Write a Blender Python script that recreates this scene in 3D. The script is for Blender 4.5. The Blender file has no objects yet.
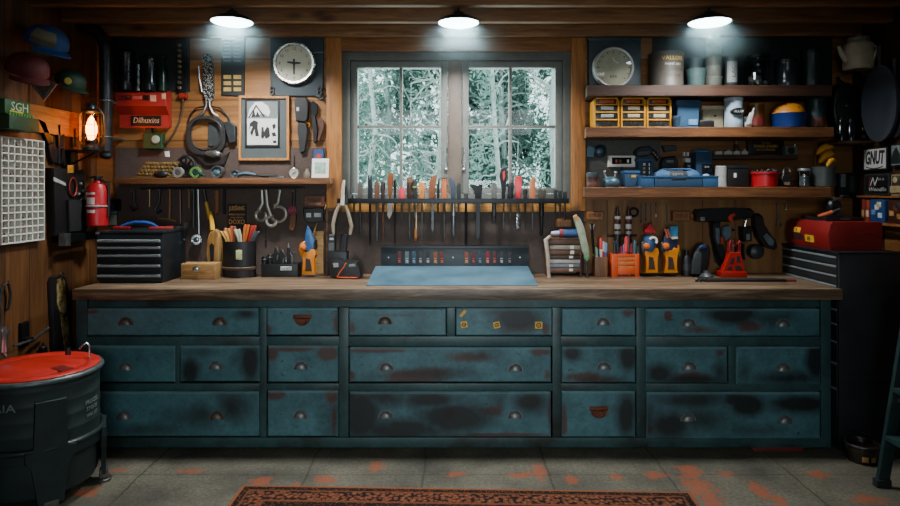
import bpy, bmesh, math, random
from mathutils import Vector, Matrix, noise as mn
random.seed(11)
SC = bpy.context.scene
COL = SC.collection
PI = math.pi
# ---- camera model: level lens at eye height EH, focal F in pixels, horizon row HV
F, CU, HV, EH = 622.0, 450.0, 190.0, 1.46
def X(u, Y): return (u-CU)*Y/F
def Z(v, Y): return EH-(v-HV)*Y/F
def S(p, Y): return p*Y/F

def lin(hx):
    r = []
    for i in (0, 2, 4):
        c = int(hx[i:i+2], 16)/255
        r.append(c/12.92 if c <= .04045 else ((c+.055)/1.055)**2.4)
    return (r[0], r[1], r[2], 1)

# ---------------------------------------------------------------- materials
_m = {}
def nodes(name):
    m = bpy.data.materials.new(name); m.use_nodes = True
    nt = m.node_tree; b = nt.nodes['Principled BSDF']
    return m, nt, b
def N(nt, t, **kw):
    n = nt.nodes.new(t)
    for k, v in kw.items():
        if k in n.inputs: n.inputs[k].default_value = v
        else: setattr(n, k, v)
    return n
def L(nt, a, b): nt.links.new(a, b)
def ramp(nt, fac, stops):
    r = N(nt, 'ShaderNodeValToRGB')
    e = r.color_ramp.elements
    while len(e) < len(stops): e.new(.5)
    for i, (p, c) in enumerate(stops): e[i].position = p; e[i].color = c
    L(nt, fac, r.inputs[0]); return r.outputs[0]
def mixc(nt, f, a, b, mode='MIX'):
    n = N(nt, 'ShaderNodeMix', data_type='RGBA', blend_type=mode)
    for sock, v in ((n.inputs[0], f), (n.inputs[6], a), (n.inputs[7], b)):
        if hasattr(v, 'links') or hasattr(v, 'is_linked'): L(nt, v, sock)
        else: sock.default_value = v
    return n.outputs[2]
def mat(hx, rough=.5, metal=0.0, var=.3, scale=25, bump=.0, emit=0, spec=.5):
    k = (hx, rough, metal, var, scale, bump, emit, spec)
    if k in _m: return _m[k]
    m, nt, b = nodes('surface_'+hx)
    c = lin(hx)
    tc = N(nt, 'ShaderNodeTexCoord')
    nz = N(nt, 'ShaderNodeTexNoise', Scale=scale, Detail=5, Roughness=.65)
    L(nt, tc.outputs['Object'], nz.inputs['Vector'])
    dk = tuple(x*(1-var) for x in c[:3])+(1,); lt = tuple(min(1, x*(1+var*.7)) for x in c[:3])+(1,)
    L(nt, ramp(nt, nz.outputs[0], [(.3, dk), (.7, lt)]), b.inputs['Base Color'])
    mr = N(nt, 'ShaderNodeMapRange'); mr.inputs[3].default_value = max(.05, rough-.12); mr.inputs[4].default_value = min(1, rough+.15)
    L(nt, nz.outputs[0], mr.inputs[0]); L(nt, mr.outputs[0], b.inputs['Roughness'])
    b.inputs['Metallic'].default_value = metal
    b.inputs['Specular IOR Level'].default_value = spec
    if bump:
        bp = N(nt, 'ShaderNodeBump', Strength=bump, Distance=.004)
        L(nt, nz.outputs[0], bp.inputs['Height']); L(nt, bp.outputs[0], b.inputs['Normal'])
    if emit:
        b.inputs['Emission Color'].default_value = c; b.inputs['Emission Strength'].default_value = emit
    _m[k] = m; return m
def emis(hx, s):
    m, nt, b = nodes('glow_'+hx)
    b.inputs['Base Color'].default_value = lin(hx); b.inputs['Emission Color'].default_value = lin(hx); b.inputs['Emission Strength'].default_value = s
    return m
def wood(name, c0, c1, c2, axis='X', scale=1.0, rough=.6, board=0, bvec='Z', knots=True, boff=0.0, seam=.35, grain=.55):
    """grain along axis; optional board seams every `board` metres along bvec"""
    m, nt, b = nodes(name)
    tc = N(nt, 'ShaderNodeTexCoord'); mp = N(nt, 'ShaderNodeMapping')
    L(nt, tc.outputs['Object'], mp.inputs['Vector'])
    st = {'X': (1.2, 14, 14), 'Y': (14, 1.2, 14), 'Z': (14, 14, 1.2)}[axis]
    mp.inputs['Scale'].default_value = [s*scale for s in st]
    vec = mp.outputs[0]
    rnd = None
    if board:
        sx = N(nt, 'ShaderNodeSeparateXYZ'); L(nt, tc.outputs['Object'], sx.inputs[0])
        d = N(nt, 'ShaderNodeMath', operation='MULTIPLY_ADD'); L(nt, sx.outputs[bvec], d.inputs[0]); d.inputs[1].default_value = 1/board; d.inputs[2].default_value = boff+50
        fl = N(nt, 'ShaderNodeMath', operation='FLOOR'); L(nt, d.outputs[0], fl.inputs[0])
        fr = N(nt, 'ShaderNodeMath', operation='FRACT'); L(nt, d.outputs[0], fr.inputs[0])
        wn = N(nt, 'ShaderNodeTexWhiteNoise', noise_dimensions='1D'); L(nt, fl.outputs[0], wn.inputs['W'])
        rnd = wn.outputs['Value']
        va = N(nt, 'ShaderNodeVectorMath', operation='MULTIPLY_ADD'); L(nt, wn.outputs['Color'], va.inputs[0]); va.inputs[1].default_value = (7, 7, 7); L(nt, vec, va.inputs[2])
        vec = va.outputs[0]
    n1 = N(nt, 'ShaderNodeTexNoise', Scale=2.2, Detail=7, Roughness=.62, Distortion=1.1); L(nt, vec, n1.inputs['Vector'])
    n2 = N(nt, 'ShaderNodeTexNoise', Scale=9, Detail=4, Roughness=.7); L(nt, vec, n2.inputs['Vector'])
    col = ramp(nt, n1.outputs[0], [(.28, lin(c0)), (.5, lin(c1)), (.74, lin(c2))])
    g = ramp(nt, n2.outputs[0], [(.35, (.55, .55, .55, 1)), (.6, (1, 1, 1, 1))])
    col = mixc(nt, grain, col, g, 'MULTIPLY')
    if knots:
        mk = N(nt, 'ShaderNodeMapping'); L(nt, tc.outputs['Object'], mk.inputs['Vector'])
        mk.inputs['Scale'].default_value = {'X': (2.2, 6, 6), 'Y': (6, 2.2, 6), 'Z': (6, 6, 2.2)}[axis]
        vo = N(nt, 'ShaderNodeTexVoronoi', Scale=1.0); L(nt, mk.outputs[0], vo.inputs['Vector'])
        kf = ramp(nt, vo.outputs['Distance'], [(.05, (.18, .13, .1, 1)), (.17, (1, 1, 1, 1))])
        col = mixc(nt, .8, col, kf, 'MULTIPLY')
    if board:
        rv = N(nt, 'ShaderNodeMapRange'); L(nt, rnd, rv.inputs[0]); rv.inputs[3].default_value = .62; rv.inputs[4].default_value = 1.12
        cc = N(nt, 'ShaderNodeCombineXYZ')
        for i in range(3): L(nt, rv.outputs[0], cc.inputs[i])
        col = mixc(nt, 1.0, col, cc.outputs[0], 'MULTIPLY')
        lo = .006/board
        sm = ramp(nt, fr.outputs[0], [(0, (seam*.3,)*3+(1,)), (lo, (1, 1, 1, 1)), (1-lo, (1, 1, 1, 1)), (1, (seam*.3,)*3+(1,))])
        col = mixc(nt, 1.0, col, sm, 'MULTIPLY')
    L(nt, col, b.inputs['Base Color'])
    b.inputs['Roughness'].default_value = rough
    bp = N(nt, 'ShaderNodeBump', Strength=.35, Distance=.004); L(nt, n2.outputs[0], bp.inputs['Height']); L(nt, bp.outputs[0], b.inputs['Normal'])
    return m
def glass(name, tint=(1, 1, 1, 1), refl=.12, rough=.02):
    m, nt, b = nodes(name); nt.nodes.remove(b)
    o = nt.nodes['Material Output']
    t = N(nt, 'ShaderNodeBsdfTransparent', Color=tint); g = N(nt, 'ShaderNodeBsdfGlossy', Roughness=rough)
    lw = N(nt, 'ShaderNodeLayerWeight', Blend=.25)
    mr = N(nt, 'ShaderNodeMapRange'); L(nt, lw.outputs['Fresnel'], mr.inputs[0]); mr.inputs[3].default_value = refl*.35; mr.inputs[4].default_value = min(1, refl*4)
    mx = N(nt, 'ShaderNodeMixShader'); L(nt, mr.outputs[0], mx.inputs[0]); L(nt, t.outputs[0], mx.inputs[1]); L(nt, g.outputs[0], mx.inputs[2])
    L(nt, mx.outputs[0], o.inputs['Surface']); return m

# ---------------------------------------------------------------- mesh builder
class B:
    def __init__(s): s.bm = bmesh.new()
    def box(s, x0, x1, y0, y1, z0, z1, bev=0, seg=2, rot=None, piv=None):
        vs = [s.bm.verts.new(p) for p in ((x0,y0,z0),(x1,y0,z0),(x1,y1,z0),(x0,y1,z0),(x0,y0,z1),(x1,y0,z1),(x1,y1,z1),(x0,y1,z1))]
        fs = [s.bm.faces.new([vs[i] for i in q]) for q in ((3,2,1,0),(4,5,6,7),(0,1,5,4),(1,2,6,5),(2,3,7,6),(3,0,4,7))]
        return s._fin(vs, fs, bev, seg, rot, piv)
    def _fin(s, vs, fs, bev, seg, rot, piv):
        if rot is not None:
            R = rot if isinstance(rot, Matrix) else Matrix.Rotation(rot[1], 3, rot[0])
            c = Vector(piv) if piv else sum((v.co for v in vs), Vector())/len(vs)
            for v in vs: v.co = R @ (v.co-c) + c
        if bev:
            es = list({e for f in fs for e in f.edges})
            bmesh.ops.bevel(s.bm, geom=es, offset=bev, segments=seg, profile=.6, affect='EDGES', clamp_overlap=True)
        return s
    def prism(s, pts, a0, a1, plane='XZ', bev=0, seg=1, rot=None, piv=None):
        """closed 2D outline extruded along the remaining axis from a0 to a1"""
        def P(p, a):
            return {'XZ': (p[0], a, p[1]), 'YZ': (a, p[0], p[1]), 'XY': (p[0], p[1], a)}[plane]
        ar = sum(pts[i][0]*pts[(i+1) % len(pts)][1]-pts[(i+1) % len(pts)][0]*pts[i][1] for i in range(len(pts)))
        if ar < 0: pts = pts[::-1]
        if a0 > a1: a0, a1 = a1, a0
        A = [s.bm.verts.new(P(p, a0)) for p in pts]; C = [s.bm.verts.new(P(p, a1)) for p in pts]
        n = len(pts); fs = []
        fl = plane != 'XZ'
        f0 = A[::-1] if fl else A; f1 = C if fl else C[::-1]
        fs.append(s.bm.faces.new(f0)); fs.append(s.bm.faces.new(f1))
        for i in range(n):
            j = (i+1) % n
            q = [A[i], A[j], C[j], C[i]] if fl else [A[j], A[i], C[i], C[j]]
            fs.append(s.bm.faces.new(q))
        if bev:
            es = [e for f in fs[:2] for e in f.edges]
            s._rot(A+C, rot, piv)
            bmesh.ops.bevel(s.bm, geom=es, offset=bev, segments=seg, profile=.6, affect='EDGES', clamp_overlap=True)
        else: s._rot(A+C, rot, piv)
        return s
    def _rot(s, vs, rot, piv):
        if rot is not None:
            R = rot if isinstance(rot, Matrix) else Matrix.Rotation(rot[1], 3, rot[0])
            c = Vector(piv) if piv else sum((v.co for v in vs), Vector())/len(vs)
            for v in vs: v.co = R @ (v.co-c) + c
    def sil(s, px, Y0, Y1, bev=.0015, seg=1):
        """outline measured in photo pixels at depth Y0, extruded to Y1"""
        return s.prism([(X(u, Y0), Z(v, Y0)) for u, v in px], Y0, Y1, 'XZ', bev, seg)
    def lathe(s, c, prof, seg=24, axis='Z', cap=True, sx=1, sy=1, rot=None):
        """profile (r, h) about axis through c"""
        rings = []; allv = []
        def P(r, h, a):
            p, q = r*math.cos(a)*sx, r*math.sin(a)*sy
            v = {'Z': (p, q, h), 'Y': (p, -h, q), 'X': (h, p, q)}[axis]
            v = Vector(v)
            if rot is not None: v = rot @ v
            return Vector(c)+v
        for r, h in prof:
            if r < 1e-6:
                v = s.bm.verts.new(P(0, h, 0)); rings.append([v]); allv.append(v)
            else:
                rg = [s.bm.verts.new(P(r, h, 2*PI*i/seg)) for i in range(seg)]; rings.append(rg); allv += rg
        for k in range(len(rings)-1):
            a, b = rings[k], rings[k+1]
            for i in range(seg):
                j = (i+1) % seg
                if len(a) == 1 and len(b) == 1: continue
                if len(a) == 1: f = [a[0], b[j], b[i]]
                elif len(b) == 1: f = [a[i], a[j], b[0]]
                else: f = [a[i], a[j], b[j], b[i]]
                s.bm.faces.new(f)
        if cap:
            if len(rings[0]) > 1: s.bm.faces.new(rings[0][::-1])
            if len(rings[-1]) > 1: s.bm.faces.new(rings[-1])
        return s
    def cyl(s, p, q, r, r2=None, seg=12):
        p, q = Vector(p), Vector(q)
        return s.tube([p, q], [r, r if r2 is None else r2], seg)
    def tube(s, pts, rad, seg=8, closed=False, cap=True):
        pts = [Vector(p) for p in pts]; n = len(pts)
        if not hasattr(rad, '__len__'): rad = [rad]*n
        up = None; rings = []
        for i in range(n):
            if closed: t = pts[(i+1) % n]-pts[i-1]
            else: t = pts[min(i+1, n-1)]-pts[max(i-1, 0)]
            t.normalize()
            if up is None:
                up = Vector((0, 0, 1)) if abs(t.z) < .9 else Vector((0, 1, 0))
            u = up-t*up.dot(t)
            if u.length < 1e-5: u = t.orthogonal()
            u.normalize(); up = u; w = t.cross(u)
            rings.append([s.bm.verts.new(pts[i]+(u*math.cos(2*PI*k/seg)+w*math.sin(2*PI*k/seg))*rad[i]) for k in range(seg)])
        for i in range(n if closed else n-1):
            a, b = rings[i], rings[(i+1) % n]
            for k in range(seg):
                j = (k+1) % seg
                s.bm.faces.new([a[k], a[j], b[j], b[k]])
        if cap and not closed:
            s.bm.faces.new(rings[0][::-1]); s.bm.faces.new(rings[-1])
        return s
    def torus(s, c, R, r, axis='Y', seg=28, s2=8, sx=1, sz=1, a0=0, a1=2*PI):
        full = abs(a1-a0-2*PI) < 1e-6
        n = seg if full else seg+1
        pts = []
        for i in range(n):
            a = a0+(a1-a0)*i/seg
            p, q = R*math.cos(a)*sx, R*math.sin(a)*sz
            pts.append(Vector(c)+Vector({'Y': (p, 0, q), 'Z': (p, q, 0), 'X': (0, p, q)}[axis]))
        return s.tube(pts, r, s2, closed=full)
    def ball(s, c, r, sx=1, sy=1, sz=1, seg=16, rings=10, rot=None):
        prof = [(math.sin(PI*i/rings)*r, -math.cos(PI*i/rings)*r*sz) for i in range(rings+1)]
        prof[0] = (0, prof[0][1]); prof[-1] = (0, prof[-1][1])
        return s.lathe(c, prof, seg, 'Z', False, sx, sy, rot)
    def sheet(s, fn, nu, nv, d):
        """curved panel: fn(a, c) for a, c in 0..1, thickened by vector d"""
        d = Vector(d)
        A = [[s.bm.verts.new(Vector(fn(i/nu, j/nv))) for j in range(nv+1)] for i in range(nu+1)]
        C = [[s.bm.verts.new(v.co+d) for v in r] for r in A]
        for i in range(nu):
            for j in range(nv):
                s.bm.faces.new((A[i][j], A[i+1][j], A[i+1][j+1], A[i][j+1])); s.bm.faces.new((C[i][j], C[i][j+1], C[i+1][j+1], C[i+1][j]))
        for i in range(nu):
            for j in (0, nv): s.bm.faces.new((A[i][j], A[i+1][j], C[i+1][j], C[i][j]))
        for j in range(nv):
            for i in (0, nu): s.bm.faces.new((A[i][j], A[i][j+1], C[i][j+1], C[i][j]))
        return s
    def xf(s, M):
        for v in s.bm.verts: v.co = M @ v.co
        return s
    def text(s, t, x, y, z, size, plane='front', depth=.0008, align='CENTER', width=None, shear=0, spin=0, bold=0):
        cu = bpy.data.curves.new('lettering', 'FONT'); cu.body = t; cu.size = size; cu.align_x = align; cu.align_y = 'CENTER'; cu.extrude = depth; cu.shear = shear; cu.offset = bold
        cu.resolution_u = 2
        o = bpy.data.objects.new('lettering', cu); COL.objects.link(o)
        me = bpy.data.meshes.new_from_object(o.evaluated_get(bpy.context.evaluated_depsgraph_get()))
        bpy.data.objects.remove(o); bpy.data.curves.remove(cu)
        if width:
            w = max(v.co.x for v in me.vertices)-min(v.co.x for v in me.vertices)
            k = width/max(w, 1e-6)
            for v in me.vertices: v.co.x *= k
        Mx = {'front': Matrix(((1,0,0),(0,0,-1),(0,1,0))), 'left_wall': Matrix(((0,0,1),(1,0,0),(0,1,0))),
              'right_wall': Matrix(((0,0,-1),(-1,0,0),(0,1,0)))}[plane]
        if spin: Mx = Mx @ Matrix.Rotation(spin, 3, 'Z')
        vs = [s.bm.verts.new(Mx @ v.co + Vector((x, y, z))) for v in me.vertices]
        for p in me.polygons:
            try: s.bm.faces.new([vs[i] for i in p.vertices])
            except ValueError: pass
        bpy.data.meshes.remove(me); return s

WL = {}
def link(name, b, m, parent=None, org=None, smooth=True, angle=38):
    if parent is not None: org = WL[parent.name]
    if org is None: org = Vector((0, 0, 0))
    me = bpy.data.meshes.new(name)
    if smooth is not None:
        bmesh.ops.recalc_face_normals(b.bm, faces=b.bm.faces[:])
    for v in b.bm.verts: v.co -= org
    b.bm.to_mesh(me); b.bm.free()
    me.materials.append(m)
    if smooth:
        for p in me.polygons: p.use_smooth = True
        me.set_sharp_from_angle(angle=math.radians(angle))
    o = bpy.data.objects.new(name, me); COL.objects.link(o)
    if parent is not None: o.parent = parent
    else: o.location = org
    WL[o.name] = org.copy()
    return o
def tag(o, label, cat, group=None, kind=None):
    o['label'] = label; o['category'] = cat
    if group: o['group'] = group
    if kind: o['kind'] = kind
    return o
def thing(name, label, cat, loc, group=None):
    o = bpy.data.objects.new(name, None); COL.objects.link(o)
    o.location = loc; o.empty_display_size = .05
    WL[o.name] = Vector(loc)
    return tag(o, label, cat, group)
def part(name, b, m, parent, label=None, **k):
    o = link(name, b, m, parent, **k)
    if label: o['label'] = label
    return o
def solo(name, b, m, label, cat, group=None, kind=None, **k):
    co = [v.co for v in b.bm.verts]
    org = Vector(((min(c.x for c in co)+max(c.x for c in co))/2, (min(c.y for c in co)+max(c.y for c in co))/2, min(c.z for c in co)))
    return tag(link(name, b, m, org=org, **k), label, cat, group, kind)
def struct(name, b, m, parent=None, **k):
    o = link(name, b, m, parent, **k)
    if parent is None: o['kind'] = 'structure'
    return o
def kids(o): return [c for c in bpy.data.objects if c.parent == o]
def copy_tree(o, loc=None, label=None, group=None, parent=None, rotz=None, scale=None):
    c = o.copy(); COL.objects.link(c)
    if parent is not None: c.parent = parent
    if loc is not None: c.location = loc
    if label: c['label'] = label
    if group: c['group'] = group
    if rotz is not None: c.rotation_euler.z = rotz
    if scale is not None: c.scale = scale
    for k in kids(o): copy_tree(k, parent=c)
    return c
def arc(cx, cz, r, a0, a1, n=10, sx=1, sz=1):
    return [(cx+r*sx*math.cos(math.radians(a0+(a1-a0)*i/n)), cz+r*sz*math.sin(math.radians(a0+(a1-a0)*i/n))) for i in range(n+1)]
def pxarc(u, v, r, a0=0, a1=360, n=20, su=1, sv=1):
    return [(u+r*su*math.cos(math.radians(a0+(a1-a0)*i/n)), v-r*sv*math.sin(math.radians(a0+(a1-a0)*i/n))) for i in range(n+(0 if abs(a1-a0) == 360 else 1))]

# ---------------------------------------------------------------- palette
BLACK = mat('141517', .45, 0, .4)
BLACKM = mat('1c1e20', .38, .6, .4)
RUBBER = mat('17181a', .7, 0, .3)
STEEL = mat('8d9194', .32, .9, .3)
DSTEEL = mat('4a4c4d', .42, .85, .4)
CHROME = mat('c4c8ca', .18, .95, .15)
RED = mat('8f1a18', .4, 0, .25)
DRED = mat('7c1a17', .42, 0, .3)
ORANGE = mat('d9541a', .42, 0, .2)
AMBER = mat('c87a0c', .42, 0, .2)
YELLOW = mat('c8961c', .5, 0, .2)
CREAM = mat('cfc6a8', .5, 0, .2)
WHITE = mat('d8dad6', .5, 0, .12)
BLUE = mat('1f4f78', .45, 0, .3)
TEALP = mat('2c5560', .5, 0, .3)
GREEN = mat('1e4a2a', .5, 0, .3)
BROWNW = wood('turned_wood', '5a3216', '8a5527', 'a97138', 'Z', 2.5, .5, knots=False)
TANW = wood('tan_wood', '7a5a33', 'a5814d', 'c09a62', 'X', 2.5, .55, knots=False)
DARKW = wood('dark_wood', '2c1c11', '47301d', '5a3d26', 'X', 1.5, .6)
# ================================================================ SETTING
XL, XR, YB, YF, ZC = -2.3, 2.62, 4.05, -1.6, 2.60
WALLW = wood('back_wall_planks', '6a4320', '93622f', 'b07d45', 'X', .55, .55, .265, 'Z', boff=.28, grain=.3)
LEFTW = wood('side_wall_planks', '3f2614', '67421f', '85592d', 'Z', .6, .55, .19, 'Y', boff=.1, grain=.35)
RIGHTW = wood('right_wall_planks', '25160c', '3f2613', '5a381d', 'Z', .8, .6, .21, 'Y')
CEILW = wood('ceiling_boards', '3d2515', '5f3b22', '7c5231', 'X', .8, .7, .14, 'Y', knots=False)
JOISTW = wood('joist_wood', '6a4527', '90643c', 'ab8154', 'X', .8, .65)
CASEW = wood('casing_wood', '74461d', 'a86d33', 'c48a48', 'Z', .8, .5)
CASEWX = wood('casing_wood_header', '5c3817', '8a5828', 'a87338', 'X', .8, .5)
SHELFW = wood('shelf_wood', '44270f', '68401f', '8a5c34', 'X', 1.0, .55)
# window opening
wx0, wx1, wz0, wz1 = X(342, YB), X(571, YB), Z(203, YB), Z(51, YB)
b = B()
b.box(XL-.1, wx0, YB, YB+.12, 0, ZC+.1); b.box(wx1, XR+.1, YB, YB+.12, 0, ZC+.1)
b.box(wx0, wx1, YB, YB+.12, 0, wz0); b.box(wx0, wx1, YB, YB+.12, wz1, ZC+.1)
struct('wall_back', b, WALLW, smooth=False)
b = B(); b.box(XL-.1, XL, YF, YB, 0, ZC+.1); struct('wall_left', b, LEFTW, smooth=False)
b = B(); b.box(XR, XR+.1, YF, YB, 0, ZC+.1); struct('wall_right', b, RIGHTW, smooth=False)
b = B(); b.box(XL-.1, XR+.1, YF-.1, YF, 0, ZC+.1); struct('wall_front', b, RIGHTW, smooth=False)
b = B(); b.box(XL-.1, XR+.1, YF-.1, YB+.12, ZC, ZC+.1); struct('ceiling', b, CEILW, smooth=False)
# hardboard tool panels on the wall
def panel_mat(name, c0, c1):
    m, nt, bs = nodes(name)
    tc = N(nt, 'ShaderNodeTexCoord'); n1 = N(nt, 'ShaderNodeTexNoise', Scale=3, Detail=6, Roughness=.6); n2 = N(nt, 'ShaderNodeTexNoise', Scale=90, Detail=3)
    L(nt, tc.outputs['Object'], n1.inputs[0]); L(nt, tc.outputs['Object'], n2.inputs[0])
    c = ramp(nt, n1.outputs[0], [(.3, lin(c0)), (.7, lin(c1))])
    c = mixc(nt, .5, c, ramp(nt, n2.outputs[0], [(.4, (.6, .6, .6, 1)), (.6, (1, 1, 1, 1))]), 'MULTIPLY')
    st = N(nt, 'ShaderNodeTexNoise', Scale=22, Detail=2); mp = N(nt, 'ShaderNodeMapping'); mp.inputs['Scale'].default_value = (1, 1, .5)
    L(nt, tc.outputs['Object'], mp.inputs[0]); L(nt, mp.outputs[0], st.inputs[0])
    c = mixc(nt, ramp(nt, st.outputs[0], [(.68, (0, 0, 0, 1)), (.74, (.7, .7, .7, 1))]), c, lin('4a2116'))
    L(nt, c, bs.inputs['Base Color']); bs.inputs['Roughness'].default_value = .7
    return m
PANEL = panel_mat('brown_hardboard', '3c3029', '584840')
PANELR = panel_mat('grey_hardboard', '3a3a36', '55544c')
PY = YB-.012
b = B(); b.box(X(116, YB), X(326, YB), PY, YB, .92, Z(148, YB)); struct('trim_1', b, PANEL, smooth=False)
b = B(); b.box(X(328, YB), X(584, YB), PY, YB, .92, Z(211, YB)); struct('trim_2', b, PANEL, smooth=False)
b = B(); b.box(X(586, YB), X(660, YB), PY, YB, Z(186, YB), Z(140, YB)); struct('trim_3', b, PANELR, smooth=False)
b = B(); b.box(X(586.5, YB), X(786, YB), YB-.002, YB, .92, Z(200, YB)); struct('trim_14', b, wood('bench_back_panel', '66431f', '8d6133', 'a87a48', 'Z', .35, .6, .62, 'X', knots=False, boff=.35, grain=.25), smooth=False)
DARKPANEL = panel_mat('dark_panel', '161b1c', '23292a')  # near-black finish for the two thin upper wall panels
b = B(); b.box(X(112, YB), X(190, YB), YB-.002, YB, Z(92, YB), Z(30, YB)); struct('trim_15', b, DARKPANEL, smooth=False)
b = B(); b.box(X(652, YB), X(832, YB), YB-.002, YB, Z(88, YB), Z(30, YB)); struct('trim_16', b, DARKPANEL, smooth=False)
# window casing
CY = YB-.035
b = B(); b.box(X(326.5, CY), X(341.5, CY), CY, YB, Z(208, CY), Z(36, CY), .004); struct('trim_4', b, CASEW)
b = B(); b.box(X(571.5, CY), X(585.5, CY), CY, YB, Z(211, CY), Z(36, CY), .004); struct('trim_5', b, CASEW)
b = B(); b.box(X(341.8, CY), X(571.2, CY), CY, YB, Z(51, CY), Z(35, CY), .004); struct('trim_6', b, CASEWX)
b = B(); b.box(X(341.8, CY), X(571.2, CY), CY+.012, YB, Z(212, CY), Z(203, CY), .002)
struct('trim_7', b, wood('apron_wood', '8a5a20', 'c08433', 'd9a24c', 'X', 1, .5))
# window: outer grey frame, centre post, two casements of four panes
FRAMEG = mat('5d605b', .5, 0, .25, 12); SASHG = mat('6f726c', .45, 0, .2, 15); POSTG = mat('6b5f54', .5, 0, .25, 10)
WY0, WY1 = YB+.012, YB+.09
def wb(b, u0, u1, v0, v1, y0, y1, bev=.003): b.box(X(u0, YB), X(u1, YB), y0, y1, Z(v1, YB), Z(v0, YB), bev)
b = B()
wb(b, 342, 350, 51, 203, WY0-.01, WY1+.03); wb(b, 563, 571, 51, 203, WY0-.01, WY1+.03)
wb(b, 350, 563, 51, 60, WY0-.01, WY1+.03); wb(b, 350, 563, 194, 203, WY0-.01, WY1+.03)
win = struct('window_1', b, FRAMEG)
b = B(); wb(b, 448, 462, 60, 194, WY0, WY1, .004); struct('window_post', b, POSTG, win)
PANE = glass('window_glass', (.90, .99, .97, 1), .05)
for (a, c, mu) in ((350.4, 447.6, 400.5), (462.4, 562.6, 511)):
    b = B(); y0, y1 = WY0+.012, WY1-.01
    wb(b, a, a+6.6, 60.5, 193.5, y0, y1); wb(b, c-6.6, c, 60.5, 193.5, y0, y1)
    wb(b, a+6.6, c-6.6, 60.5, 67, y0, y1); wb(b, a+6.6, c-6.6, 188, 193.5, y0, y1)
    wb(b, mu-1.5, mu+1.5, 67, 188, y0+.01, y1-.01, .002); wb(b, a+6.6, mu-1.5, 124.8, 127.6, y0+.01, y1-.01, .002); wb(b, mu+1.5, c-6.6, 124.8, 127.6, y0+.01, y1-.01, .002)
    sash = struct('sash', b, SASHG, win)
for (a, c) in ((357, 399), (402, 441), (469, 509.5), (512.5, 556)):
    for (p, q) in ((67, 124.8), (127.6, 188)):
        b = B(); b.box(X(a, YB), X(c, YB), WY0+.036, WY0+.040, Z(q, YB), Z(p, YB)); struct('pane', b, PANE, win, smooth=False)
for u in (446, 464):
    b = B(); y = WY0-.006
    b.cyl((X(u, YB), y, Z(168, YB)), (X(u, YB), y, Z(147, YB)), .008, .006); b.box(X(u, YB)-.010, X(u, YB)+.010, y, WY0+.015, Z(170, YB), Z(163, YB), .002)
    struct('casement_handle', b, CHROME, win)
# joists and wall plate
for i, (y, z0, z1) in enumerate(((3.42, 2.47, ZC), (3.70, 2.455, ZC), (3.98, 2.44, 2.53))):
    b = B(); b.box(XL, XR, y-.025, y+.025, z0, z1, .004); struct('trim_%d' % (8+i), b, JOISTW)
for i, y in enumerate((2.8, 2.2, 1.6, 1.0, .4)):
    b = B(); b.box(XL, XR, y-.03, y+.03, 2.47, ZC, .004); struct('trim_%d' % (20+i), b, JOISTW)
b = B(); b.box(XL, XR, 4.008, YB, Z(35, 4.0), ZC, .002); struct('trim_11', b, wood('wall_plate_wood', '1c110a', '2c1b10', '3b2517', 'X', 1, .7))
# wide horizontal board on the left wall (the one the lantern lights)
b = B(); b.box(XL, XL+.02, 2.9, 3.85, 1.78, 1.93, .003); struct('trim_12', b, wood('left_board', '6b3d16', '9a5f26', 'b57a38', 'Y', 1, .5))
# backing board on right wall
b = B(); b.box(XR-.02, XR, 3.2, 3.72, .95, 1.27, .003); struct('trim_13', b, wood('right_board', '5a3717', '82552a', '9d6d3a', 'Y', 1, .5))

# ---- floor: concrete slabs with orange paint stains
def attr_mesh(xs, ys, fn, names, zf=lambda x, y: 0):
    me = bpy.data.meshes.new('grid'); nx, ny = len(xs), len(ys)
    vs = [(x, y, zf(x, y)) for y in ys for x in xs]
    fs = [(j*nx+i, j*nx+i+1, (j+1)*nx+i+1, (j+1)*nx+i) for j in range(ny-1) for i in range(nx-1)]
    me.from_pydata(vs, [], fs)
    for k, nm in enumerate(names):
        a = me.attributes.new(nm, 'FLOAT', 'POINT')
        a.data.foreach_set('value', [fn(x, y)[k] for x, y, z in vs])
    return me
def rng(a, c, st):
    n = max(1, int(round((c-a)/st))); return [a+(c-a)*i/n for i in range(n+1)]
STAINS = [(455,474,10,3),(190,471,14,2.5),(262,481,14,4),(326,480,12,4),(377,466,8,6),(85,492,16,5),(540,472,8,8),(520,475,14,3),(570,480,9,5),(617,477,8,3),(690,471,14,6),(700,488,18,12),(712,500,14,9),(725,474,10,3),(760,490,10,10),(778,500,9,6),(818,474,12,4),(655,475,12,4),(295,485,6,3),(120,470,10,2),(870,500,20,4)]
stw = []
for u, v, ru, rv in STAINS:
    Y = EH*F/(v-HV); x = X(u, Y); stw.append((x, Y, ru*Y/F*1.1, abs(rv*Y*Y/(EH*F))*1.3))
def stain(x, y):
    s = 0
    for a, c, r, q in stw:
        d = math.hypot((x-a)/r, (y-c)/q)
        if d < 1.6: s = max(s, 1-d/1.6)
    return (s,)
me = attr_mesh([XL-.1]+rng(-2.25, 2.6, .015)+[XR+.1], [YF-.1, 1, 2.2]+rng(2.75, 3.6, .015)+[YB+.12], stain, ['stain'])
m, nt, bs = nodes('stained_concrete')
tc = N(nt, 'ShaderNodeTexCoord')
n1 = N(nt, 'ShaderNodeTexNoise', Scale=2.6, Detail=8, Roughness=.65); L(nt, tc.outputs['Object'], n1.inputs[0])
n2 = N(nt, 'ShaderNodeTexNoise', Scale=60, Detail=4, Roughness=.7); L(nt, tc.outputs['Object'], n2.inputs[0])
col = ramp(nt, n1.outputs[0], [(.3, lin('3a3a32')), (.5, lin('5a584b')), (.72, lin('716e5e'))])
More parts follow.
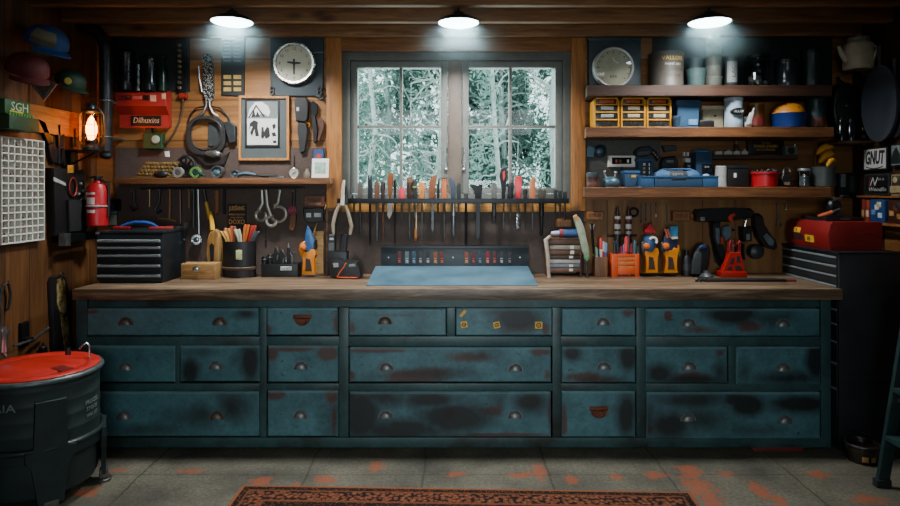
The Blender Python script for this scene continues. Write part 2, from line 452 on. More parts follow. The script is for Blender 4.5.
col = mixc(nt, .8, col, ramp(nt, n2.outputs[0], [(.35, (.45, .45, .45, 1)), (.62, (1.1, 1.1, 1.1, 1))]), 'MULTIPLY')
sx = N(nt, 'ShaderNodeSeparateXYZ'); L(nt, tc.outputs['Object'], sx.inputs[0])
wob = N(nt, 'ShaderNodeMath', operation='MULTIPLY_ADD'); L(nt, n1.outputs[0], wob.inputs[0]); wob.inputs[1].default_value = .05; L(nt, sx.outputs[0], wob.inputs[2])
for xx in (-1.58, -.735, -.14, .507, 1.11, 1.75, 2.4, -2.2):
    d = N(nt, 'ShaderNodeMath', operation='SUBTRACT'); L(nt, wob.outputs[0], d.inputs[0]); d.inputs[1].default_value = xx+.025
    ab = N(nt, 'ShaderNodeMath', operation='ABSOLUTE'); L(nt, d.outputs[0], ab.inputs[0])
    col = mixc(nt, 1, col, ramp(nt, ab.outputs[0], [(.002, (.35, .35, .33, 1)), (.008, (1, 1, 1, 1))]), 'MULTIPLY')
for yy in (3.19, 2.5, 1.8):
    d = N(nt, 'ShaderNodeMath', operation='SUBTRACT'); L(nt, sx.outputs[1], d.inputs[0]); d.inputs[1].default_value = yy
    ab = N(nt, 'ShaderNodeMath', operation='ABSOLUTE'); L(nt, d.outputs[0], ab.inputs[0])
    col = mixc(nt, .7, col, ramp(nt, ab.outputs[0], [(.002, (.4, .4, .38, 1)), (.008, (1, 1, 1, 1))]), 'MULTIPLY')
at = N(nt, 'ShaderNodeAttribute', attribute_name='stain')
n3 = N(nt, 'ShaderNodeTexNoise', Scale=20, Detail=8, Roughness=.72); L(nt, tc.outputs['Object'], n3.inputs[0])
ad = N(nt, 'ShaderNodeMath', operation='MULTIPLY_ADD'); L(nt, n3.outputs[0], ad.inputs[0]); ad.inputs[1].default_value = 2.2; L(nt, at.outputs['Fac'], ad.inputs[2])
th = N(nt, 'ShaderNodeMapRange'); L(nt, ad.outputs[0], th.inputs[0]); th.inputs[1].default_value = 1.55; th.inputs[2].default_value = 1.75; th.inputs[4].default_value = .7
gate = N(nt, 'ShaderNodeMath', operation='GREATER_THAN'); L(nt, at.outputs['Fac'], gate.inputs[0]); gate.inputs[1].default_value = .01
gm = N(nt, 'ShaderNodeMath', operation='MULTIPLY'); L(nt, th.outputs[0], gm.inputs[0]); L(nt, gate.outputs[0], gm.inputs[1])
col = mixc(nt, gm.outputs[0], col, lin('8c4524'))
L(nt, col, bs.inputs['Base Color']); bs.inputs['Roughness'].default_value = .6
bp = N(nt, 'ShaderNodeBump', Strength=.3, Distance=.004); L(nt, n2.outputs[0], bp.inputs['Height']); L(nt, bp.outputs[0], bs.inputs['Normal'])
me.name = 'floor'; me.materials.append(m)
fl = bpy.data.objects.new('floor', me); COL.objects.link(fl); fl['kind'] = 'structure'

# ---- patterned rug
def floor_pt(u, v):
    Y = EH*F/(v-HV); return Vector((X(u, Y), Y))
ra, rb_ = floor_pt(243, 487), floor_pt(690, 494)
rdir = (rb_-ra).normalized(); rlen = (rb_-ra).length; rang = math.atan2(rdir.y, rdir.x)
m, nt, bs = nodes('woven_rug')
tc = N(nt, 'ShaderNodeTexCoord'); sx = N(nt, 'ShaderNodeSeparateXYZ'); L(nt, tc.outputs['Object'], sx.inputs[0])
def mth(op, a, c=None, d=None):
    n = N(nt, 'ShaderNodeMath', operation=op)
    for i, v in enumerate((a, c, d)):
        if v is None: continue
        if hasattr(v, 'is_linked'): L(nt, v, n.inputs[i])
        else: n.inputs[i].default_value = v
    return n.outputs[0]
RW, RH = rlen, 1.3
ex = mth('SUBTRACT', RW/2, mth('ABSOLUTE', sx.outputs[0])); ey = mth('SUBTRACT', RH/2, mth('ABSOLUTE', sx.outputs[1]))
ed = mth('MINIMUM', ex, ey)
vo = N(nt, 'ShaderNodeTexVoronoi', Scale=46); L(nt, tc.outputs['Object'], vo.inputs[0])
vo2 = N(nt, 'ShaderNodeTexVoronoi', Scale=85); L(nt, tc.outputs['Object'], vo2.inputs[0])
rust_, navy_, tan_ = lin('754631'), lin('231f1e'), lin('94755a')
motif = ramp(nt, vo.outputs['Distance'], [(.0, tan_), (.3, rust_), (.5, rust_), (.62, navy_)])
mot2 = ramp(nt, vo2.outputs['Distance'], [(.0, lin('8a6448')), (.3, lin('58301f')), (.5, navy_)])
field = ramp(nt, vo2.outputs['Distance'], [(.0, tan_), (.2, lin('7a2f1c')), (.5, lin('4a1c14'))])
col = field
for lim, c in ((.215, tan_), (.205, mot2), (.155, rust_), (.14, motif), (.055, lin('6d4630')), (.045, mot2), (.016, lin('8f5a3c'))):
    f = mth('LESS_THAN', ed, lim); col = mixc(nt, f, col, c)
nz = N(nt, 'ShaderNodeTexNoise', Scale=220, Detail=2); L(nt, tc.outputs['Object'], nz.inputs[0])
col = mixc(nt, .6, col, ramp(nt, nz.outputs[0], [(.35, (.5, .5, .5, 1)), (.65, (1, 1, 1, 1))]), 'MULTIPLY')
L(nt, col, bs.inputs['Base Color']); bs.inputs['Roughness'].default_value = .95; bs.inputs['Specular IOR Level'].default_value = .1
bp = N(nt, 'ShaderNodeBump', Strength=.6, Distance=.003); L(nt, nz.outputs[0], bp.inputs['Height']); L(nt, bp.outputs[0], bs.inputs['Normal'])
b = B(); b.box(-RW/2, RW/2, -RH/2, RH/2, .001, .011, .003)
rug = link('patterned_rug', b, m)
cen = (ra+rb_)/2 + Vector((math.sin(rang), -math.cos(rang)))*RH/2
rug.location = (cen.x, cen.y, 0); rug.rotation_euler.z = rang
tag(rug, 'rust and navy bordered woven rug lying on the concrete floor', 'rug')

# ================================================================ BENCH
# teal paint, worn: 'burn' and 'rust' attributes are painted on each drawer front
def teal_mat(name, base, dark, attr=True):
    m, nt, bs = nodes(name)
    tc = N(nt, 'ShaderNodeTexCoord')
    if not attr: nb_ = N(nt, 'ShaderNodeTexNoise', Scale=2.6, Detail=5, Roughness=.6); L(nt, tc.outputs['Object'], nb_.inputs[0])
    n1 = N(nt, 'ShaderNodeTexNoise', Scale=5, Detail=7, Roughness=.65); L(nt, tc.outputs['Object'], n1.inputs[0])
    n2 = N(nt, 'ShaderNodeTexNoise', Scale=45, Detail=5, Roughness=.75); L(nt, tc.outputs['Object'], n2.inputs[0])
    c = ramp(nt, n1.outputs[0], [(.3, lin(dark)), (.6, lin(base))])
    c = mixc(nt, .7, c, ramp(nt, n2.outputs[0], [(.35, (.66, .66, .66, 1)), (.62, (1.06, 1.06, 1.06, 1))]), 'MULTIPLY')
    n4 = N(nt, 'ShaderNodeTexNoise', Scale=38, Detail=3, Roughness=.6, Distortion=.8); mp = N(nt, 'ShaderNodeMapping'); mp.inputs['Scale'].default_value = (1, 1, 1.6)
    L(nt, tc.outputs['Object'], mp.inputs[0]); L(nt, mp.outputs[0], n4.inputs[0])
    c = mixc(nt, ramp(nt, n4.outputs[0], [(.66, (0, 0, 0, 1)), (.70, (.75, .75, .75, 1))]), c, lin('1c1712'))
    if not attr: c = mixc(nt, ramp(nt, nb_.outputs[0], [(.5, (0, 0, 0, 1)), (.66, (.9, .9, .9, 1))]), c, lin('15150f'))
    if attr:
        n3 = N(nt, 'ShaderNodeTexNoise', Scale=14, Detail=6, Roughness=.65); L(nt, tc.outputs['Object'], n3.inputs[0])
        for nm, colr, lo, hi, k in (('rust', '4c2517', .60, 1.0, .8), ('burn', '131110', .28, .86, .92)):
            at = N(nt, 'ShaderNodeAttribute', attribute_name=nm)
            ad = N(nt, 'ShaderNodeMath', operation='MULTIPLY_ADD'); L(nt, n3.outputs[0], ad.inputs[0]); ad.inputs[1].default_value = .38 if nm == 'burn' else .9
            L(nt, at.outputs['Fac'], ad.inputs[2])
            mr = N(nt, 'ShaderNodeMapRange'); L(nt, ad.outputs[0], mr.inputs[0]); mr.inputs[1].default_value = lo; mr.inputs[2].default_value = hi; mr.inputs[4].default_value = k
            gt = N(nt, 'ShaderNodeMath', operation='MINIMUM'); g2 = N(nt, 'ShaderNodeMath', operation='MULTIPLY'); L(nt, at.outputs['Fac'], g2.inputs[0]); g2.inputs[1].default_value = 6
            L(nt, mr.outputs[0], gt.inputs[0]); L(nt, g2.outputs[0], gt.inputs[1])
            c = mixc(nt, gt.outputs[0], c, lin(colr))
        ea = N(nt, 'ShaderNodeAttribute', attribute_name='edge'); em = N(nt, 'ShaderNodeMath', operation='MULTIPLY'); L(nt, ea.outputs['Fac'], em.inputs[0]); L(nt, n3.outputs[0], em.inputs[1]); c = mixc(nt, em.outputs[0], c, lin('7fa0a2'))  # bevel highlight painted into the colour along the drawer edges
    L(nt, c, bs.inputs['Base Color'])
    mr = N(nt, 'ShaderNodeMapRange'); L(nt, n2.outputs[0], mr.inputs[0]); mr.inputs[3].default_value = .32; mr.inputs[4].default_value = .6; L(nt, mr.outputs[0], bs.inputs['Roughness'])
    bp = N(nt, 'ShaderNodeBump', Strength=.2, Distance=.002); L(nt, n2.outputs[0], bp.inputs['Height']); L(nt, bp.outputs[0], bs.inputs['Normal'])
    return m
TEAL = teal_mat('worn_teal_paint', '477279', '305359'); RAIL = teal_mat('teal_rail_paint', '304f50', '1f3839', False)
FY, DY = 3.455, 3.440          # carcass face, drawer face
cab = thing('drawer_cabinet', 'long worn teal cabinet of eighteen drawers under the wooden worktop', 'cabinet', (0, 3.7, 0))
DR = [(87,258,308.7,335.5),(267,337.5,308,335),(349,446,309,335.5),(456,552,308.5,335.5),(562,635.5,309,335.5),(646.5,820,309,336),
      (87,174.5,346,382),(180,259,346,381.5),(268,338,346,382),(349.5,551,347.5,382),(562,635.5,347,382.5),(646.5,727.5,347,383),(737,820.5,347,384.5),
      (87,258.5,392,436.5),(267.5,338,391,436.5),(349.5,551,392,437),(562,635.5,391.5,437),(647,820.5,392.5,439)]
ztop = EH-(289-HV)*3.4/F-.06
b = B()
zb, x0, x1 = Z(447.5, FY), X(76, FY), X(831, FY)
def fr(u0, u1, v0, v1): b.box(X(u0, FY), X(u1, FY), FY, FY+.03, Z(v1, FY), Z(v0, FY), .002)
VT = HV+(EH-ztop)*F/FY
fr(76, 87, VT, 447.5); fr(821, 831, VT, 447.5)
for a, c in ((259.5, 266.5), (339, 348.5), (552.5, 561), (636.5, 645.7)): fr(a, c, 307.5, 437)
b.box(X(87, FY), X(821, FY), FY+.022, FY+.03, Z(307.8, FY), Z(VT, FY)); fr(87, 821, 437.6, 447.5)
for a, c in ((87, 259.5), (266.5, 339), (348.5, 552.5), (561, 636.5), (645.7, 821)): fr(a, c, 336.5, 346); fr(a, c, 383.5, 391)
fr(175, 179.6, 346, 383.5); fr(447, 455, 307.8, 336.5); fr(728.5, 736, 346, 383.5)
b.box(x0, x0+.02, FY+.03, YB-.02, zb, ztop); b.box(x1-.02, x1, FY+.03, YB-.02, zb, ztop)
b.box(x0+.02, x1-.02, YB-.05, YB-.02, zb, ztop); b.box(x0+.02, x1-.02, FY+.03, YB-.05, zb, zb+.02)
part('carcass', b, RAIL, cab)
b = B(); b.box(x0+.03, x1-.03, FY+.09, FY+.11, 0, zb, 0)
for u in (82, 262, 555, 640, 825): b.box(X(u, FY)-.03, X(u, FY)+.03, FY+.06, FY+.11, 0, zb, .003)
b.box(x0+.03, x1-.03, FY+.6-.05, FY+.55, 0, zb)
part('plinth', b, BLACK, cab)
# stains in photo pixels: (u, v, ru, rv, strength)
BURN = [(245,314,12,6,.7),(200,416,30,14,.55),(232,405,18,18,.7),(190,372,10,16,.9),(250,362,10,22,.9),(236,360,8,8,.4),(150,430,40,8,.5),
        (200,352,30,6,.4),(517,318,24,13,1),(500,312,20,6,.6),(360,415,24,26,1),(400,430,60,14,.8),(385,398,34,12,.7),(455,418,42,18,.9),(430,400,36,10,.8),(350,400,12,16,.8),(530,402,20,12,.8),(500,400,16,14,.4),(480,355,20,8,.5),
        (440,374,45,7,.6),(372,376,20,5,.3),(572,353,9,8,1),(628,357,9,14,1),(600,380,30,5,.5),(626,415,10,24,.9),(732,314,28,10,1),(770,318,30,8,.5),(660,374,14,10,.9),(690,380,40,6,.8),(720,372,8,14,.6),
        (815,360,9,22,1),(790,378,40,8,.7),(745,372,8,12,.5),(747,405,16,10,1.2),(735,400,16,8,.8),(800,404,30,9,1),(690,400,40,12,.7),(670,425,26,18,.8),(700,420,30,16,.6),(760,430,40,8,.4),(650,418,8,22,.6)]
RUST = [(92,310,6,4,1.2),(271,352,6,8,1.3),(290,349,20,3,.8),(328,353,9,7,1.3),(305,348,14,3,.6),(275,394,9,5,1.2),(332,396,6,8,1.0),(334,420,2,14,.8),(301,321,6,4,.4),(336,325,3,10,.9),(268,330,3,5,.8),
        (385,367,8,6,.7),(415,377,30,7,.95),(380,350,30,2.5,1),(470,357,24,5,.7),(430,372,24,5,.6),(449,414,5,5,1.1),(492,411,12,5,.8),(540,352,10,3,1),(500,435,44,2,1),(545,330,4,6,.8),(525,328,26,5,.5),(585,377,20,5,.9),(600,380,20,4,.6),(628,312,6,4,.8),(564,420,3,16,.9),(600,412,12,7,.6),
        (668,316,3,4,1.6),(700,330,20,5,.6),(750,326,14,6,.8),(690,376,20,5,.7),(720,353,5,3,.7),(345,312,3,5,.6),(352,328,3,6,.7),(460,310,8,2,.5),(390,315,30,2,.4),(650,430,4,5,.6),(350,376,4,5,.7),(548,375,4,5,.7),(550,412,2,20,.8)]
def worn(x, z, Y):
    u = CU+x*F/Y; v = HV+(EH-z)*F/Y; o = []
    for Ls in (BURN, RUST):
        s = 0
        for a, c, r, q, k in Ls:
            d = ((u-a)/r)**2+((v-c)/q)**2
            if d < 4: s = max(s, k*(math.exp(-d*.9)-.027))
        o.append(min(1, s))
    return o
drawers = []
def front(u0, u1, v0, v1):
    xa, xb, za, zc = X(u0, DY), X(u1, DY), Z(v1, DY), Z(v0, DY)
    bv = .006
    xs = [xa, xa+bv]+rng(xa+bv, xb-bv, .009)[1:-1]+[xb-bv, xb]; zs = [za, za+bv]+rng(za+bv, zc-bv, .009)[1:-1]+[zc-bv, zc]
    nx, nz_ = len(xs), len(zs)
    vs, fs = [], []
    for j, z in enumerate(zs):
        for i, x in enumerate(xs):
            vs.append((x, DY+(.006 if i in (0, nx-1) or j in (0, nz_-1) else 0), z))
    for j in range(nz_-1):
        for i in range(nx-1): fs.append((j*nx+i, j*nx+i+1, (j+1)*nx+i+1, (j+1)*nx+i))
    k = len(vs); D = FY+.45
    bd = [i for i in range(nx)]+[j*nx+nx-1 for j in range(1, nz_)]+[(nz_-1)*nx+i for i in range(nx-2, -1, -1)]+[j*nx for j in range(nz_-2, 0, -1)]
    for i in bd: vs.append((vs[i][0], D, vs[i][2]))
    n = len(bd)
    for i in range(n): fs.append((bd[i], k+i, k+(i+1) % n, bd[(i+1) % n]))
    fs.append(tuple(range(k, k+n)))
    org = WL[cab.name]
    me = bpy.data.meshes.new('drawer'); me.from_pydata([Vector(p)-org for p in vs], [], fs)
    w = [worn(p[0], p[2], DY) for p in vs]
    for q, nm in enumerate(('burn', 'rust')):
        a = me.attributes.new(nm, 'FLOAT', 'POINT'); a.data.foreach_set('value', [t[q] for t in w])
    edge_hl = [0.0]*len(vs)
    for i in range(nx): edge_hl[(nz_-1)*nx+i] = 1.0; edge_hl[(nz_-2)*nx+i] = .45; edge_hl[i] = .3
    for j in range(nz_): edge_hl[j*nx] = edge_hl[j*nx+nx-1] = .7
    a = me.attributes.new('edge', 'FLOAT', 'POINT'); a.data.foreach_set('value', edge_hl)  # painted highlight weights, strongest along the top edge
    bm = bmesh.new(); bm.from_mesh(me); bmesh.ops.recalc_face_normals(bm, faces=bm.faces[:]); bm.to_mesh(me); bm.free()
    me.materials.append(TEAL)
    o = bpy.data.objects.new('drawer', me); COL.objects.link(o); o.parent = cab; WL[o.name] = org.copy()
    return o
PULL = mat('70716f', .42, .45, .4, 60); PULLB = mat('5e544b', .45, .4, .4, 60); PULLR = mat('6b3a24', .6, .4, .5, 80)
def cup(u, v, dr, m):
    x, z = X(u, DY), Z(v, DY); r = .037
    b = B()
    prof = []
    # half-shell cup: quarter sweep from the drawer face outward
    n, k = 14, 6
    grid = []
    for i in range(n+1):
        a = PI*i/n
        row = []
        for j in range(k+1):
            t = PI/2*j/k
            row.append(b.bm.verts.new((x+r*math.cos(a)*math.cos(t*.98), DY-.024*math.sin(t)-.001, z-.017+.04*math.sin(a)*math.cos(t*.98)+(.001*j))))
        grid.append(row)
    for i in range(n):
        for j in range(k): b.bm.faces.new((grid[i][j], grid[i][j+1], grid[i+1][j+1], grid[i+1][j]))
    bmesh.ops.remove_doubles(b.bm, verts=b.bm.verts[:], dist=.0002)
    # flange hugging the face
    pts = [(x+(r+.006)*math.cos(PI*i/n), z-.017+.046*math.sin(PI*i/n)) for i in range(n+1)]
    inn = [(x+(r-.003)*math.cos(PI*i/n), z-.017+.038*math.sin(PI*i/n)) for i in range(n, -1, -1)]
    b.prism(pts+inn, DY-.003, DY+.001)
    return part('cup_pull', b, m, dr, angle=60)
PULLS = {0: [(125.6,322),(219.6,322)], 2: [(385,321)], 4: [(603,322)], 5: [(688.5,323),(783,323.5)], 6: [(126,367)], 7: [(216,366)], 8: [(301,366)],
         9: [(386.5,367),(515.5,368)], 10: [(604,366.5)], 11: [(689,366.5)], 12: [(783,368)], 13: [(124,416),(217,416)], 14: [(300.5,415)], 15: [(386,415),(515,415)], 17: [(688,418),(785,420)]}
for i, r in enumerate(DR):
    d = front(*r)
    for q, (u, v) in enumerate(PULLS.get(i, [])): cup(u, v, d, PULLB if (i, q) in ((13, 1), (0, 0), (0, 1), (2, 0)) else PULL)
    if i in (1, 16):
        u, v = ((302.5, 320), (598.5, 412))[i == 16]
        x, z = X(u, DY), Z(v, DY); b = B()
        b.box(x-.052, x+.052, DY-.006, DY+.001, z+.008, z+.03, .002); b.box(x-.044, x+.044, DY-.009, DY-.005, z+.012, z+.026, .001)
        b.prism(arc(x, z+.01, .042, 180, 360, 12, 1, .95), DY-.016, DY+.001, 'XZ', .003)
        b.torus((x, DY-.018, z+.002), .026, .004, 'Y', 14, 6, 1, .9, PI, 2*PI)
        part('label_pull', b, PULLR, d, 'rusty card-holder drawer pull')
    if i == 3:
        for (u, v, w, h, a) in ((463, 313.5, 3, 8, -40), (464, 324.5, 6.5, 6.5, 8), (496.7, 325, 6.5, 6.5, 12), (538.7, 325.2, 7.5, 7, 0)):
            b = B(); x, z = X(u, DY), Z(v, DY); w, h = S(w, DY)/2, S(h, DY)/2
            R = Matrix.Rotation(math.radians(-a), 3, 'Y')
            b.box(x-w, x+w, DY-.0015, DY, z-h, z+h, .001, 1, R)
            st = part('sticker', b, mat('d8a63a', .5, 0, .25, 120), d, 'small yellow sticker')
            if w > .015:
                b = B(); b.torus((x, DY-.002, z), w*.55, w*.12, 'Y', 12, 4); b.box(x-w*.2, x+w*.25, DY-.0025, DY-.0015, z-h*.15, z+h*.12)
                part('emblem', b, BLACK, st)
# worktop
WZ1 = EH-(289-HV)*3.4/F; WZ0 = WZ1-.06
m = wood('worktop_wood', '3a2c1e', '76604a', 'b39b7c', 'X', .9, .42, .115, 'Y', boff=.43)
b = B(); b.box(X(72, 3.4), X(843, 3.4), 3.4, YB-.012, WZ0, WZ1, .006)
solo('worktop', b, m, 'thick scarred plank worktop running along the whole teal cabinet', 'worktop')
T = WZ1
# red box shoved under the cabinet
b = B(); b.box(X(750, 3.5), X(800, 3.5), 3.47, 3.53, 0.0005, .022, .003)
b.box(X(748, 3.5), X(802, 3.5), 3.465, 3.535, .018, .026, .002)
solo('storage_box', b, mat('5e2418', .6), 'dull red flat box on the floor under right end of teal cabinet', 'box')
# ================================================================ LEFT WALL
def LY(u, x=XL): return x*F/(u-CU)
def lwp(pts, x):
    """photo pixels -> (Y, z) on the plane of constant x"""
    o = []
    for u, v in pts:
        Y = LY(u, x); o.append((Y, Z(v, Y)))
    return o
# pendant lamps
SHADE = mat('23282b', .4, .4, .3)
LAMPG = emis('e2faff', 14)
for i, (u, v, lb) in enumerate(((232, 22.5, 'dark shallow pendant lamp left of the window, above the wall clock'), (458.5, 23.5, 'dark shallow pendant lamp hanging in front of the window'), (709.5, 23, 'dark shallow pendant lamp above the right-hand shelves'))):
    Y = 3.50; x, z = X(u, Y), Z(v, Y)
    if i == 0:
        t = thing('pendant_lamp', lb, 'lamp', (x, Y, z), 'pendant lamps under the joists')
        b = B(); b.lathe((x, Y, z), [(.118, 0), (.12, .002), (.105, .018), (.07, .036), (.045, .045), (.03, .05), (.028, .062), (0, .062)], 36, cap=False)
        b.lathe((x, Y, z), [(.116, .001), (.1, .016), (.06, .034), (0, .04)], 36, cap=False); part('lamp_shade', b, SHADE, t)
        b = B(); b.lathe((x, Y, z), [(.113, .003), (.1, -.004), (.06, -.010), (0, -.012)], 36, cap=True); part('diffuser', b, LAMPG, t)
        b = B(); b.cyl((x, Y, z+.06), (x, Y, 2.60), .006); b.cyl((x, Y, 2.58), (x, Y, 2.60), .03, .035); part('stem', b, BLACKM, t)
        lamp0 = t
    else: copy_tree(lamp0, (x, Y, z), lb)

# parts organizer on the left wall
xf_, = (-2.26,)
y0, y1, z0, z1 = LY(1.5, xf_), LY(45, xf_), 1.181, 1.733
t = thing('parts_organizer', 'white gridded wall organizer full of small bits on the left wall', 'organizer', (XL, (y0+y1)/2, z0))
b = B(); b.box(XL, xf_, y0, y0+.008, z0, z1, .002); b.box(XL, xf_, y1-.008, y1, z0, z1, .002); b.box(XL, xf_, y0+.008, y1-.008, z0, z0+.008, .002); b.box(XL, xf_, y0+.008, y1-.008, z1-.008, z1, .002); part('case', b, mat('c8ccc6', .5, 0, .1), t)
b = B(); b.box(XL, XL+.006, y0+.008, y1-.008, z0+.008, z1-.008); part('backing', b, mat('a98d62', .6, 0, .35, 40), t)
b = B(); nc, nr = 7, 14
for i in range(1, nc): y = y0+.008+(y1-y0-.016)*i/nc; b.box(XL+.006, xf_-.002, y-.0035, y+.0035, z0+.008, z1-.008)
for j in range(1, nr): z = z0+.008+(z1-z0-.016)*j/nr; b.box(XL+.006, xf_-.002, y0+.008, y1-.008, z-.0035, z+.0035)
part('divider_grid', b, mat('dadcd4', .5, 0, .08), t)
b = B(); rr = random.Random(3)
for i in range(nc):
    for j in range(nr):
        y = y0+.008+(y1-y0-.016)*(i+.5)/nc+rr.uniform(-.005, .005); z = z0+.008+(z1-z0-.016)*j/nr
        for k in range(rr.randint(1, 3)):
            r = rr.uniform(.004, .008); b.ball((XL+.018+k*.006, y+rr.uniform(-.009, .009), z+.0035+r), r, seg=7, rings=5)
            if rr.random() < .6: b.cyl((XL+.02, y-.01, z+.006), (XL+.02, y+.006, z+.028), .003, seg=5)
o = part('small_hardware', b, mat('7a6242', .45, .5, .6, 60), t); o['kind'] = 'stuff'
# green lettered box above organizer
xb = -2.215; y0, y1 = LY(5, xb), LY(31, xb)
t = thing('dispenser_box', 'green lettered dispenser box on the wall above the white organizer', 'box', (XL, (y0+y1)/2, Z(131, 3.2)))
zA, zB, zC_ = Z(101, 3.2), Z(116, 3.2), Z(130.5, 3.2)
b = B(); b.box(XL, xb, y0, y1, zB, zA, .006); part('box_body', b, mat('1f5a2c', .45, 0, .3), t)
b = B(); b.box(XL, xb+.025, y0-.004, y1+.03, zC_, zB-.004, .005); part('tray', b, mat('17401f', .5, 0, .3), t)
b = B()
for i in range(9): y = y0+.012+i*.021; b.cyl((xb+.015, y, zB-.004), (xb+.015, y, zB+.012), .006, seg=8)
part('pegs', b, mat('5ea845', .5, 0, .3), t)
b = B(); b.text('SGH', xb+.001, (y0+y1)/2+.01, (zA+zB)/2+.004, .062, 'left_wall', .0008, width=.125); part('lettering', b, mat('c9d6c0', .5), t, 'white letters')
b = B(); b.box(xb+.0005, xb+.002, y0+.03, y0+.13, zB+.008, zB+.022, .001); part('strip_label', b, mat('c8c03c', .5), t, 'yellow label strip')

# caps
def cap_at(lb, cmat, bmat, c, r, yaw, tilt, panel=None, badge=None):
    R = Matrix.Translation(c) @ Matrix.Rotation(yaw, 4, 'Z') @ Matrix.Rotation(tilt, 4, 'Y')
    t = thing('baseball_cap', lb, 'cap', tuple(c), 'caps on the left wall')
    prof = [(r, 0), (r*1.0, r*.25), (r*.94, r*.5), (r*.78, r*.75), (r*.5, r*.93), (r*.2, r*1.0), (0, r*1.01)]
    b = B(); b.lathe((0, 0, 0), prof, 24, cap=False); b.lathe((0, 0, 0), [(p*.97, h*.97) for p, h in prof], 24, cap=False); b.lathe((0, 0, r), [(0, .006), (.009, .004), (.01, 0)], 10); b.xf(R); part('crown', b, cmat, t)
    b = B()
    def f(a, c_):
        th = (a-.5)*2.3; k = .98*(1-c_)+c_*(1.0+.62*math.cos(th*.68))
        return (math.cos(th)*r*k, math.sin(th)*r*(.98+.06*c_), .004-.16*r*(math.sin(th)**2)*1.2-.10*r*c_)
    b.sheet(f, 16, 5, (0, 0, -.004)); b.xf(R); part('brim', b, bmat, t)
    if panel:
        b = B()
        def g(a, c_):
            th = panel[1]+(a-.5)*panel[2]; ph = .12+c_*.75
            return (math.cos(th)*min(1.015, math.cos(ph)*1.11)*r, math.sin(th)*min(1.015, math.cos(ph)*1.11)*r, math.sin(ph)*r*1.07)
        b.sheet(g, 12, 8, (0, 0, .001)); b.xf(R); part('panel', b, panel[0], t, panel[3])
    if badge:
        th, ph = badge[1:3]; d = Vector((math.cos(th)*math.cos(ph), math.sin(th)*math.cos(ph), math.sin(ph)))
        b = B(); q = d.to_track_quat('Z', 'Y').to_matrix(); P0 = d*r*1.06
        b.lathe(P0, [(.001, .006), (r*.2, .006), (r*.24, .002)], 16, rot=q); b.xf(R); part('badge', b, badge[0], t, badge[3])
    return t
mesh_m = mat('8d8a72', .8, 0, .35, 140)
yb_ = 3.36; cap_at('blue cap with pale ribbed panel, topmost of the three wall caps', mat('24508c', .6), mat('2860a4', .6), Vector((X(46, yb_), yb_, Z(45, yb_))), .105, -.45, .45, (mesh_m, -.75, 1.2, 'pale ribbed panel'))
yb_ = 3.21; cap_at('dark red cap hanging left of the green cap', mat('5a1a1c', .7), mat('521619', .7), Vector((X(27, yb_), yb_, Z(72, yb_))), .098, -.65, .5)
yb_ = 3.60; cap_at('dark green cap with a round yellow badge above the lantern', mat('1d3b2c', .6), mat('1a3527', .6), Vector((X(70, yb_), yb_, Z(84, yb_))), .082, -.35, .45, None, (mat('b0a23e', .5), -.85, .35, 'yellow badge'))
b = B()
for (u, v, Y, r) in ((46, 40, 3.36, .1), (27, 68, 3.21, .1), (70, 80, 3.6, .08)): b = B(); z = Z(v, Y)+.02; b.tube([(XL, Y, z), (X(u, Y)-.02, Y, z)], .006); solo('wall_peg', b, BROWNW, {46: 'wooden wall peg under the blue cap', 27: 'wooden wall peg inside the dark red cap', 70: 'wooden wall peg inside the dark green cap'}[u], 'peg')
# plain metal shield plate
Yp = 3.40; t = thing('shield_plate', 'silver diamond-shaped metal plate on the wall below red cap', 'plate', (X(38, Yp), Yp, Z(101, Yp)))
o_ = [(26, 84), (32, 80.5), (46, 80.5), (52.5, 84), (40, 101)]
i_ = [(30, 85), (34, 83), (44, 83), (48, 85), (39.8, 97)]
b = B(); b.sil([(u+4, v) for u, v in o_], Yp, Yp+.006); part('plate', b, mat('8d8a80', .4, .3, .3, 60), t)
b = B(); b.sil([(u+4, v) for u, v in i_], Yp-.003, Yp-.0002, .001); part('raised_field', b, mat('6f6c65', .5, .1, .4, 60), t)
b = B(); b.tube([(X(46, Yp)-.01, Yp+.006, Z(84, Yp)), (XL+.02, Yp+.006, Z(86, Yp))], .003); part('hook', b, STEEL, t)

# lantern on a bracket
Yl = 3.74; xl = X(91.5, Yl)
b = B(); zb_ = Z(150.5, Yl)
t = thing('wall_bracket', 'dark metal bracket shelf carrying the lit lantern', 'bracket', (XL, Yl, zb_-.05))
b.box(XL, xl+.075, Yl-.07, Yl+.07, zb_-.012, zb_, .003); part('bracket_shelf', b, BLACKM, t)
b = B(); b.tube([(XL+.005, Yl, zb_-.10), (XL+.03, Yl, zb_-.08), (xl+.02, Yl, zb_-.012)], .006); b.box(XL, XL+.006, Yl-.05, Yl+.05, zb_-.12, zb_-.012, .002); part('strut', b, BLACKM, t)
t = thing('lantern', 'glowing amber storm lantern in a wire cage in the left corner', 'lantern', (xl, Yl, zb_))
b = B(); b.lathe((xl, Yl, zb_), [(.048, 0), (.05, .004), (.05, .02), (.04, .03), (.028, .038), (.03, .05), (.036, .052), (.036, .058), (0, .058)], 20); part('fuel_base', b, DSTEEL, t)
b = B(); zt = Z(112, Yl); b.lathe((xl, Yl, zt), [(.036, -.008), (.05, 0), (.042, .012), (.025, .02), (.022, .04), (.03, .042), (.02, .055), (0, .056)], 20); part('chimney_cap', b, DSTEEL, t)
b = B(); za = zb_+.058; H = zt-.008-za; b.lathe((xl, Yl, za), [(.03, 0), (.043, H*.25), (.046, H*.45), (.04, H*.75), (.032, H)], 20, cap=False); part('glass_globe', b, glass('amber_glass', (1, .72, .38, 1), .1), t)
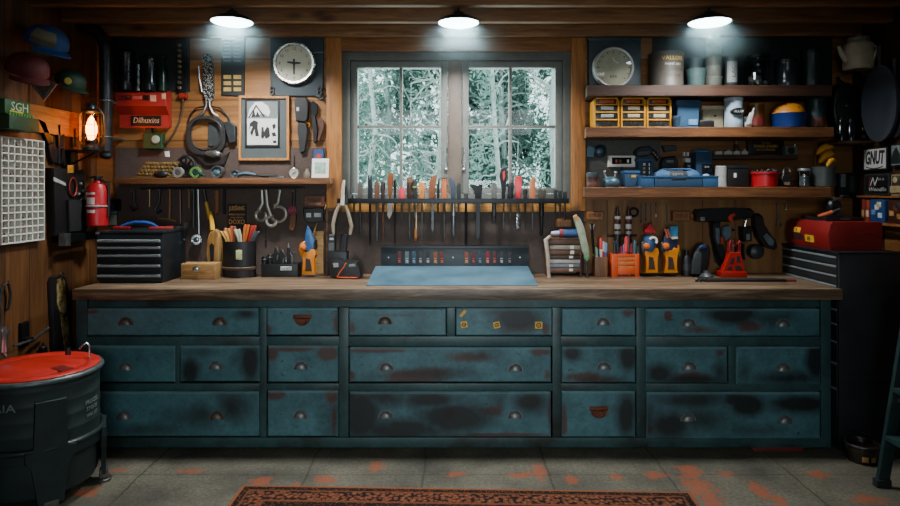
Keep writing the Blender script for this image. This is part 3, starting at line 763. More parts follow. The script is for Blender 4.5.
b = B(); b.lathe((xl, Yl, za+.005), [(0, 0), (.018, .006), (.030, H*.3), (.030, H*.5), (.016, H*.75), (0, H*.9)], 14, cap=False); part('flame', b, emis('ffa040', 30), t)
b = B()
for k in range(6):
    a = PI*k/3+.3; b.tube([(xl+.055*math.cos(a), Yl+.055*math.sin(a), zb_+.012), (xl+.058*math.cos(a), Yl+.058*math.sin(a), zb_+.1), (xl+.05*math.cos(a), Yl+.05*math.sin(a), zt+.002)], .0025, 5)
for zz in (zb_+.085, zb_+.15): b.torus((xl, Yl, zz), .057, .002, 'Z', 20, 5)
for s in (-1, 1): b.tube([(xl+s*.05, Yl, zb_+.02), (xl+s*.072, Yl, zb_+.06), (xl+s*.072, Yl, zt-.02), (xl+s*.045, Yl, zt+.02)], .005, 6)
b.torus((xl, Yl, zt+.045), .05, .002, 'Y', 16, 5, 1, .8, 0, PI)
part('wire_cage', b, mat('6b5a3f', .4, .8), t)
# vent pipe
Yq = 3.86; xq = X(106, Yq); r = S(6, Yq)
t = thing('flue_pipe', 'grey metal pipe running up the left corner and bending to the wall', 'pipe', (xq, Yq, Z(157, Yq)))
zt_ = Z(52, Yq); R_ = .16
pts = [(xq, Yq, Z(156, Yq)), (xq, Yq, Z(100, Yq)), (xq, Yq, zt_)]+[(xq-R_+R_*math.cos(a), Yq, zt_+R_*math.sin(a)) for a in [PI/2*k/8 for k in range(1, 9)]]
pts.append((XL+.001, Yq, zt_+R_))
b = B(); b.tube(pts, r, 18); b.ball((xq, Yq, Z(155, Yq)), r*1.02, sz=.7); part('pipe', b, mat('3b3f42', .35, .7, .3), t)
for v in (101, 137):
    b = B(); b.torus((xq, Yq, Z(v, Yq)), r+.003, .005, 'Z', 18, 6); b.box(xq-.012, xq+.012, Yq+r, YB, Z(v, Yq)-.008, Z(v, Yq)+.008, .002); part('clamp', b, STEEL, t)
# tool pouch board on the left wall
xp = -2.245; t = thing('tool_pouch', 'black tool pouch with carabiners hanging on the left wall beside the extinguisher', 'tool pouch', (XL, 3.65, Z(235, 3.65)))
pts = lwp([(54, 168), (85, 170), (86, 232), (56, 236)], xp)
b = B(); b.prism(pts, XL, xp, 'YZ', .008, 2); part('pouch', b, BLACK, t)
b = B(); b.prism(lwp([(66, 200), (83, 200), (83, 230), (67, 232)], xp), xp, xp+.02, 'YZ', .006, 2); part('pocket', b, RUBBER, t)
def loop(name, u, v, a, c, m, lb):
    Y = LY(u, xp); z = Z(v, Y); b = B()
    b.tube([(xp+.012, Y+a*math.cos(k*PI/8), z+c*math.sin(k*PI/8)) for k in range(16)], .0055, 7, closed=True); b.tube([(xp, Y, z+c), (xp+.014, Y, z+c+.004)], .003, 5)
    part(name, b, m, t, lb)
loop('carabiner', 71, 187, .035, .055, mat('8a3324', .4, .5), 'red carabiner'); loop('carabiner', 81, 207, .035, .055, mat('8fa6a6', .35, .7), 'pale steel carabiner')
loop('cord_coil', 81, 224, .045, .045, RUBBER, 'black cord coil'); loop('cord_coil', 80, 225, .032, .03, BLACKM, None)
b = B(); b.prism(lwp([(67, 165), (73.5, 165), (73.5, 173), (67, 173)], xp), xp, xp+.004, 'YZ', .001); part('tag', b, mat('c98a2c', .5), t, 'amber tag')
for u, v in ((80, 184), (83, 191), (78, 194), (79, 215)): b = B(); Y = LY(u, xp); b.ball((xp+.004, Y, Z(v, Y)), .012, seg=10, rings=6); part('snap', b, STEEL, t)
b = B(); b.prism(lwp([(53, 177), (65, 183), (65, 186), (53, 181)], xp), xp, xp+.006, 'YZ', .001); part('reflective_strap', b, mat('b8bcba', .4), t, 'pale strap')
# tools above pouch
def lwtool(name, lb, cat, parts_, x=XL+.001, th=.02):
    ps = [lwp(p[1], x) for p in parts_]; y = ps[0][0][0]; z = min(q[1] for p in ps for q in p)
    t = thing(name, lb, cat, (XL, y, z))
    for (nm, _, m), p in zip(parts_, ps):
        b = B(); b.prism(p, XL, XL+th*(1.4 if nm == 'handle' else 1), 'YZ', .003); part(nm, b, m, t)
    return t
lwtool('hand_saw', 'black hand saw with a broad handle hanging on left wall above the pouch', 'saw', [('blade', [(34, 118), (42, 122), (53, 150), (49, 153)], BLACKM), ('handle', [(44, 146), (50, 142), (54, 152), (53, 163), (49, 163), (46, 156)], BLACK)])
lwtool('pry_bar', 'flat dark pry bar hanging on the wall right of the hand saw', 'pry bar', [('bar', [(54.5, 124), (57.5, 124), (57.5, 150), (55.8, 152)], BLACK), ('handle', [(55.5, 148), (58, 148), (58.4, 163), (56, 164)], DSTEEL)])
lwtool('pliers', 'dark pliers spread open on the wall just above the pouch', 'pliers', [('jaws', [(59, 134), (62, 133), (60, 148), (57, 150)], BLACKM), ('handle', [(56, 148), (60, 147), (63, 164), (60, 166)], BLACK), ('handle', [(57.5, 147), (54.5, 149), (54.5, 164), (57, 165)], BLACK)])
lwtool('chisel', 'slim dark chisel on left wall between pliers and lantern', 'chisel', [('blade', [(70, 128), (73, 128), (73, 148), (70.5, 149)], DSTEEL), ('handle', [(69.5, 148), (73.5, 147), (74, 164), (70, 165)], BROWNW)])
# fire extinguisher
Ye = 3.80; xe = X(97.5, Ye); z0 = Z(226, Ye); r = S(9.6, Ye)
t = thing('fire_extinguisher', 'red fire extinguisher with white labels strapped in the left corner', 'fire extinguisher', (xe, Ye, z0))
h = Z(183, Ye)-z0
b = B(); b.lathe((xe, Ye, z0), [(r*.9, 0), (r, .006), (r, h-.03), (r*.8, h-.008), (r*.4, h), (r*.35, h+.012), (0, h+.012)], 24); part('cylinder', b, mat('a81822', .35, 0, .15), t)
b = B(); b.lathe((xe, Ye, z0+h+.01), [(.018, 0), (.018, .02), (.028, .022), (.028, .032), (0, .034)], 14); b.box(xe-.06, xe+.02, Ye-.012, Ye+.012, z0+h+.03, z0+h+.04, .003); b.tube([(xe+.02, Ye, z0+h+.02), (xe+.065, Ye, z0+h), (xe+.07, Ye, z0+h-.08), (xe+.066, Ye, z0+.06)], .008, 8); part('valve', b, BLACK, t)
for (v0, v1, a0, a1) in ((192.5, 194.5, -1.1, .3), (197.5, 204, -.75, .25), (209.5, 212.5, -.7, .3)):
    b = B(); b.sheet(lambda a, c, v0=v0, v1=v1, a0=a0, a1=a1: (xe+(r+.001)*math.sin(a0+(a1-a0)*a), Ye-(r+.001)*math.cos(a0+(a1-a0)*a), Z(v1, Ye)+(Z(v0, Ye)-Z(v1, Ye))*c), 8, 1, (0, -.0005, 0)); part('label', b, mat('e2d8d0', .5), t, 'white label')
b = B(); b.torus((xe, Ye, Z(206, Ye)), r+.003, .006, 'Z', 20, 6); part('strap', b, mat('b9b4b0', .4, .3), t, 'pale strap')
b = B(); b.box(xe-.02, xe+.02, Ye+r-.004, YB, Z(212, Ye), Z(200, Ye), .002); part('wall_mount', b, BLACKM, t)
# swatch packets
t = thing('card_pack', 'two small green and grey cards hanging right of the extinguisher', 'cards', (X(112.5, 4.0), 4.0, Z(225, 4.0)))
for v0, v1, m in ((205, 214, mat('5f8f86', .5)), (215, 225, mat('8c9489', .5))):
    b = B(); b.box(X(108.5, 4.0), X(116.5, 4.0), 4.0, 4.006, Z(v1, 4.0), Z(v0, 4.0), .001); part('card', b, m, t)
b = B(); b.tube([(X(112.5, 4.0), 4.004, Z(225, 4.0)), (X(112.5, 4.0), 4.008, Z(198, 4.0)), (X(112.5, 4.0), YB, Z(197, 4.0))], .003, 6); part('hanger', b, DSTEEL, t)
# bench bracket / clamp under the pouch
t = thing('wall_clamp', 'black clamp bar with silver jaw tip on the left wall beside the toolbox', 'clamp', (XL, 3.6, Z(246, 3.6)))
b = B(); b.prism(lwp([(69, 234), (99, 231), (99, 238), (69, 243)], -2.2), XL, -2.2, 'YZ', .006, 2); part('bar', b, BLACKM, t)
b = B(); b.prism(lwp([(67, 233), (71, 233), (71, 246), (67, 246)], -2.19), -2.24, -2.19, 'YZ', .003); part('jaw', b, STEEL, t)
# black-and-brass saw guard on lower left wall
t = thing('saw_scabbard', 'black saw scabbard with worn brass strip leaning down the left wall by the worktop', 'scabbard', (XL, LY(60), Z(352, 3.6)))
b = B(); b.prism(lwp([(52, 282), (54, 277), (60, 275.5), (66, 277), (67.5, 282), (73, 350), (55, 353)], XL+.03), XL, XL+.03, 'YZ', .004, 2); part('sheath', b, BLACK, t)
b = B(); b.prism(lwp([(57, 280), (61, 277.5), (65, 281), (66, 300), (70, 345), (65, 352), (60.5, 312), (57, 305)], XL+.034), XL+.03, XL+.036, 'YZ', .002)
m, nt, bs = nodes('worn_brass'); tc = N(nt, 'ShaderNodeTexCoord'); nz = N(nt, 'ShaderNodeTexNoise', Scale=22, Detail=6, Roughness=.7); L(nt, tc.outputs['Object'], nz.inputs[0])
L(nt, ramp(nt, nz.outputs[0], [(.4, lin('2a2418')), (.5, lin('8d7a48')), (.65, lin('b8a878'))]), bs.inputs[0]); bs.inputs['Roughness'].default_value = .5; bs.inputs['Metallic'].default_value = .4
part('brass_strip', b, m, t, 'worn brass strip'); b = B(); b.torus((XL+.012, LY(60), Z(277, LY(60))+.012), .014, .003, 'X', 14, 5); part('hanging_loop', b, BLACK, t)
# tap and wire loop at far left
Yt = 3.16
t = thing('wall_tap', 'chrome wall tap with a long lever on left wall above the red-lidded barrel', 'tap', (XL, 3.3, Z(350, 3.3)))
b = B(); y = LY(22); b.box(XL, XL+.02, y-.03, y+.03, Z(347, y), Z(322, y), .006, 2); b.cyl((XL+.02, y, Z(340, y)), (XL+.06, y, Z(340, y)), .018, .014); part('wall_plate', b, BLACKM, t)
b = B(); b.tube([(XL+.05, LY(4), Z(346, LY(4))), (XL+.055, y, Z(340, y)), (XL+.05, LY(40), Z(328, LY(40)))], .007, 8); part('lever', b, STEEL, t)
b = B(); y2 = LY(3, XL+.05); b.cyl((XL+.05, y2, Z(352, y2)), (XL+.05, y2, Z(327, y2)), .022, .022, 14); b.cyl((XL+.05, y2, Z(334, y2)), (XL+.05, y2, Z(330, y2)), .028, .028, 14); b.tube([(XL+.05, y2, Z(352, y2)), (XL+.06, y2+.01, Z(358, y2))], [.012, .006], 8); part('spout', b, CHROME, t)
b = B(); y3 = LY(3, XL+.02); b.tube([(XL+.02, y3-.02, Z(328, y3)), (XL+.02, y3-.02, Z(300, y3)), (XL+.02, y3, Z(285, y3)), (XL+.02, y3+.035, Z(283, y3)), (XL+.02, y3+.055, Z(295, y3)), (XL+.018, y3+.045, Z(310, y3)), (XL, y3+.04, Z(312, y3))], .007, 8)
solo('wall_hook', b, DSTEEL, 'dark curved metal hook on the left wall above the tap', 'hook')
b = B(); y = LY(43, XL+.03); b.lathe((XL+.03, y, Z(356, y)), [(.018, 0), (.02, .01), (.02, .05), (.008, .06), (.008, .075), (0, .075)], 12); b.tube([(XL, y, Z(352, y)), (XL+.03, y, Z(352, y))], .004); solo('hanging_bottle', b, BLACK, 'small black bottle fixed to the wall just above the red lid', 'bottle')

# ================================================================ BARREL
Yc, xc, r = 3.0, -1.985, .27
zl = EH-(367-HV)*Yc/F
t = thing('waste_barrel', 'dark green barrel on legs with a red lid at the left front', 'barrel', (xc, Yc, 0))
c = (xc, Yc, 0); zb = .295
BG = mat('1d2d2c', .62, .0, .35, 10, .1)
b = B(); prof = [(r-.03, .07), (r-.02, .09), (r-.012, zb)]
for k in range(4):
    z = zb+(zl-.03-zb)*(k+1)/4.2; prof += [(r-.012, z-.012), (r-.010, z-.006), (r-.012, z)]
prof += [(r-.01, zl-.025)]
b.lathe(c, prof, 48); part('drum', b, BG, t)
b = B(); b.torus((xc, Yc, zl-.012), r-.004, .013, 'Z', 48, 10); part('rim', b, mat('5d6a6c', .4, .5, .3), t, 'grey rim')
b = B(); b.lathe((xc, Yc, zl), [(r-.012, -.012), (r-.008, .004), (r-.02, .012), (r*.80, .010), (r*.76, .003), (r*.72, .003), (r*.68, .010), (r*.3, .014), (0, .015)], 48); lid = part('lid', b, mat('b5231a', .4, 0, .25, 8), t, 'red lid')
b = B(); b.box(xc+.10, xc+.20, Yc-.09, Yc-.03, zl+.009, zl+.014, .003, 2, ('Z', -.5)); part('label', b, mat('6a1712', .5), lid)
b = B(); b.cyl((xc+.02, Yc+.2, zl+.008), (xc+.02, Yc+.2, zl+.04), .014, .012); part('knob', b, BLACK, lid)
b = B(); b.tube([(xc+.165, Yc+.14, zl+.008), (xc+.165, Yc+.14, zl+.07), (xc+.155, Yc+.135, zl+.085), (xc+.135, Yc+.125, zl+.07), (xc+.125, Yc+.12, zl+.055)], .005, 8); part('hook', b, CHROME, lid)
LEGM = mat('22302f', .4, .2, .3, 10)
b = B(); b.torus((xc, Yc, zb), r+.004, .014, 'Z', 48, 10); b.lathe(c, [(r-.01, zb-.05), (r+.008, zb-.05), (r+.008, zb), (r-.01, zb)], 48, cap=False); part('base_ring', b, LEGM, t)
feet = []
for k, a in enumerate((math.radians(-47), math.radians(28), math.radians(100), math.radians(197))):
    ca, sa = math.cos(a), math.sin(a); px, py = xc+(r+.006)*ca, Yc+(r+.006)*sa; Rz = Matrix.Rotation(a+PI/2, 3, 'Z')
    b = B(); w0, w1 = .062, .052
    b.prism([(px-.10, zb+.005), (px-.10, zb-.04), (px-w0-.008, zb-.07), (px-w1, .05), (px+w1, .05), (px+w0+.008, zb-.07), (px+.10, zb-.04), (px+.10, zb+.005)]+([(px+w0, zb+.005), (px+w0, zl-.09), (px-w0, zl-.09), (px-w0, zb+.005)] if k == 0 else []), py-.010, py+.010, 'XZ', .004, 1, Rz, (px, py, 0))
    lg = part('leg', b, LEGM, t)
    b = B(); b.box(px-.03, px+.03, py-.02, py+.02, .02, .065, .006, 2, Rz); b.lathe((px, py, 0), [(.034, .0005), (.036, .012), (.02, .02), (.014, .045), (0, .045)], 14); part('foot', b, mat('70706c', .35, .8, .4), lg, 'steel foot')
# writing on the drum, bent round its side
def drum_text(txt, u, v, w, h, m, nm='lettering'):
    zc_ = Z(v, Yc-.2); b = B(); b.text(txt, 0, 0, 0, h, 'front', .0006, width=w)
    a0 = math.atan2(-math.sqrt(max(0, r*r-(X(u, 2.85)-xc)**2)), X(u, 2.85)-xc)
    for q in b.bm.verts:
        a = a0+q.co.x/r; rr_ = r-.0085-q.co.y
        q.co = Vector((xc+rr_*math.cos(a), Yc+rr_*math.sin(a), zc_+q.co.z))
    part(nm, b, m, t)
TXM = mat('6c7a78', .6)
drum_text('AIA', 21, 405, .10, .05, TXM); drum_text('PROCESS', 84, 415, .10, .03, TXM); drum_text('STOCK', 84, 422, .09, .026, TXM); drum_text('WALL LIST', 84, 429, .09, .022, TXM)
# ================================================================ BACK WALL, LEFT OF THE WINDOW
def rect(u0, u1, v0, v1): return [(u0, v0), (u1, v0), (u1, v1), (u0, v1)]
def base(Y, pts): return ((min(p[0] for p in pts)+max(p[0] for p in pts))/2, max(p[1] for p in pts))
def T0(name, lb, cat, u, v, Y, group=None, z=None): return thing(name, lb, cat, (X(u, Y), Y, Z(v, Y) if z is None else z), group)
def sp(t, name, m, pts, y0, y1, lb=None, bev=.0015): b = B(); b.sil(pts, y0, y1, bev); return part(name, b, m, t, lb)
def ps(t, name, m, pts, r, Y, lb=None, seg=8):
    """tube through photo pixels at depth Y (each point may carry its own depth)"""
    b = B(); b.tube([(X(p[0], p[2] if len(p) > 2 else Y), p[2] if len(p) > 2 else Y, Z(p[1], p[2] if len(p) > 2 else Y)) for p in pts], r, seg); return part(name, b, m, t, lb)
def label_part(t, txt, u, v, Y, wpx, hpx, m, name='lettering', shear=0):
    b = B(); b.text(txt, X(u, Y), Y-.0006, Z(v, Y), S(hpx, Y)*1.35, 'front', .0006, width=S(wpx, Y), shear=shear); return part(name, b, m, t)
GOLD = mat('b89a4e', .5, 0, .25)
# red dispenser on the wall
Yr = 3.965
t = T0('wall_dispenser', 'bright red lettered dispenser box on the wall at upper left', 'dispenser', 143, 128, 4.0)
RD = mat('a52c26', .42, 0, .15, 8)
def yz(v, Y): return (Y, Z(v, Y))
b = B(); b.prism([yz(92, 3.98), yz(91, YB), yz(127, YB), yz(128, 4.012), yz(115, 4.012), yz(106, 3.965), yz(93, 3.965)], X(115.5, 3.965), X(166, 3.965), 'YZ', .005, 2); body = part('housing', b, RD, t)
sp(t, 'name_plate', BLACK, rect(131, 161, 115.5, 125.5), 4.006, 4.014); label_part(t, 'Dilhuxins', 146, 120.5, 4.006, 26, 6, mat('d8b08a', .5), shear=.2)
sp(t, 'window_strip', mat('33161a', .4), rect(118.5, 131, 95, 100), 3.961, 3.9652); label_part(t, 'EZM', 124.6, 97.6, 3.961, 10, 4, mat('a8322a', .5))
sp(t, 'window_strip', mat('c7625a', .4), rect(132.5, 142, 96, 99.5), 3.961, 3.9652); sp(t, 'window_strip', mat('33161a', .4), rect(143, 149, 95, 100), 3.961, 3.9652)
sp(t, 'label', mat('cfa183', .5), rect(150, 156, 95, 101.5), 3.961, 3.9652, 'pale label'); sp(t, 'label', mat('d9b48f', .5), rect(161.5, 165.5, 93.5, 99), 3.961, 3.9652, 'pale label')
ztopR = Z(91.3, 4.0)
# canisters standing on it
def can(name, lb, cat, u, wpx, vtop, Y, z0, m, capm=None, caph=.02, group=None, prof=None, seg=24, metalcap=None):
    """round container: body profile, separate lid"""
    x = X(u, Y); r = S(wpx, Y)/2; h = Z(vtop, Y)-z0
    t = thing(name, lb, cat, (x, Y, z0), group)
    b = B(); hb = h-(caph if capm else 0)
    if prof: b.lathe((x, Y, z0), [(r*p, hb*q) for p, q in prof], seg)
    else: b.lathe((x, Y, z0), [(r*.96, 0), (r, .004), (r, hb*.3), (r*.985, hb*.32), (r*.985, hb*.9), (r, hb*.92), (r, hb), (r*.93, hb), (r*.9, hb-.004), (0, hb-.004)], seg)
    part('body', b, m, t)
    if capm:
        b = B(); b.lathe((x, Y, z0+hb), [(r*.98, -.002), (r*1.04, 0), (r*1.04, caph*.8), (r*.98, caph), (r*.3, caph), (0, caph*.9)], seg); part('lid', b, capm, t)
    return t, x, r, h
DGL = mat('191d1f', .25, .1, .4)
can('canister', 'tall black canister standing left on top of the red dispenser', 'canister', 126, 16, 50, 4.0, ztopR, DGL, BLACKM)
t, x, r, h = can('spindle_stack', 'shiny stacked steel cups on the red dispenser, right of the tall black canister', 'cups', 138, 7, 58, 4.0, ztopR, mat('777b7d', .2, .95, .3), None, prof=[(1, 0), (1, .14), (.7, .16), (.7, .2), (1, .22), (1, .36), (.7, .38), (.7, .42), (1, .44), (1, .58), (.7, .6), (.7, .64), (1, .66), (1, .8), (.6, .84), (.5, .98), (0, 1)])
can('jar', 'dark glass jar on the red dispenser beside the stacked steel cups', 'jar', 150, 14, 56, 4.0, ztopR, mat('1c2529', .15, 0, .3), BLACK)
can('bottle', 'dark green bottle at the right end of the red dispenser top', 'bottle', 162.5, 9, 56, 4.0, ztopR, mat('173428', .2, 0, .3), BLACK, .012, prof=[(1, 0), (1, .55), (.9, .66), (.45, .78), (.4, 1), (0, 1)])
# strip of sockets
t = T0('socket_rail', 'tall dark rail of small sockets on the wall right of the red dispenser', 'socket rail', 181, 95, YB)
sp(t, 'rail', BLACK, rect(176, 186, 34, 94), YB-.012, YB)
for k in range(9):
    b = B(); v = 46+k*5.3; x, z = X(181, YB), Z(v, YB); b.lathe((x, YB-.012, z), [(.011, 0), (.011, .018), (.007, .02), (.006, .014), (0, .014)], 12, 'Y'); part('socket', b, mat('8f8468', .4, .6, .3), t)
t = T0('air_hose', 'thin tan hose with a red fitting looping down the wall to the green box', 'hose', 178, 143, YB)
ps(t, 'hose', mat('4a3820', .6), [(183, 97, 4.03), (183, 108, 4.035), (180, 120, 4.04), (174, 133, 4.03), (167, 142, 4.02), (161, 143, 4.02)], .007, 4.03); ps(t, 'fitting', mat('9c2a20', .4), [(180, 96, 4.03), (187, 96, 4.03)], .02, 4.03, 'red fitting')
b = B(); b.cyl((X(183, 4.03), 4.03, Z(97, 4.03)), (X(183, 4.03), YB, Z(97, YB)), .006); part('hook', b, STEEL, t)
t = T0('gauge_box', 'small green box with a round dial on the wall under the red dispenser', 'gauge', 151, 149, YB)
sp(t, 'box_body', mat('173d1e', .5, 0, .3), rect(143, 162, 133, 149), YB-.05, YB, None, .004)
b = B(); b.lathe((X(156, 4.0), YB-.05, Z(139.5, 4.0)), [(.026, 0), (.026, .008), (.02, .01), (0, .008)], 20, 'Y'); part('dial', b, mat('9aa89a', .4), t, 'pale dial')
sp(t, 'bracket', BLACK, rect(145, 151, 128, 133.5), YB-.03, YB)
# giant spanner / chain wrench with checkered handle
m, nt, bs = nodes('checkered_steel'); tc = N(nt, 'ShaderNodeTexCoord'); vo = N(nt, 'ShaderNodeTexVoronoi', Scale=115); L(nt, tc.outputs['Object'], vo.inputs[0])
L(nt, ramp(nt, vo.outputs['Distance'], [(.25, lin('c9cbc6')), (.5, lin('20221f'))]), bs.inputs[0]); bs.inputs['Roughness'].default_value = .4; bs.inputs['Metallic'].default_value = .3
t = T0('ring_puller', 'large black ring puller with silver checkered handle hanging on the left wall', 'puller', 210, 165, YB)
sp(t, 'handle', m, [(202, 56), (204, 53.5), (208, 53.5), (211, 56), (213, 76), (213.5, 94), (211, 102), (205, 102), (203, 94)], YB-.035, YB-.008, 'silver checkered handle', .004)
ps(t, 'blade', mat('b0b4b4', .3, .9), [(198.5, 66), (199.5, 78), (202, 92)], .006, YB-.02)
for s in (-1, 1): ps(t, 'arm', STEEL, [(208+s*1.6, 99), (208+s*1.8, 106), (208+s*5, 113), (208+s*11, 117)], .008, YB-.028); ps(t, 'wire', BLACKM, [(208+s*2, 106), (208+s*12, 108), (209+s*19, 115), (209+s*21, 124)], .005, YB-.02)
b = B(); xo, zo = X(211, YB), Z(135, YB); n = 40
sup = lambda u, v, r, q: [(u+r*math.copysign(abs(math.cos(a))**q, math.cos(a)), v-r*math.copysign(abs(math.sin(a))**q, math.sin(a))) for a in [2*PI*k/n for k in range(n)]]
ou = sup(208.2, 136, 19.3, .74); inn = sup(206.8, 134.5, 15, .85)
def ringp(b, ou, inn, Y0, Y1):
    A = [b.bm.verts.new((X(u, YB), Y0, Z(v, YB))) for u, v in ou]; C = [b.bm.verts.new((X(u, YB), Y0, Z(v, YB))) for u, v in inn]
    D = [b.bm.verts.new((q.co.x, Y1, q.co.z)) for q in A]; E = [b.bm.verts.new((q.co.x, Y1, q.co.z)) for q in C]
    for i in range(len(ou)):
        j = (i+1) % len(ou)
        for a, c in ((A, C), (C, E), (E, D), (D, A)): b.bm.faces.new((a[i], a[j], c[j], c[i]))
ringp(b, ou, inn, YB-.04, YB-.006); part('ring', b, mat('2b2b2a', .5, .1), t)
sp(t, 'back_plate', mat('3a3f40', .5, .2), rect(208, 227, 122, 146), YB-.012, YB-.004)
ps(t, 'ring_band', DSTEEL, [(q[0], q[1]) for q in sup(206.8, 134.5, 15.4, .85)]+[(222.2, 134.5)], .003, YB-.042)
sp(t, 'jaw_plate', mat('2a2624', .5, .3), [(192, 154), (200, 158), (221, 158), (229, 152), (224, 165), (205, 166)], YB-.03, YB-.006, None, .003)
sp(t, 'ratchet', mat('3c4143', .4, .5), [(223, 122), (229, 121), (235, 126), (235, 142), (229, 143)], YB-.05, YB-.008, None, .004)
b = B(); b.cyl((X(208, YB), YB-.02, Z(60, YB)), (X(208, YB), YB, Z(60, YB)), .006); part('peg', b, STEEL, t)
b = B(); x, z = X(212.5, 4.0), Z(154, 4.0); b.ball((x, YB-.045, z), .058, 1, .35, .42); t = solo('oval_shell', b, mat('8a8a86', .25, .8, .3), 'silver oval dish on the wall right above the left shelf', 'dish')
# black label board
t = T0('label_board', 'black board of small labels on the wall left of the clock', 'board', 232, 96, YB)
sp(t, 'board', mat('161c1e', .5), [(221, 34), (245, 34), (244, 96), (221, 95)], YB-.012, YB)
for i in range(9):
    for j in range(2):
        v = 41+i*3.8 if i < 6 else 75+(i-6)*6.2; h = 1.5 if i < 6 else 3.8
        mm = mat('4a5250', .5) if i < 6 else GOLD
        sp(t, 'label', mm, rect(223.5+j*10, 231+j*10, v, v+h), YB-.015, YB-.0115, None if i < 6 else 'tan label', .0005)
# clock on board
t = T0('wall_clock', 'round cream wall clock with cross-shaped hands on a dark green board', 'clock', 296, 96, YB)
sp(t, 'board', mat('22343a', .55, 0, .3), [(270, 32), (324, 30), (323, 96), (270.5, 96)], YB-.018, YB, None, .003)
Yk = YB-.018; xk, zk = X(295, Yk), Z(64, Yk)
b = B(); b.lathe((xk, Yk, zk), [(.132, 0), (.138, .012), (.138, .03), (.13, .036), (.118, .034), (.114, .02), (0, .02)], 48, 'Y'); part('rim', b, mat('a9a8a0', .25, .85, .25), t)
b = B(); b.lathe((xk, Yk-.020, zk), [(.115, 0), (.115, .002), (0, .002)], 40, 'Y'); face = part('clock_face', b, mat('d2cdb4', .5, 0, .12, 14), t, 'aged cream face')
for k in range(12):
    a = PI/2-k*PI/6; b = B(); b.text(str(k if k else 12), xk+.094*math.cos(a), Yk-.0225, zk+.094*math.sin(a), .026, 'front', .0005); part('numeral', b, mat('2a2620', .6), face)
HD = mat('26221e', .5)
def hand(pts):
    b = B(); b.prism([(xk+x, zk+z) for x, z in pts], Yk-.028, Yk-.024, 'XZ'); part('hand', b, HD, t)
hand([(-.006, .028), (.006, .028), (.005, -.07), (0, -.074), (-.005, -.07)]); hand([(-.043, .012), (-.043, .002), (0, -.006), (.042, -.004), (.042, .006), (0, .010)])
b = B(); b.lathe((xk, Yk-.028, zk), [(.012, 0), (.012, .004), (0, .006)], 14, 'Y'); part('hub', b, HD, t)
for u in (272.5, 319.5):
    b = B(); x, z = X(u, Yk), Z(91, Yk); b.torus((x, Yk-.008, z+.012), .012, .005, 'Y', 14, 6); b.torus((x, Yk-.008, z-.012), .013, .005, 'Y', 14, 6); part('hinge_clasp', b, STEEL, t)
b = B(); b.cyl((X(314, Yk), Yk-.01, Z(53, Yk)), (X(324, Yk), Yk-.01, Z(52.5, Yk)), .003); part('latch', b, STEEL, t)
t = T0('power_cord', 'dark looped cord end hanging off the lower right corner of the clock board', 'cord', 324, 100, YB)
ps(t, 'cord', BLACK, [(318, 96, 4.03), (321, 99, 4.02), (326, 97, 4.02), (328, 93, 4.03), (325, 89, 4.03), (320, 90, 4.025)], .005, 4.03); b = B(); b.box(X(317, 4.03), X(322, 4.03), 4.02, YB, Z(98, 4.03), Z(95, 4.03), .003); part('plug', b, BLACK, t)
# framed print
t = T0('framed_picture', 'wood-framed ink print with grey mat hanging between the puller and the clock', 'picture', 263, 160, YB)
FM = wood('picture_frame_wood', '8a5528', 'b5783c', 'd09a58', 'Z', 2, .45, knots=False); Yf = YB-.032
for pts in ([(238.5, 95.5), (289, 96), (286.5, 98.5), (241, 98)], [(238.5, 95.5), (241, 98), (241, 158), (238.5, 160.5)], [(289, 96), (289, 160.5), (286.5, 158), (286.5, 98.5)], [(238.5, 160.5), (241, 158), (286.5, 158), (289, 160.5)]):
    sp(t, 'frame', FM, pts, Yf, YB, None, .001)
sp(t, 'mat_board', mat('46504f', .7, 0, .15), rect(240.5, 287, 97.5, 158.5), YB-.020, YB-.0125)
sp(t, 'inner_frame', BLACK, rect(245, 279.5, 99.5, 147.5), YB-.026, YB-.0195)
pr = sp(t, 'print', mat('d3d4cf', .6, 0, .06), rect(247, 277.5, 101.5, 145), YB-.028, YB-.0255, 'black and white print')
INK = mat('1b1c1c', .6, 0, .2); GR = mat('6d7776', .6, 0, .2); yi = YB-.0285
sp(pr, 'grey_field', GR, rect(247, 277.3, 101.6, 118.5), yi, YB-.0275, None, 0)
yi -= .0006
sp(pr, 'ink_shape', WHITE, [(247.5, 117.8), (249.5, 109), (255, 102), (262, 102), (268, 106), (270, 112), (268.5, 116.5), (262, 113), (258, 116)], yi, yi+.0006, None, 0)
yi -= .0006
sp(pr, 'ink_shape', INK, [(247.8, 118), (256, 104.5), (265, 116.5), (263.5, 117.2), (256.3, 107), (249.6, 117.5)], yi, yi+.0006, None, 0); sp(pr, 'ink_shape', INK, [(251, 117), (254, 110), (255.5, 116), (257.5, 111), (260, 117)], yi, yi+.0006, None, 0)
for pts in ([(249, 130), (250, 123), (254, 120), (258, 122), (257.5, 128), (259, 136), (255.5, 136.5), (254.5, 129), (252, 136), (250, 133), (252.5, 127), (251, 126)], [(261, 137), (261.5, 127), (263.5, 127), (264, 132), (267, 126.5), (269, 128), (270, 136), (266, 139), (264.5, 136), (263, 139)], [(272, 125), (275, 123.5), (276, 127), (273.5, 130)], [(271.5, 133), (275, 132), (276.5, 136), (272.5, 136.5)], [(273, 140.5), (276.3, 140.5), (276.3, 143), (273, 143)]):
    sp(pr, 'ink_shape', INK, pts, yi, yi+.001, None, 0)
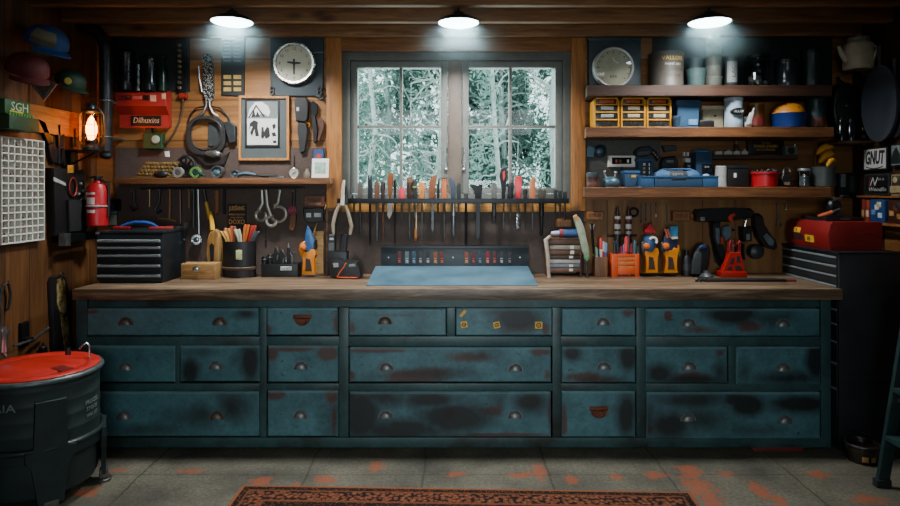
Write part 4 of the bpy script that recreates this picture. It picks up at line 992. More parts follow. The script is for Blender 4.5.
# hanging drill and pliers under the clock
t = T0('trigger_tool', 'black trigger tool with long ridged handle hanging beside the framed print', 'tool', 301, 153, YB)
sp(t, 'head', BLACK, [(294.5, 99), (297, 97), (306, 97.5), (308, 102), (307.5, 118), (305, 122), (296, 121), (295, 112)], YB-.05, YB-.004, None, .004)
sp(t, 'handle', mat('1c1e20', .55), [(298, 122), (306, 123), (307.5, 130), (304.5, 152), (300, 152.5), (297.5, 132)], YB-.04, YB-.004, None, .005)
sp(t, 'label', mat('c8cac6', .5), rect(296.5, 299, 107, 111), YB-.0515, YB-.049); ps(t, 'trigger', AMBER, [(305, 122), (310, 124), (309, 127)], .004, YB-.03)
b = B(); b.cyl((X(301, YB), YB-.03, Z(101, YB)), (X(301, YB), YB, Z(101, YB)), .005); part('peg', b, STEEL, t)
t = T0('locking_pliers', 'dark pliers with brown grips hanging at the right edge of clock-side wall', 'pliers', 317, 143, YB)
sp(t, 'jaws', BLACKM, [(310, 104), (313, 101), (317, 104), (317.5, 112), (315, 118), (311, 112)], YB-.03, YB-.003, None, .003)
sp(t, 'handle', BLACK, [(311, 112), (315, 112), (317, 130), (317, 142), (313.5, 142.5), (312.5, 128)], YB-.028, YB-.004, None, .004); sp(t, 'handle', mat('4a2a1c', .5), [(316.5, 120), (319.5, 117), (323, 120), (324, 128), (319, 142), (316.8, 140), (320, 128)], YB-.028, YB-.004, None, .004)

# ================================================================ LEFT SHELF
LS0, LS1 = Z(178, 3.88), Z(184, 3.88)
b = B(); b.box(X(112, 3.88), X(330, 3.88), 3.88, YB-.012, LS1, LS0, .003); solo('wall_shelf', b, SHELFW, 'narrow wooden wall shelf left of the window', 'shelf')
z0 = LS0+.0003
# gold gridded tray leaning on the wall
t = thing('bit_tray', 'tilted tray of brass bits at left end of the left shelf', 'tray', (X(155, 3.97), 3.97, z0))
TX = Matrix.Rotation(-.95, 3, 'X')
x0, x1 = X(133, 3.93), X(178, 3.93)
b = B(); b.box(x0, x1-.05, 3.90, 4.0, z0, z0+.012, .002); b.prism([(x0, z0+.012), (x0+.07, z0+.105), (x1, z0+.105), (x1-.05, z0+.012)], 3.955, 3.967, 'XZ', .002); part('tray', b, mat('6a5636', .5, .3, .4, 40), t)
for i in range(4):
    b = B()
    za = z0+.018+i*.022; xa = x0+.022+i*.017; xb_ = x1-.055+i*.012
    b.box(xa, xb_, 3.945, 3.955, za, za+.006, .001); n = 9
    for k in range(n): xx = xa+(xb_-xa)*(k+.5)/n; b.box(xx-.008, xx+.006, 3.940, 3.953, za+.006, za+.017, .001)
    part('bit_row', b, mat('a88d58', .45, .5, .4, 50), t)
sp(t, 'tag', WHITE, [(164.5, 151.5), (169, 151), (169.5, 157), (165, 157)], 3.95, 3.955)
b = B(); b.ball((X(161, 3.9), 3.898, z0+.024), .046, 1, .36, .52); solo('small_pouch', b, BLACK, 'small black rounded pouch in front of the brass bit tray', 'pouch')
def coil(name, lb, cat, u, v, rpx, Y, m, m2, th=.03, group=None):
    r = S(rpx, Y); x = X(u, Y); t = thing(name, lb, cat, (x, Y, z0), group)
    b = B(); b.lathe((x, Y+th, z0+r), [(r*.55, 0), (r*.96, 0), (r, .004), (r, th-.004), (r*.96, th), (r*.6, th), (r*.55, th-.006)], 28, 'Y'); part('roll', b, m, t)
    b = B(); b.lathe((x, Y+th*.9, z0+r), [(r*.54, 0), (r*.54, th*.8), (r*.2, th*.85), (0, th*.7)], 20, 'Y'); part('core', b, m2, t); return t
coil('tape_roll', 'grey tape roll standing beside the black pouch on the left shelf', 'tape', 177.5, 171, 5.5, 3.90, mat('77756f', .5), mat('4a4846', .5))
t = coil('tape_roll', 'green tape roll standing on the left shelf below the ring puller', 'tape', 195, 173, 5.6, 3.90, mat('4f7d3a', .5), mat('14302e', .4)); b = B(); b.cyl((X(199, 3.9), 3.91, z0+.03), (X(206, 3.9), 3.89, z0+.012), .012, .006); part('tape_end', b, mat('123a3a', .4), t)
# valve wheel standing behind
t = thing('valve_wheel', 'black ribbed hand wheel leaning on the wall behind the green tape', 'wheel', (X(186, 4.0), 4.0, z0)); x, z = X(186, 4.0), z0+.012+S(10, 4)
b = B(); b.torus((x, 4.0, z), S(8.6, 4), .011, 'Y', 24, 8, 1, 1.15); part('rim', b, BLACK, t)
b = B()
for k in range(4): a = k*PI/4; b.tube([(x-S(8, 4)*math.cos(a), 4.0, z-S(9, 4)*math.sin(a)), (x+S(8, 4)*math.cos(a), 4.0, z+S(9, 4)*math.sin(a))], .006, 6)
b.lathe((x, 4.0, z), [(.02, -.012), (.02, .016), (0, .018)], 12, 'Y'); part('spokes', b, BLACKM, t)
def lens(lb, u, rpx, Y, ln, m):
    r = S(rpx, Y); x = X(u, Y); t = thing('round_lens', lb, 'lens', (x, Y, z0))
    b = B(); b.lathe((x+.02, Y+ln, z0+r), [(r*.9, 0), (r, .006), (r, ln-.01), (r*.96, ln), (r*.8, ln), (r*.76, ln-.01), (0, ln-.014)], 28, 'Y'); part('barrel', b, m, t)
    b = B(); b.lathe((x+.02, Y+.014, z0+r), [(r*.74, -.001), (r*.5, .006), (0, .009)], 24, 'Y'); part('front_glass', b, mat('5c7a80', .08, .3, .3), t); return t
lens('large round steel-rimmed lens lying on the left shelf', 213, 6.2, 3.90, .06, mat('6f7678', .3, .7)); lens('smaller steel-rimmed lens next to the large lens on left shelf', 231, 4.2, 3.90, .05, mat('7b7e7e', .3, .7))
t = thing('wire_pliers', 'blue-grey pliers lying on the left shelf under the framed print', 'pliers', (X(250, 3.92), 3.92, z0))
b = B(); b.tube([(X(238, 3.92), 3.91, z0+.022), (X(246, 3.92), 3.92, z0+.028), (X(256, 3.92), 3.92, z0+.02)], [.01, .016, .01], 8); part('jaws', b, mat('39505c', .4, .5), t)
for dy in (-.012, .014): b = B(); b.tube([(X(255, 3.92), 3.92, z0+.02), (X(264, 3.92), 3.92+dy, z0+.014), (X(278, 3.92), 3.92+dy*1.5, z0+.016)], [.008, .010, .007], 8); part('handle', b, BLACK, t)
b = B(); b.box(X(269, 3.9), X(284, 3.9), 3.895, 3.92, z0, z0+.010, .003); solo('steel_bar', b, STEEL, 'short flat steel bar on the left shelf before the small gauge', 'bar')
t = thing('dial_indicator', 'small round dial gauge with upright stem on the left shelf', 'gauge', (X(294, 3.92), 3.92, z0)); r = S(5, 3.92)
b = B(); b.lathe((X(294, 3.92), 3.93, z0+r), [(r, 0), (r, .012), (r*.9, .016), (0, .014)], 24, 'Y'); part('dial', b, mat('a8a898', .4), t)
b = B(); b.torus((X(294, 3.92), 3.916, z0+r), r*.95, .003, 'Y', 24, 6); part('bezel', b, STEEL, t); b = B(); b.cyl((X(294.3, 3.92), 3.924, z0+2*r-.004), (X(294.3, 3.92), 3.924, Z(156, 3.92)), .005, .004); part('stem', b, BLACK, t)
b = B(); x = X(294, 3.92); b.tube([(x-r*.3, 3.913, z0+r*.8), (x+r*.4, 3.913, z0+r*1.3)], .002, 5); part('needle', b, BLACK, t)
b = B(); x = X(307, 3.93); b.lathe((x, 3.93, z0), [(.02, 0), (.022, .01), (.022, .03), (.012, .045), (.01, .06), (0, .06)], 14); solo('glue_bottle', b, mat('6b6252', .5), 'squat taupe bottle between dial gauge and white card on left shelf', 'bottle')
t = thing('picture_card', 'small white card with a pale green print standing at right end of the left shelf', 'card', (X(319, 3.91), 3.91, z0))
TI = Matrix.Rotation(-.18, 3, 'X')
b = B(); b.box(X(311, 3.9), X(328, 3.9), 3.91, 3.915, z0+.002, Z(158, 3.9), .001, 1, TI, (0, 3.91, z0)); part('card', b, WHITE, t)
b = B(); b.box(X(314, 3.9), X(325, 3.9), 3.9085, 3.911, z0+.03, Z(162, 3.9), .0005, 1, TI, (0, 3.91, z0)); part('picture', b, mat('8fae98', .6, 0, .5, 40), t)
t = thing('blue_card', 'blue and red card on the wall above the small white card', 'card', (X(318, YB), YB, Z(158, YB)))
sp(t, 'card', mat('274a7c', .5), rect(313.5, 323.5, 149.5, 166), YB-.020, YB-.011); sp(t, 'picture', mat('a83a30', .5), [(315, 158), (318, 153), (322, 155), (321, 158)], YB-.0215, YB-.0195)

# ================================================================ UNDER THE LEFT SHELF
Yw = PY                                                             # face of the hardboard
t = T0('hanging_rail', 'thin steel rail under the left shelf for hanging tools', 'rail', 210, 190, 3.98)
ps(t, 'rod', DSTEEL, [(140, 188.5), (304, 187.5)], .006, 3.98)
for u in (141, 222, 303): ps(t, 'post', DSTEEL, [(u, 188.2, 3.98), (u, 188.2, Yw)], .005, 3.98)
def hang(name, lb, cat, u, v, parts_, group=None, Y=Yw):
    t = T0(name, lb, cat, u, v, Y, group)
    for nm, kind, m, pts, a, *r in parts_:
        if kind == 't': ps(t, nm, m, pts, a, r[0] if r else Y-.02)
        else: sp(t, nm, m, pts, r[0] if r else Y-a, Y-.0003, None, .003)
    return t
def nail(t, u, v, Y=Yw): b = B(); b.cyl((X(u, Y), Y-.03, Z(v, Y)), (X(u, Y), Y+.001, Z(v, Y)), .004); part('hanging_nail', b, STEEL, t)
t = hang('hook_tool', 'small dark hook hanging leftmost under the left shelf', 'hook', 133, 210, [('hook', 't', BLACKM, [(134, 190), (134, 202), (137, 208), (133, 211), (130, 206)], .007)]); nail(t, 134, 191)
t = hang('punch', 'slim tan punch hanging second from left under the left shelf', 'punch', 149.5, 207, [('rod', 't', mat('8a7350', .4, .5), [(149.5, 189), (149.5, 207)], [.006, .005])]); nail(t, 149.5, 190)
t = hang('hook_tool', 'dark curved hook beside the tan punch under the left shelf', 'hook', 158, 212, [('hook', 't', BLACK, [(160, 189), (159, 203), (155, 209), (157, 213), (161, 210)], .009)]); nail(t, 160, 190)
t = hang('t_bar_tool', 'wooden stick with brass cross bar hanging above the black tool chest', 'tool', 169, 222, [('stick', 't', mat('8a5a2c', .5), [(170, 189), (169.5, 218)], [.008, .009]), ('cross_bar', 't', mat('b39255', .4, .6), [(158, 218.5), (168, 219), (176, 221)], .006)]); nail(t, 170, 190)
t = hang('red_rod', 'thin dark red rod hanging right of the wooden stick', 'rod', 180.5, 224, [('rod', 't', mat('5e1c1a', .4), [(180, 189), (180.5, 224)], [.009, .008])]); nail(t, 180, 190)
t = hang('wood_rod', 'thin tan wooden rod hanging between red rod and black tube', 'rod', 189, 208, [('rod', 't', mat('8c6236', .5), [(189, 189), (189, 208)], .006)]); nail(t, 189, 190)
t = hang('ladle', 'small steel ladle hanging under the left shelf', 'ladle', 198, 245, [('stem', 't', STEEL, [(198, 189), (198.5, 210), (199, 234)], [.005, .006, .006])]); nail(t, 198, 190)
b = B(); x, y, z = X(199, Yw), Yw-.03, Z(239, Yw); b.lathe((x, y, z), [(.036, .012), (.034, -.004), (.026, -.02), (.012, -.03), (0, -.033)], 20, 'Y', False); b.lathe((x, y, z), [(.034, .012), (.032, -.003), (.024, -.018), (.01, -.027), (0, -.03)], 20, 'Y', False); b.xf(Matrix.Translation((0, 0, 0))); part('bowl', b, CHROME, t)
t = hang('black_tube', 'straight black tube hanging left of the steel ladle', 'tube', 193.5, 228, [('tube', 't', BLACK, [(193.5, 189), (193.5, 228)], .011)]); nail(t, 193.5, 190)
t = hang('axe', 'hand axe with a yellow-banded black shaft hanging beside the wooden mallet', 'axe', 209, 224, [('shaft', 't', BLACK, [(203.5, 189), (206, 202)], .011), ('band', 't', YELLOW, [(206, 202), (210, 219)], [.012, .014]), ('tip', 't', BLACK, [(210, 219), (212, 226)], [.012, .008])]); nail(t, 203.5, 190)
t = hang('file_tool', 'flat brown wooden file hanging between axe and lettered plate', 'file', 217, 214, [('handle', 's', BROWNW, [(214.5, 190), (218.5, 190), (218.5, 212), (215, 215)], .02)]); nail(t, 216.5, 192)
t = hang('dark_file', 'narrow black file hanging just left of the lettered plate', 'file', 224, 214, [('blade', 's', BLACK, rect(222.5, 225.5, 189, 214), .012)]); nail(t, 224, 190)
# lettered plate
t = T0('lettered_plate', 'dark plate with gold lettering on the panel behind the black tool bucket', 'sign', 237, 240, Yw)
sp(t, 'plate', BLACK, rect(227.5, 246, 204, 240), Yw-.012, Yw-.0003)
GL = mat('d8a050', .5)
for v in (205.4, 238.5): b = B(); b.lathe((X(236.8, Yw), Yw-.012, Z(v, Yw)), [(.004, -.011), (.004, .001), (0, .002)], 8, 'Y'); part('mounting_screw', b, STEEL, t)
for tx, v, h, w in (('JUDSANG', 208.5, 4.5, 15.5), ('PRECISION', 214.6, 1.8, 15.5), ('DOXO', 222, 5, 15.5), ('TOOL WORKS', 217.6, 1.4, 13)): label_part(t, tx, 236.8, v, Yw-.012, w, h, GL)
# spanner hooks
SP = mat('b4b3a8', .3, .6, .05)
for i, (lb, stem, ring) in enumerate((('bright hook spanner hanging leftmost of the three above the drill-bit tray', [(262, 190), (262.5, 203), (259, 210)], (261, 215.5, 5)), ('middle bright hook spanner above the drill-bit tray', [(266, 190), (267.5, 206), (271, 216)], (271.5, 221, 5)), ('right bright hook spanner with a broad jaw above the drill-bit tray', [(280, 190), (278, 203), (274, 206)], (278.5, 214, 7.5)))):
    t = T0('hook_spanner', lb, 'spanner', ring[0], ring[1]+ring[2], Yw, 'hook spanners under the left shelf')
    yy = Yw-.012-.022*(i % 2)-.006*i; ps(t, 'stem', SP, stem, [.009, .010, .012], yy); u, v, r = ring
    a0, a1 = ((100, 400), (60, 370), (-150, 130))[i]
    ps(t, 'jaw', SP, pxarc(u, v, r, a0, a1, 16), [.011]*15+[.009, .007], yy); nail(t, *stem[0])
t = hang('wood_handle_tool', 'brown wooden handle with purple-red ring hanging right of the bright spanners', 'tool', 292, 231, [('shank', 't', BLACK, [(294, 190), (293.5, 207)], .010), ('handle', 's', mat('6b4022', .5), [(290, 215), (296, 214), (295.5, 226), (293, 231), (288.5, 229)], .025)]); nail(t, 294, 191)
b = B(); b.torus((X(293, Yw), Yw-.02, Z(210, Yw)), .022, .009, 'Y', 18, 8); b.lathe((X(293, Yw), Yw-.018, Z(210, Yw)), [(.016, 0), (.012, .006), (0, .007)], 12, 'Y'); part('ring', b, mat('8a3550', .45), t, 'purple-red ring')
b = B()
for k in range(9): b.torus((X(266, Yw), Yw-.008, Z(225+k*2.6, Yw)), .007, .002, 'Y' if k % 2 else 'X', 10, 5)
solo('hanging_chain', b, DSTEEL, 'short dark chain hanging on the panel under the bright spanners', 'chain')
# wooden tag and black device right
t = T0('wooden_sign', 'small red-brown wooden plaque under the right end of left shelf', 'sign', 314, 207, Yw)
sp(t, 'plaque', wood('plaque_wood', '4a2416', '6e3a22', '8a5233', 'X', 2, .5, knots=False), rect(304.5, 324.5, 196, 206.5), Yw-.018, Yw-.0003); label_part(t, 'WINSTER', 314.5, 199.5, Yw-.018, 15, 3, mat('1c0f0a', .6)); label_part(t, 'CARPENTRY', 314.5, 204, Yw-.018, 13, 1.8, mat('b08a6a', .6))
t = T0('wall_charger', 'black wall charger box with pale windows below the wooden plaque', 'charger', 313, 224, Yw)
sp(t, 'housing', BLACK, [(303, 208), (324, 208), (323.5, 222), (308, 223), (303.5, 219)], Yw-.05, Yw-.0003, None, .005)
for r_ in (rect(306, 311, 213, 217.5), rect(314, 321, 213, 217)): sp(t, 'window', mat('9fa3a2', .3), r_, Yw-.0515, Yw-.049)
b = B(); b.prism([(X(u, Yw), Z(v, Yw)) for u, v in ((314, 231), (324, 231), (324, 273), (314, 273))], Yw-.02, Yw-.0003); solo('wood_offcut', b, TANW, 'tan wooden offcut standing against panel behind the orange drill', 'board')
b = B(); b.tube([(X(313, Yw), Yw-.03, Z(238, Yw)), (X(319, Yw), Yw-.03, Z(220, Yw)), (X(327, Yw), Yw-.03, Z(206, Yw)), (X(325, Yw), Yw, Z(203, Yw))], .005); solo('wooden_dowel', b, TANW, 'thin tan dowel leaning up from the orange drill to the window post', 'dowel')
# ================================================================ ON THE WORKTOP, LEFT HALF
TZ = T+.0004
def tz(name, lb, cat, u, Y, group=None): return thing(name, lb, cat, (X(u, Y), Y, TZ), group)
# black five-drawer tool chest, turned slightly
t = thing('tool_chest', 'black five-drawer tool chest on the left end of the worktop', 'tool chest', (X(131, 3.63), 3.63, TZ))
xa, xb_, Ya, Yb = X(96.5, 3.61), X(163, 3.61), 3.61, 3.92
zc_ = Z(234, Ya)
BK = mat('1b2228', .4, .3, .3, 12)
b = B(); b.box(xa, xb_, Ya, Yb, TZ+.012, zc_, .006); b.box(xa+.01, xb_-.01, Ya+.01, Yb-.01, TZ, TZ+.014); part('chest_body', b, BK, t)
b = B(); b.box(xa-.002, xb_+.002, Ya-.003, Yb, zc_, zc_+.018, .006); part('lid', b, mat('20272c', .4, .3, .3), t)
for v0, v1, vh in ((240, 246, 240.8), (246.6, 253, 247.6), (253.6, 263, 255.5), (263.6, 272, 265.8), (272.6, 278.8, 275.8)):
    b = B(); b.box(xa+.010, xb_-.010, Ya-.006, Ya+.2, Z(v1, Ya), Z(v0, Ya), .002); d = part('drawer', b, BK, t)
    b = B(); z = Z(vh, Ya-.01); b.prism([(Ya-.006, z+.007), (Ya-.018, z+.004), (Ya-.018, z-.004), (Ya-.012, z-.009), (Ya-.006, z-.008)], xa+.012, xb_-.012, 'YZ', .001); part('handle', b, mat('8b9498', .35, .25, .15), d, 'bright steel drawer edge')
b = B(); b.box(xa-.004, xa+.02, Ya-.008, Ya+.01, zc_-.004, zc_+.012, .004); part('corner', b, STEEL, t)
# red and blue pipe clamp on top
zt = zc_+.0185
t = thing('hack_saw', 'red and blue bow-handled saw lying on top of the black tool chest', 'saw', (X(140, 3.75), 3.75, zt))
b = B(); b.box(X(115, 3.75), X(132, 3.75), 3.72, 3.76, zt, zt+.02, .006); part('handle', b, RED, t); b = B(); b.box(X(150, 3.75), X(172, 3.75), 3.74, 3.77, zt, zt+.018, .005, 2, ('Z', .3)); part('handle', b, RED, t)
b = B(); xs = [X(u, 3.75) for u in (122, 128, 136, 146, 153, 158)]; b.tube([(x, 3.74, zt+h) for x, h in zip(xs, (.018, .032, .042, .042, .032, .016))], [.007, .010, .011, .011, .010, .007], 8); part('bow', b, mat('2a4f9a', .35), t, 'blue bow')
b = B(); b.box(X(150, 3.82), X(183, 3.82), 3.84, 3.86, zt, zt+.012, .003); b.box(X(182, 3.82), X(185, 3.82), 3.83, 3.87, zt, zt+.035, .004); solo('bar_clamp', b, DSTEEL, 'dark bar clamp lying on the back edge of the black tool chest', 'clamp')
# wooden drawer box with knob + wooden plane handle
t = tz('wooden_box', 'small tan wooden box with a silver knob right of the black tool chest', 'box', 199, 3.78); Y = 3.76
b = B(); b.box(X(181, Y), X(216, Y), Y, Y+.10, TZ, Z(263.5, Y), .004); part('box_body', b, TANW, t); b = B(); b.box(X(182.5, Y), X(214.5, Y), Y-.004, Y+.002, TZ+.006, Z(264.5, Y), .002); part('front', b, wood('box_front_wood', '6d4c28', '9a713f', 'b88d55', 'X', 2, .5), t)
b = B(); b.lathe((X(197.5, Y), Y-.004, Z(268.5, Y)), [(.008, 0), (.006, .008), (.018, .012), (.02, .02), (.012, .026), (0, .027)], 16, 'Y'); part('knob', b, CHROME, t)
t = tz('wooden_mallet', 'tall tan wooden mallet standing with a dark slot behind the wooden box', 'mallet', 213, 3.92); Y = 3.92
b = B(); b.sil([(206.5, 240), (209, 233), (214, 229.5), (218.5, 232), (220.5, 240), (220, 262), (219, 276), (208.5, 276), (206.5, 255)], Y, Y+.06, .012, 3); part('body', b, wood('mallet_wood', '6b4a22', '9c7238', 'bd9556', 'Z', 1.5, .5), t)
b = B(); b.sil([(209.5, 245), (212, 243), (214, 246), (213.5, 263), (210, 262)], Y-.002, Y+.004, .001); part('slot', b, BLACK, t); b = B(); b.tube([(X(211, Y), Y+.03, Z(231, Y)), (X(208, Y), Y+.06, Z(220, Y)), (X(206, Y), Y+.07, Z(212, Y))], [.016, .014, .008]); part('neck', b, YELLOW, t)
# black tool bucket with pliers
Y = 3.88; t = tz('tool_bucket', 'black oval tool caddy with a pale label, full of pliers', 'caddy', 239.5, Y)
x0, x1, zt2 = X(223, Y), X(256, Y), Z(241, Y); xm = (x0+x1)/2; hw = (x1-x0)/2
b = B(); b.lathe((xm, Y, TZ), [(.97, 0), (1, .01), (1, zt2-TZ), (.93, zt2-TZ), (.92, .02), (0, .02)], 32, 'Z', True, hw, hw*.62); part('shell', b, BLACK, t)
b = B(); b.lathe((xm, Y, TZ), [(1.0, .045), (1.05, .05), (1.05, .062), (1.0, .066)], 32, 'Z', False, hw, hw*.62); part('band', b, mat('4a3a2c', .6), t, 'brown band')
yfr = Y-hw*.62
b = B(); b.box(X(236, yfr), X(242, yfr), yfr-.003, yfr+.004, Z(259.5, yfr), Z(250, yfr), .001); part('label', b, mat('c4c890', .5), t, 'pale label')
b = B(); b.tube([(x0+.005, Y, zt2-.02), (x0-.006, Y, zt2+.03), (x0+.02, Y-.02, zt2+.01)], .005); part('bail', b, BLACKM, t)
GRP = 'pliers standing in the black caddy'
for i, (u0, u1, v, m, lb) in enumerate(((229, 223, 231, mat('b5853c', .5), 'pale orange-handled pliers at the left in the black caddy'), (231, 227, 228, mat('a8692a', .5), 'tan-handled pliers leaning left in the black caddy'), (234, 233, 226, mat('8f3f1c', .5), 'rust-handled pliers upright in the black caddy'), (241, 237, 229, mat('a3aa92', .5), 'pale grey-green handled pliers in the middle of the caddy'), (244, 247, 224.5, mat('b85f18', .5), 'orange-handled pliers right of centre in the black caddy'), (248, 254, 225.5, mat('a02418', .5), 'red-handled pliers leaning right in the black caddy'), (251, 257, 231, mat('3b4148', .5), 'dark-handled pliers at the right in the black caddy'))):
    yy = Y-.015+.012*(i % 3); t = thing('pliers', lb, 'pliers', (X(u0, yy), yy, TZ+.022), GRP)
    for s in (-1, 1):
        b = B(); b.tube([(X(u0+s*.4, yy), yy, Z(246, yy)), (X((u0+u1)/2+s*1.3, yy), yy, Z((243+v)/2, yy)), (X(u1+s*1.5, yy), yy, Z(v+1, yy)), (X(u1+s*1.3, yy), yy, Z(v, yy))], [.007, .010, .011, .007], 8); part('handle', b, m, t)
    b = B(); b.tube([(X(u0, yy), yy, TZ+.023), (X(u0, yy), yy, Z(258, yy)), (X(u0, yy), yy, Z(245, yy))], [.006, .016, .012], 8); part('jaws', b, STEEL, t)
# black tray of drill bits
Y = 3.86; t = tz('bit_box', 'black box with white label holding dark bits and clamps, left of the orange drill', 'box', 279, Y)
b = B(); x0, x1, za = X(261, Y), X(297.5, Y), Z(264, Y)
b.box(x0, x1, Y, Y+.005, TZ, za, .001); b.box(x0, x1, Y+.10, Y+.105, TZ, za, .001); b.box(x0, x0+.005, Y+.005, Y+.1, TZ, za, .001); b.box(x1-.005, x1, Y+.005, Y+.1, TZ, za, .001); b.box(x0+.005, x1-.005, Y+.005, Y+.1, TZ, TZ+.006); part('tray', b, BLACK, t)
sp(t, 'label', mat('c5c9c8', .5), rect(280.5, 291.5, 266.5, 270.5), Y-.002, Y+.0002, 'white label'); label_part(t, 'HSS BITS', 286, 268.6, Y-.002, 9.5, 2, mat('3a3c3c', .6))
for i, (u, v, nm, lb, c, k) in enumerate(((264.5, 256, 'drill_chuck', 'dark knurled chuck at the left of the black bit box', 'chuck', 0), (270, 254, 'drill_chuck', 'dark knurled chuck second from left in the black bit box', 'chuck', 0), (276, 246, 'spring_clamp', 'black spring clamp jaw standing in the middle of the bit box', 'clamp', 1), (282, 249, 'spring_clamp', 'black curved clamp right of the tallest one in the bit box', 'clamp', 1), (288.5, 243, 'scriber', 'slim black scriber standing at the back right of the bit box', 'scriber', 2), (292, 252, 'collet', 'steel ring collet at the right of the bit box', 'collet', 3), (286, 257, 'nozzle', 'pale-tipped nozzle standing low in the bit box', 'nozzle', 2))):
    yy = Y+.03+.02*(i % 3); z = Z(v, yy); b0 = TZ+.0065; x = X(u, yy); q = thing(nm, lb, c, (x, yy, b0))
    if k == 0:
        b = B(); b.lathe((x, yy, b0), [(.012, 0), (.014, .03), (.018, .034), (.018, z-b0-.012), (.010, z-b0), (0, z-b0)], 14); part('body', b, BLACKM, q); b = B(); b.torus((x, yy, z-.02), .018, .003, 'Z', 14, 5); part('collar', b, STEEL, q)
    elif k == 1:
        b = B(); b.prism([(X(u+a, yy), Z(w, yy)) for a, w in ((-2, 268), (-3, 256), (-1, v), (1, v+1), (4, v+9), (5, 268))], yy, yy+.014, 'XZ', .004); part('body', b, BLACK, q); b = B(); b.tube([(X(u+2, yy), yy-.002, Z(v+9, yy)), (X(u+1, yy), yy-.002, Z(v+14, yy))], .004); part('spring', b, STEEL, q)
    elif k == 2:
        b = B(); b.tube([(x, yy, b0), (x, yy, z-.03)], [.008, .009]); part('body', b, BLACK, q); b = B(); b.tube([(x, yy, z-.03), (x, yy, z)], [.006, .003]); part('tip', b, STEEL, q)
    else:
        b = B(); b.torus((x, yy, z-.01), .016, .006, 'Y', 18, 7); part('ring', b, CHROME, q); b = B(); b.tube([(x, yy, b0), (x, yy, z-.027)], .007); part('shank', b, STEEL, q)
# orange pistol tools
def pistol(lb, du, dv, kind, Y):
    """amber D-handled glue gun standing on its butt"""
    kind = 0 if du == 0 else 1; g = lambda pts: [(u+du, v+dv) for u, v in pts]
    t = thing('pistol_tool', lb, 'power tool', (X(307+du, Y), Y, TZ), 'amber pistol tools on the worktop')
    AM = mat('cf7a08', .38, 0, .12, 8)
    b = B(); b.sil(g([(301, 254.5), (304, 252), (308, 253), (311, 249), (315, 250), (316, 255), (313.5, 258), (313, 262), (315, 273), (315, 274.6), (302, 274.6), (301.5, 273), (304, 262)]), Y, Y+.055, .006, 2); h = part('handle', b, AM, t)
    b = B(); b.sil(g([(305.5, 258), (310, 259), (310.5, 263), (312, 271), (305, 271), (305.5, 266)]), Y-.003, Y+.058, .003); part('grip_inlay', b, mat('2c2018', .6), h, 'dark inlay')
    b = B(); c = [(X(u+du, Y), Y+.025, Z(v+dv, Y)) for u, v in ((302, 256), (300.5, 250), (301.5, 245), (304, 243), (307, 244))]; b.tube(c, [.012, .016, .016, .014, .009], 10); part('hose_elbow', b, AM if kind == 0 else mat('39414c', .4), t)
    b = B(); b.lathe((X(303+du, Y), Y+.02, Z(247.5+dv, Y)), [(.020, 0), (.020, .03), (.012, .036), (0, .036)], 16, 'Y'); part('dial', b, mat('d06a20', .4), t)
    return t, g
AMB = mat('cf7a08', .38, 0, .12, 8)
Y = 3.86
t, g = pistol('amber pistol tool with a tall blue cone left of the window tools', 0, 0, 0, Y)
b = B(); b.sil(g([(304.5, 250), (305, 234), (307, 226), (310.5, 231), (314, 240), (314, 252), (310, 254)]), Y+.008, Y+.045, .010, 2); part('cone', b, mat('2c5f93', .4, 0, .3), t, 'blue cone'); b = B(); b.sil(g([(311, 246), (315.5, 240), (316, 249), (313, 252)]), Y+.01, Y+.06, .003); part('bracket', b, BLACK, t)
# black packages by the window post
Y = 3.92; t = tz('battery_case', 'tall black open-topped case with two grips standing by the window post', 'case', 337, Y)
b = B(); b.box(X(327, Y), X(346.5, Y), Y, Y+.10, TZ, Z(252, Y), .004); part('case_body', b, BLACK, t)
sp(t, 'grip', mat('26282a', .5), [(328, 235), (335, 234.5), (335, 254), (328, 254)], Y+.02, Y+.07, None, .005); sp(t, 'grip', mat('202224', .5), [(338.5, 252), (341.5, 234.5), (347, 235), (345.5, 254)], Y+.02, Y+.07, None, .005)
sp(t, 'label', mat('a9acab', .5), rect(329.5, 333.5, 238, 240), Y+.0185, Y+.0205); sp(t, 'label', mat('4b4e50', .5), rect(328.5, 334, 243, 251), Y+.0185, Y+.0205)
Y = 3.78; t = tz('battery_charger', 'low black battery charger with an orange cord by the window post', 'charger', 345, Y)
b = B(); b.sil([(330, 261), (336, 259.5), (341, 262), (350, 263), (357, 262.5), (359, 268), (361, 274.5), (361, 277.5), (330, 277.5)], Y, Y+.12, .008, 2); part('housing', b, BLACK, t)
b = B(); b.sil([(333, 263.5), (338, 263), (338.5, 267), (333.5, 267.5)], Y-.003, Y+.002, .001); part('label', b, mat('8e9393', .4), t); b = B(); b.sil([(349, 264.5), (355, 264), (355.5, 266.5), (349, 267)], Y-.003, Y+.002, .001); part('label', b, mat('6f7475', .4), t)
ps(t, 'cord', mat('c8502a', .5), [(346, 263), (344, 267), (340, 272), (337, 277.2), (345, 277.6, 3.77), (358, 277.6, 3.77)], .004, Y-.004, 'orange cord')

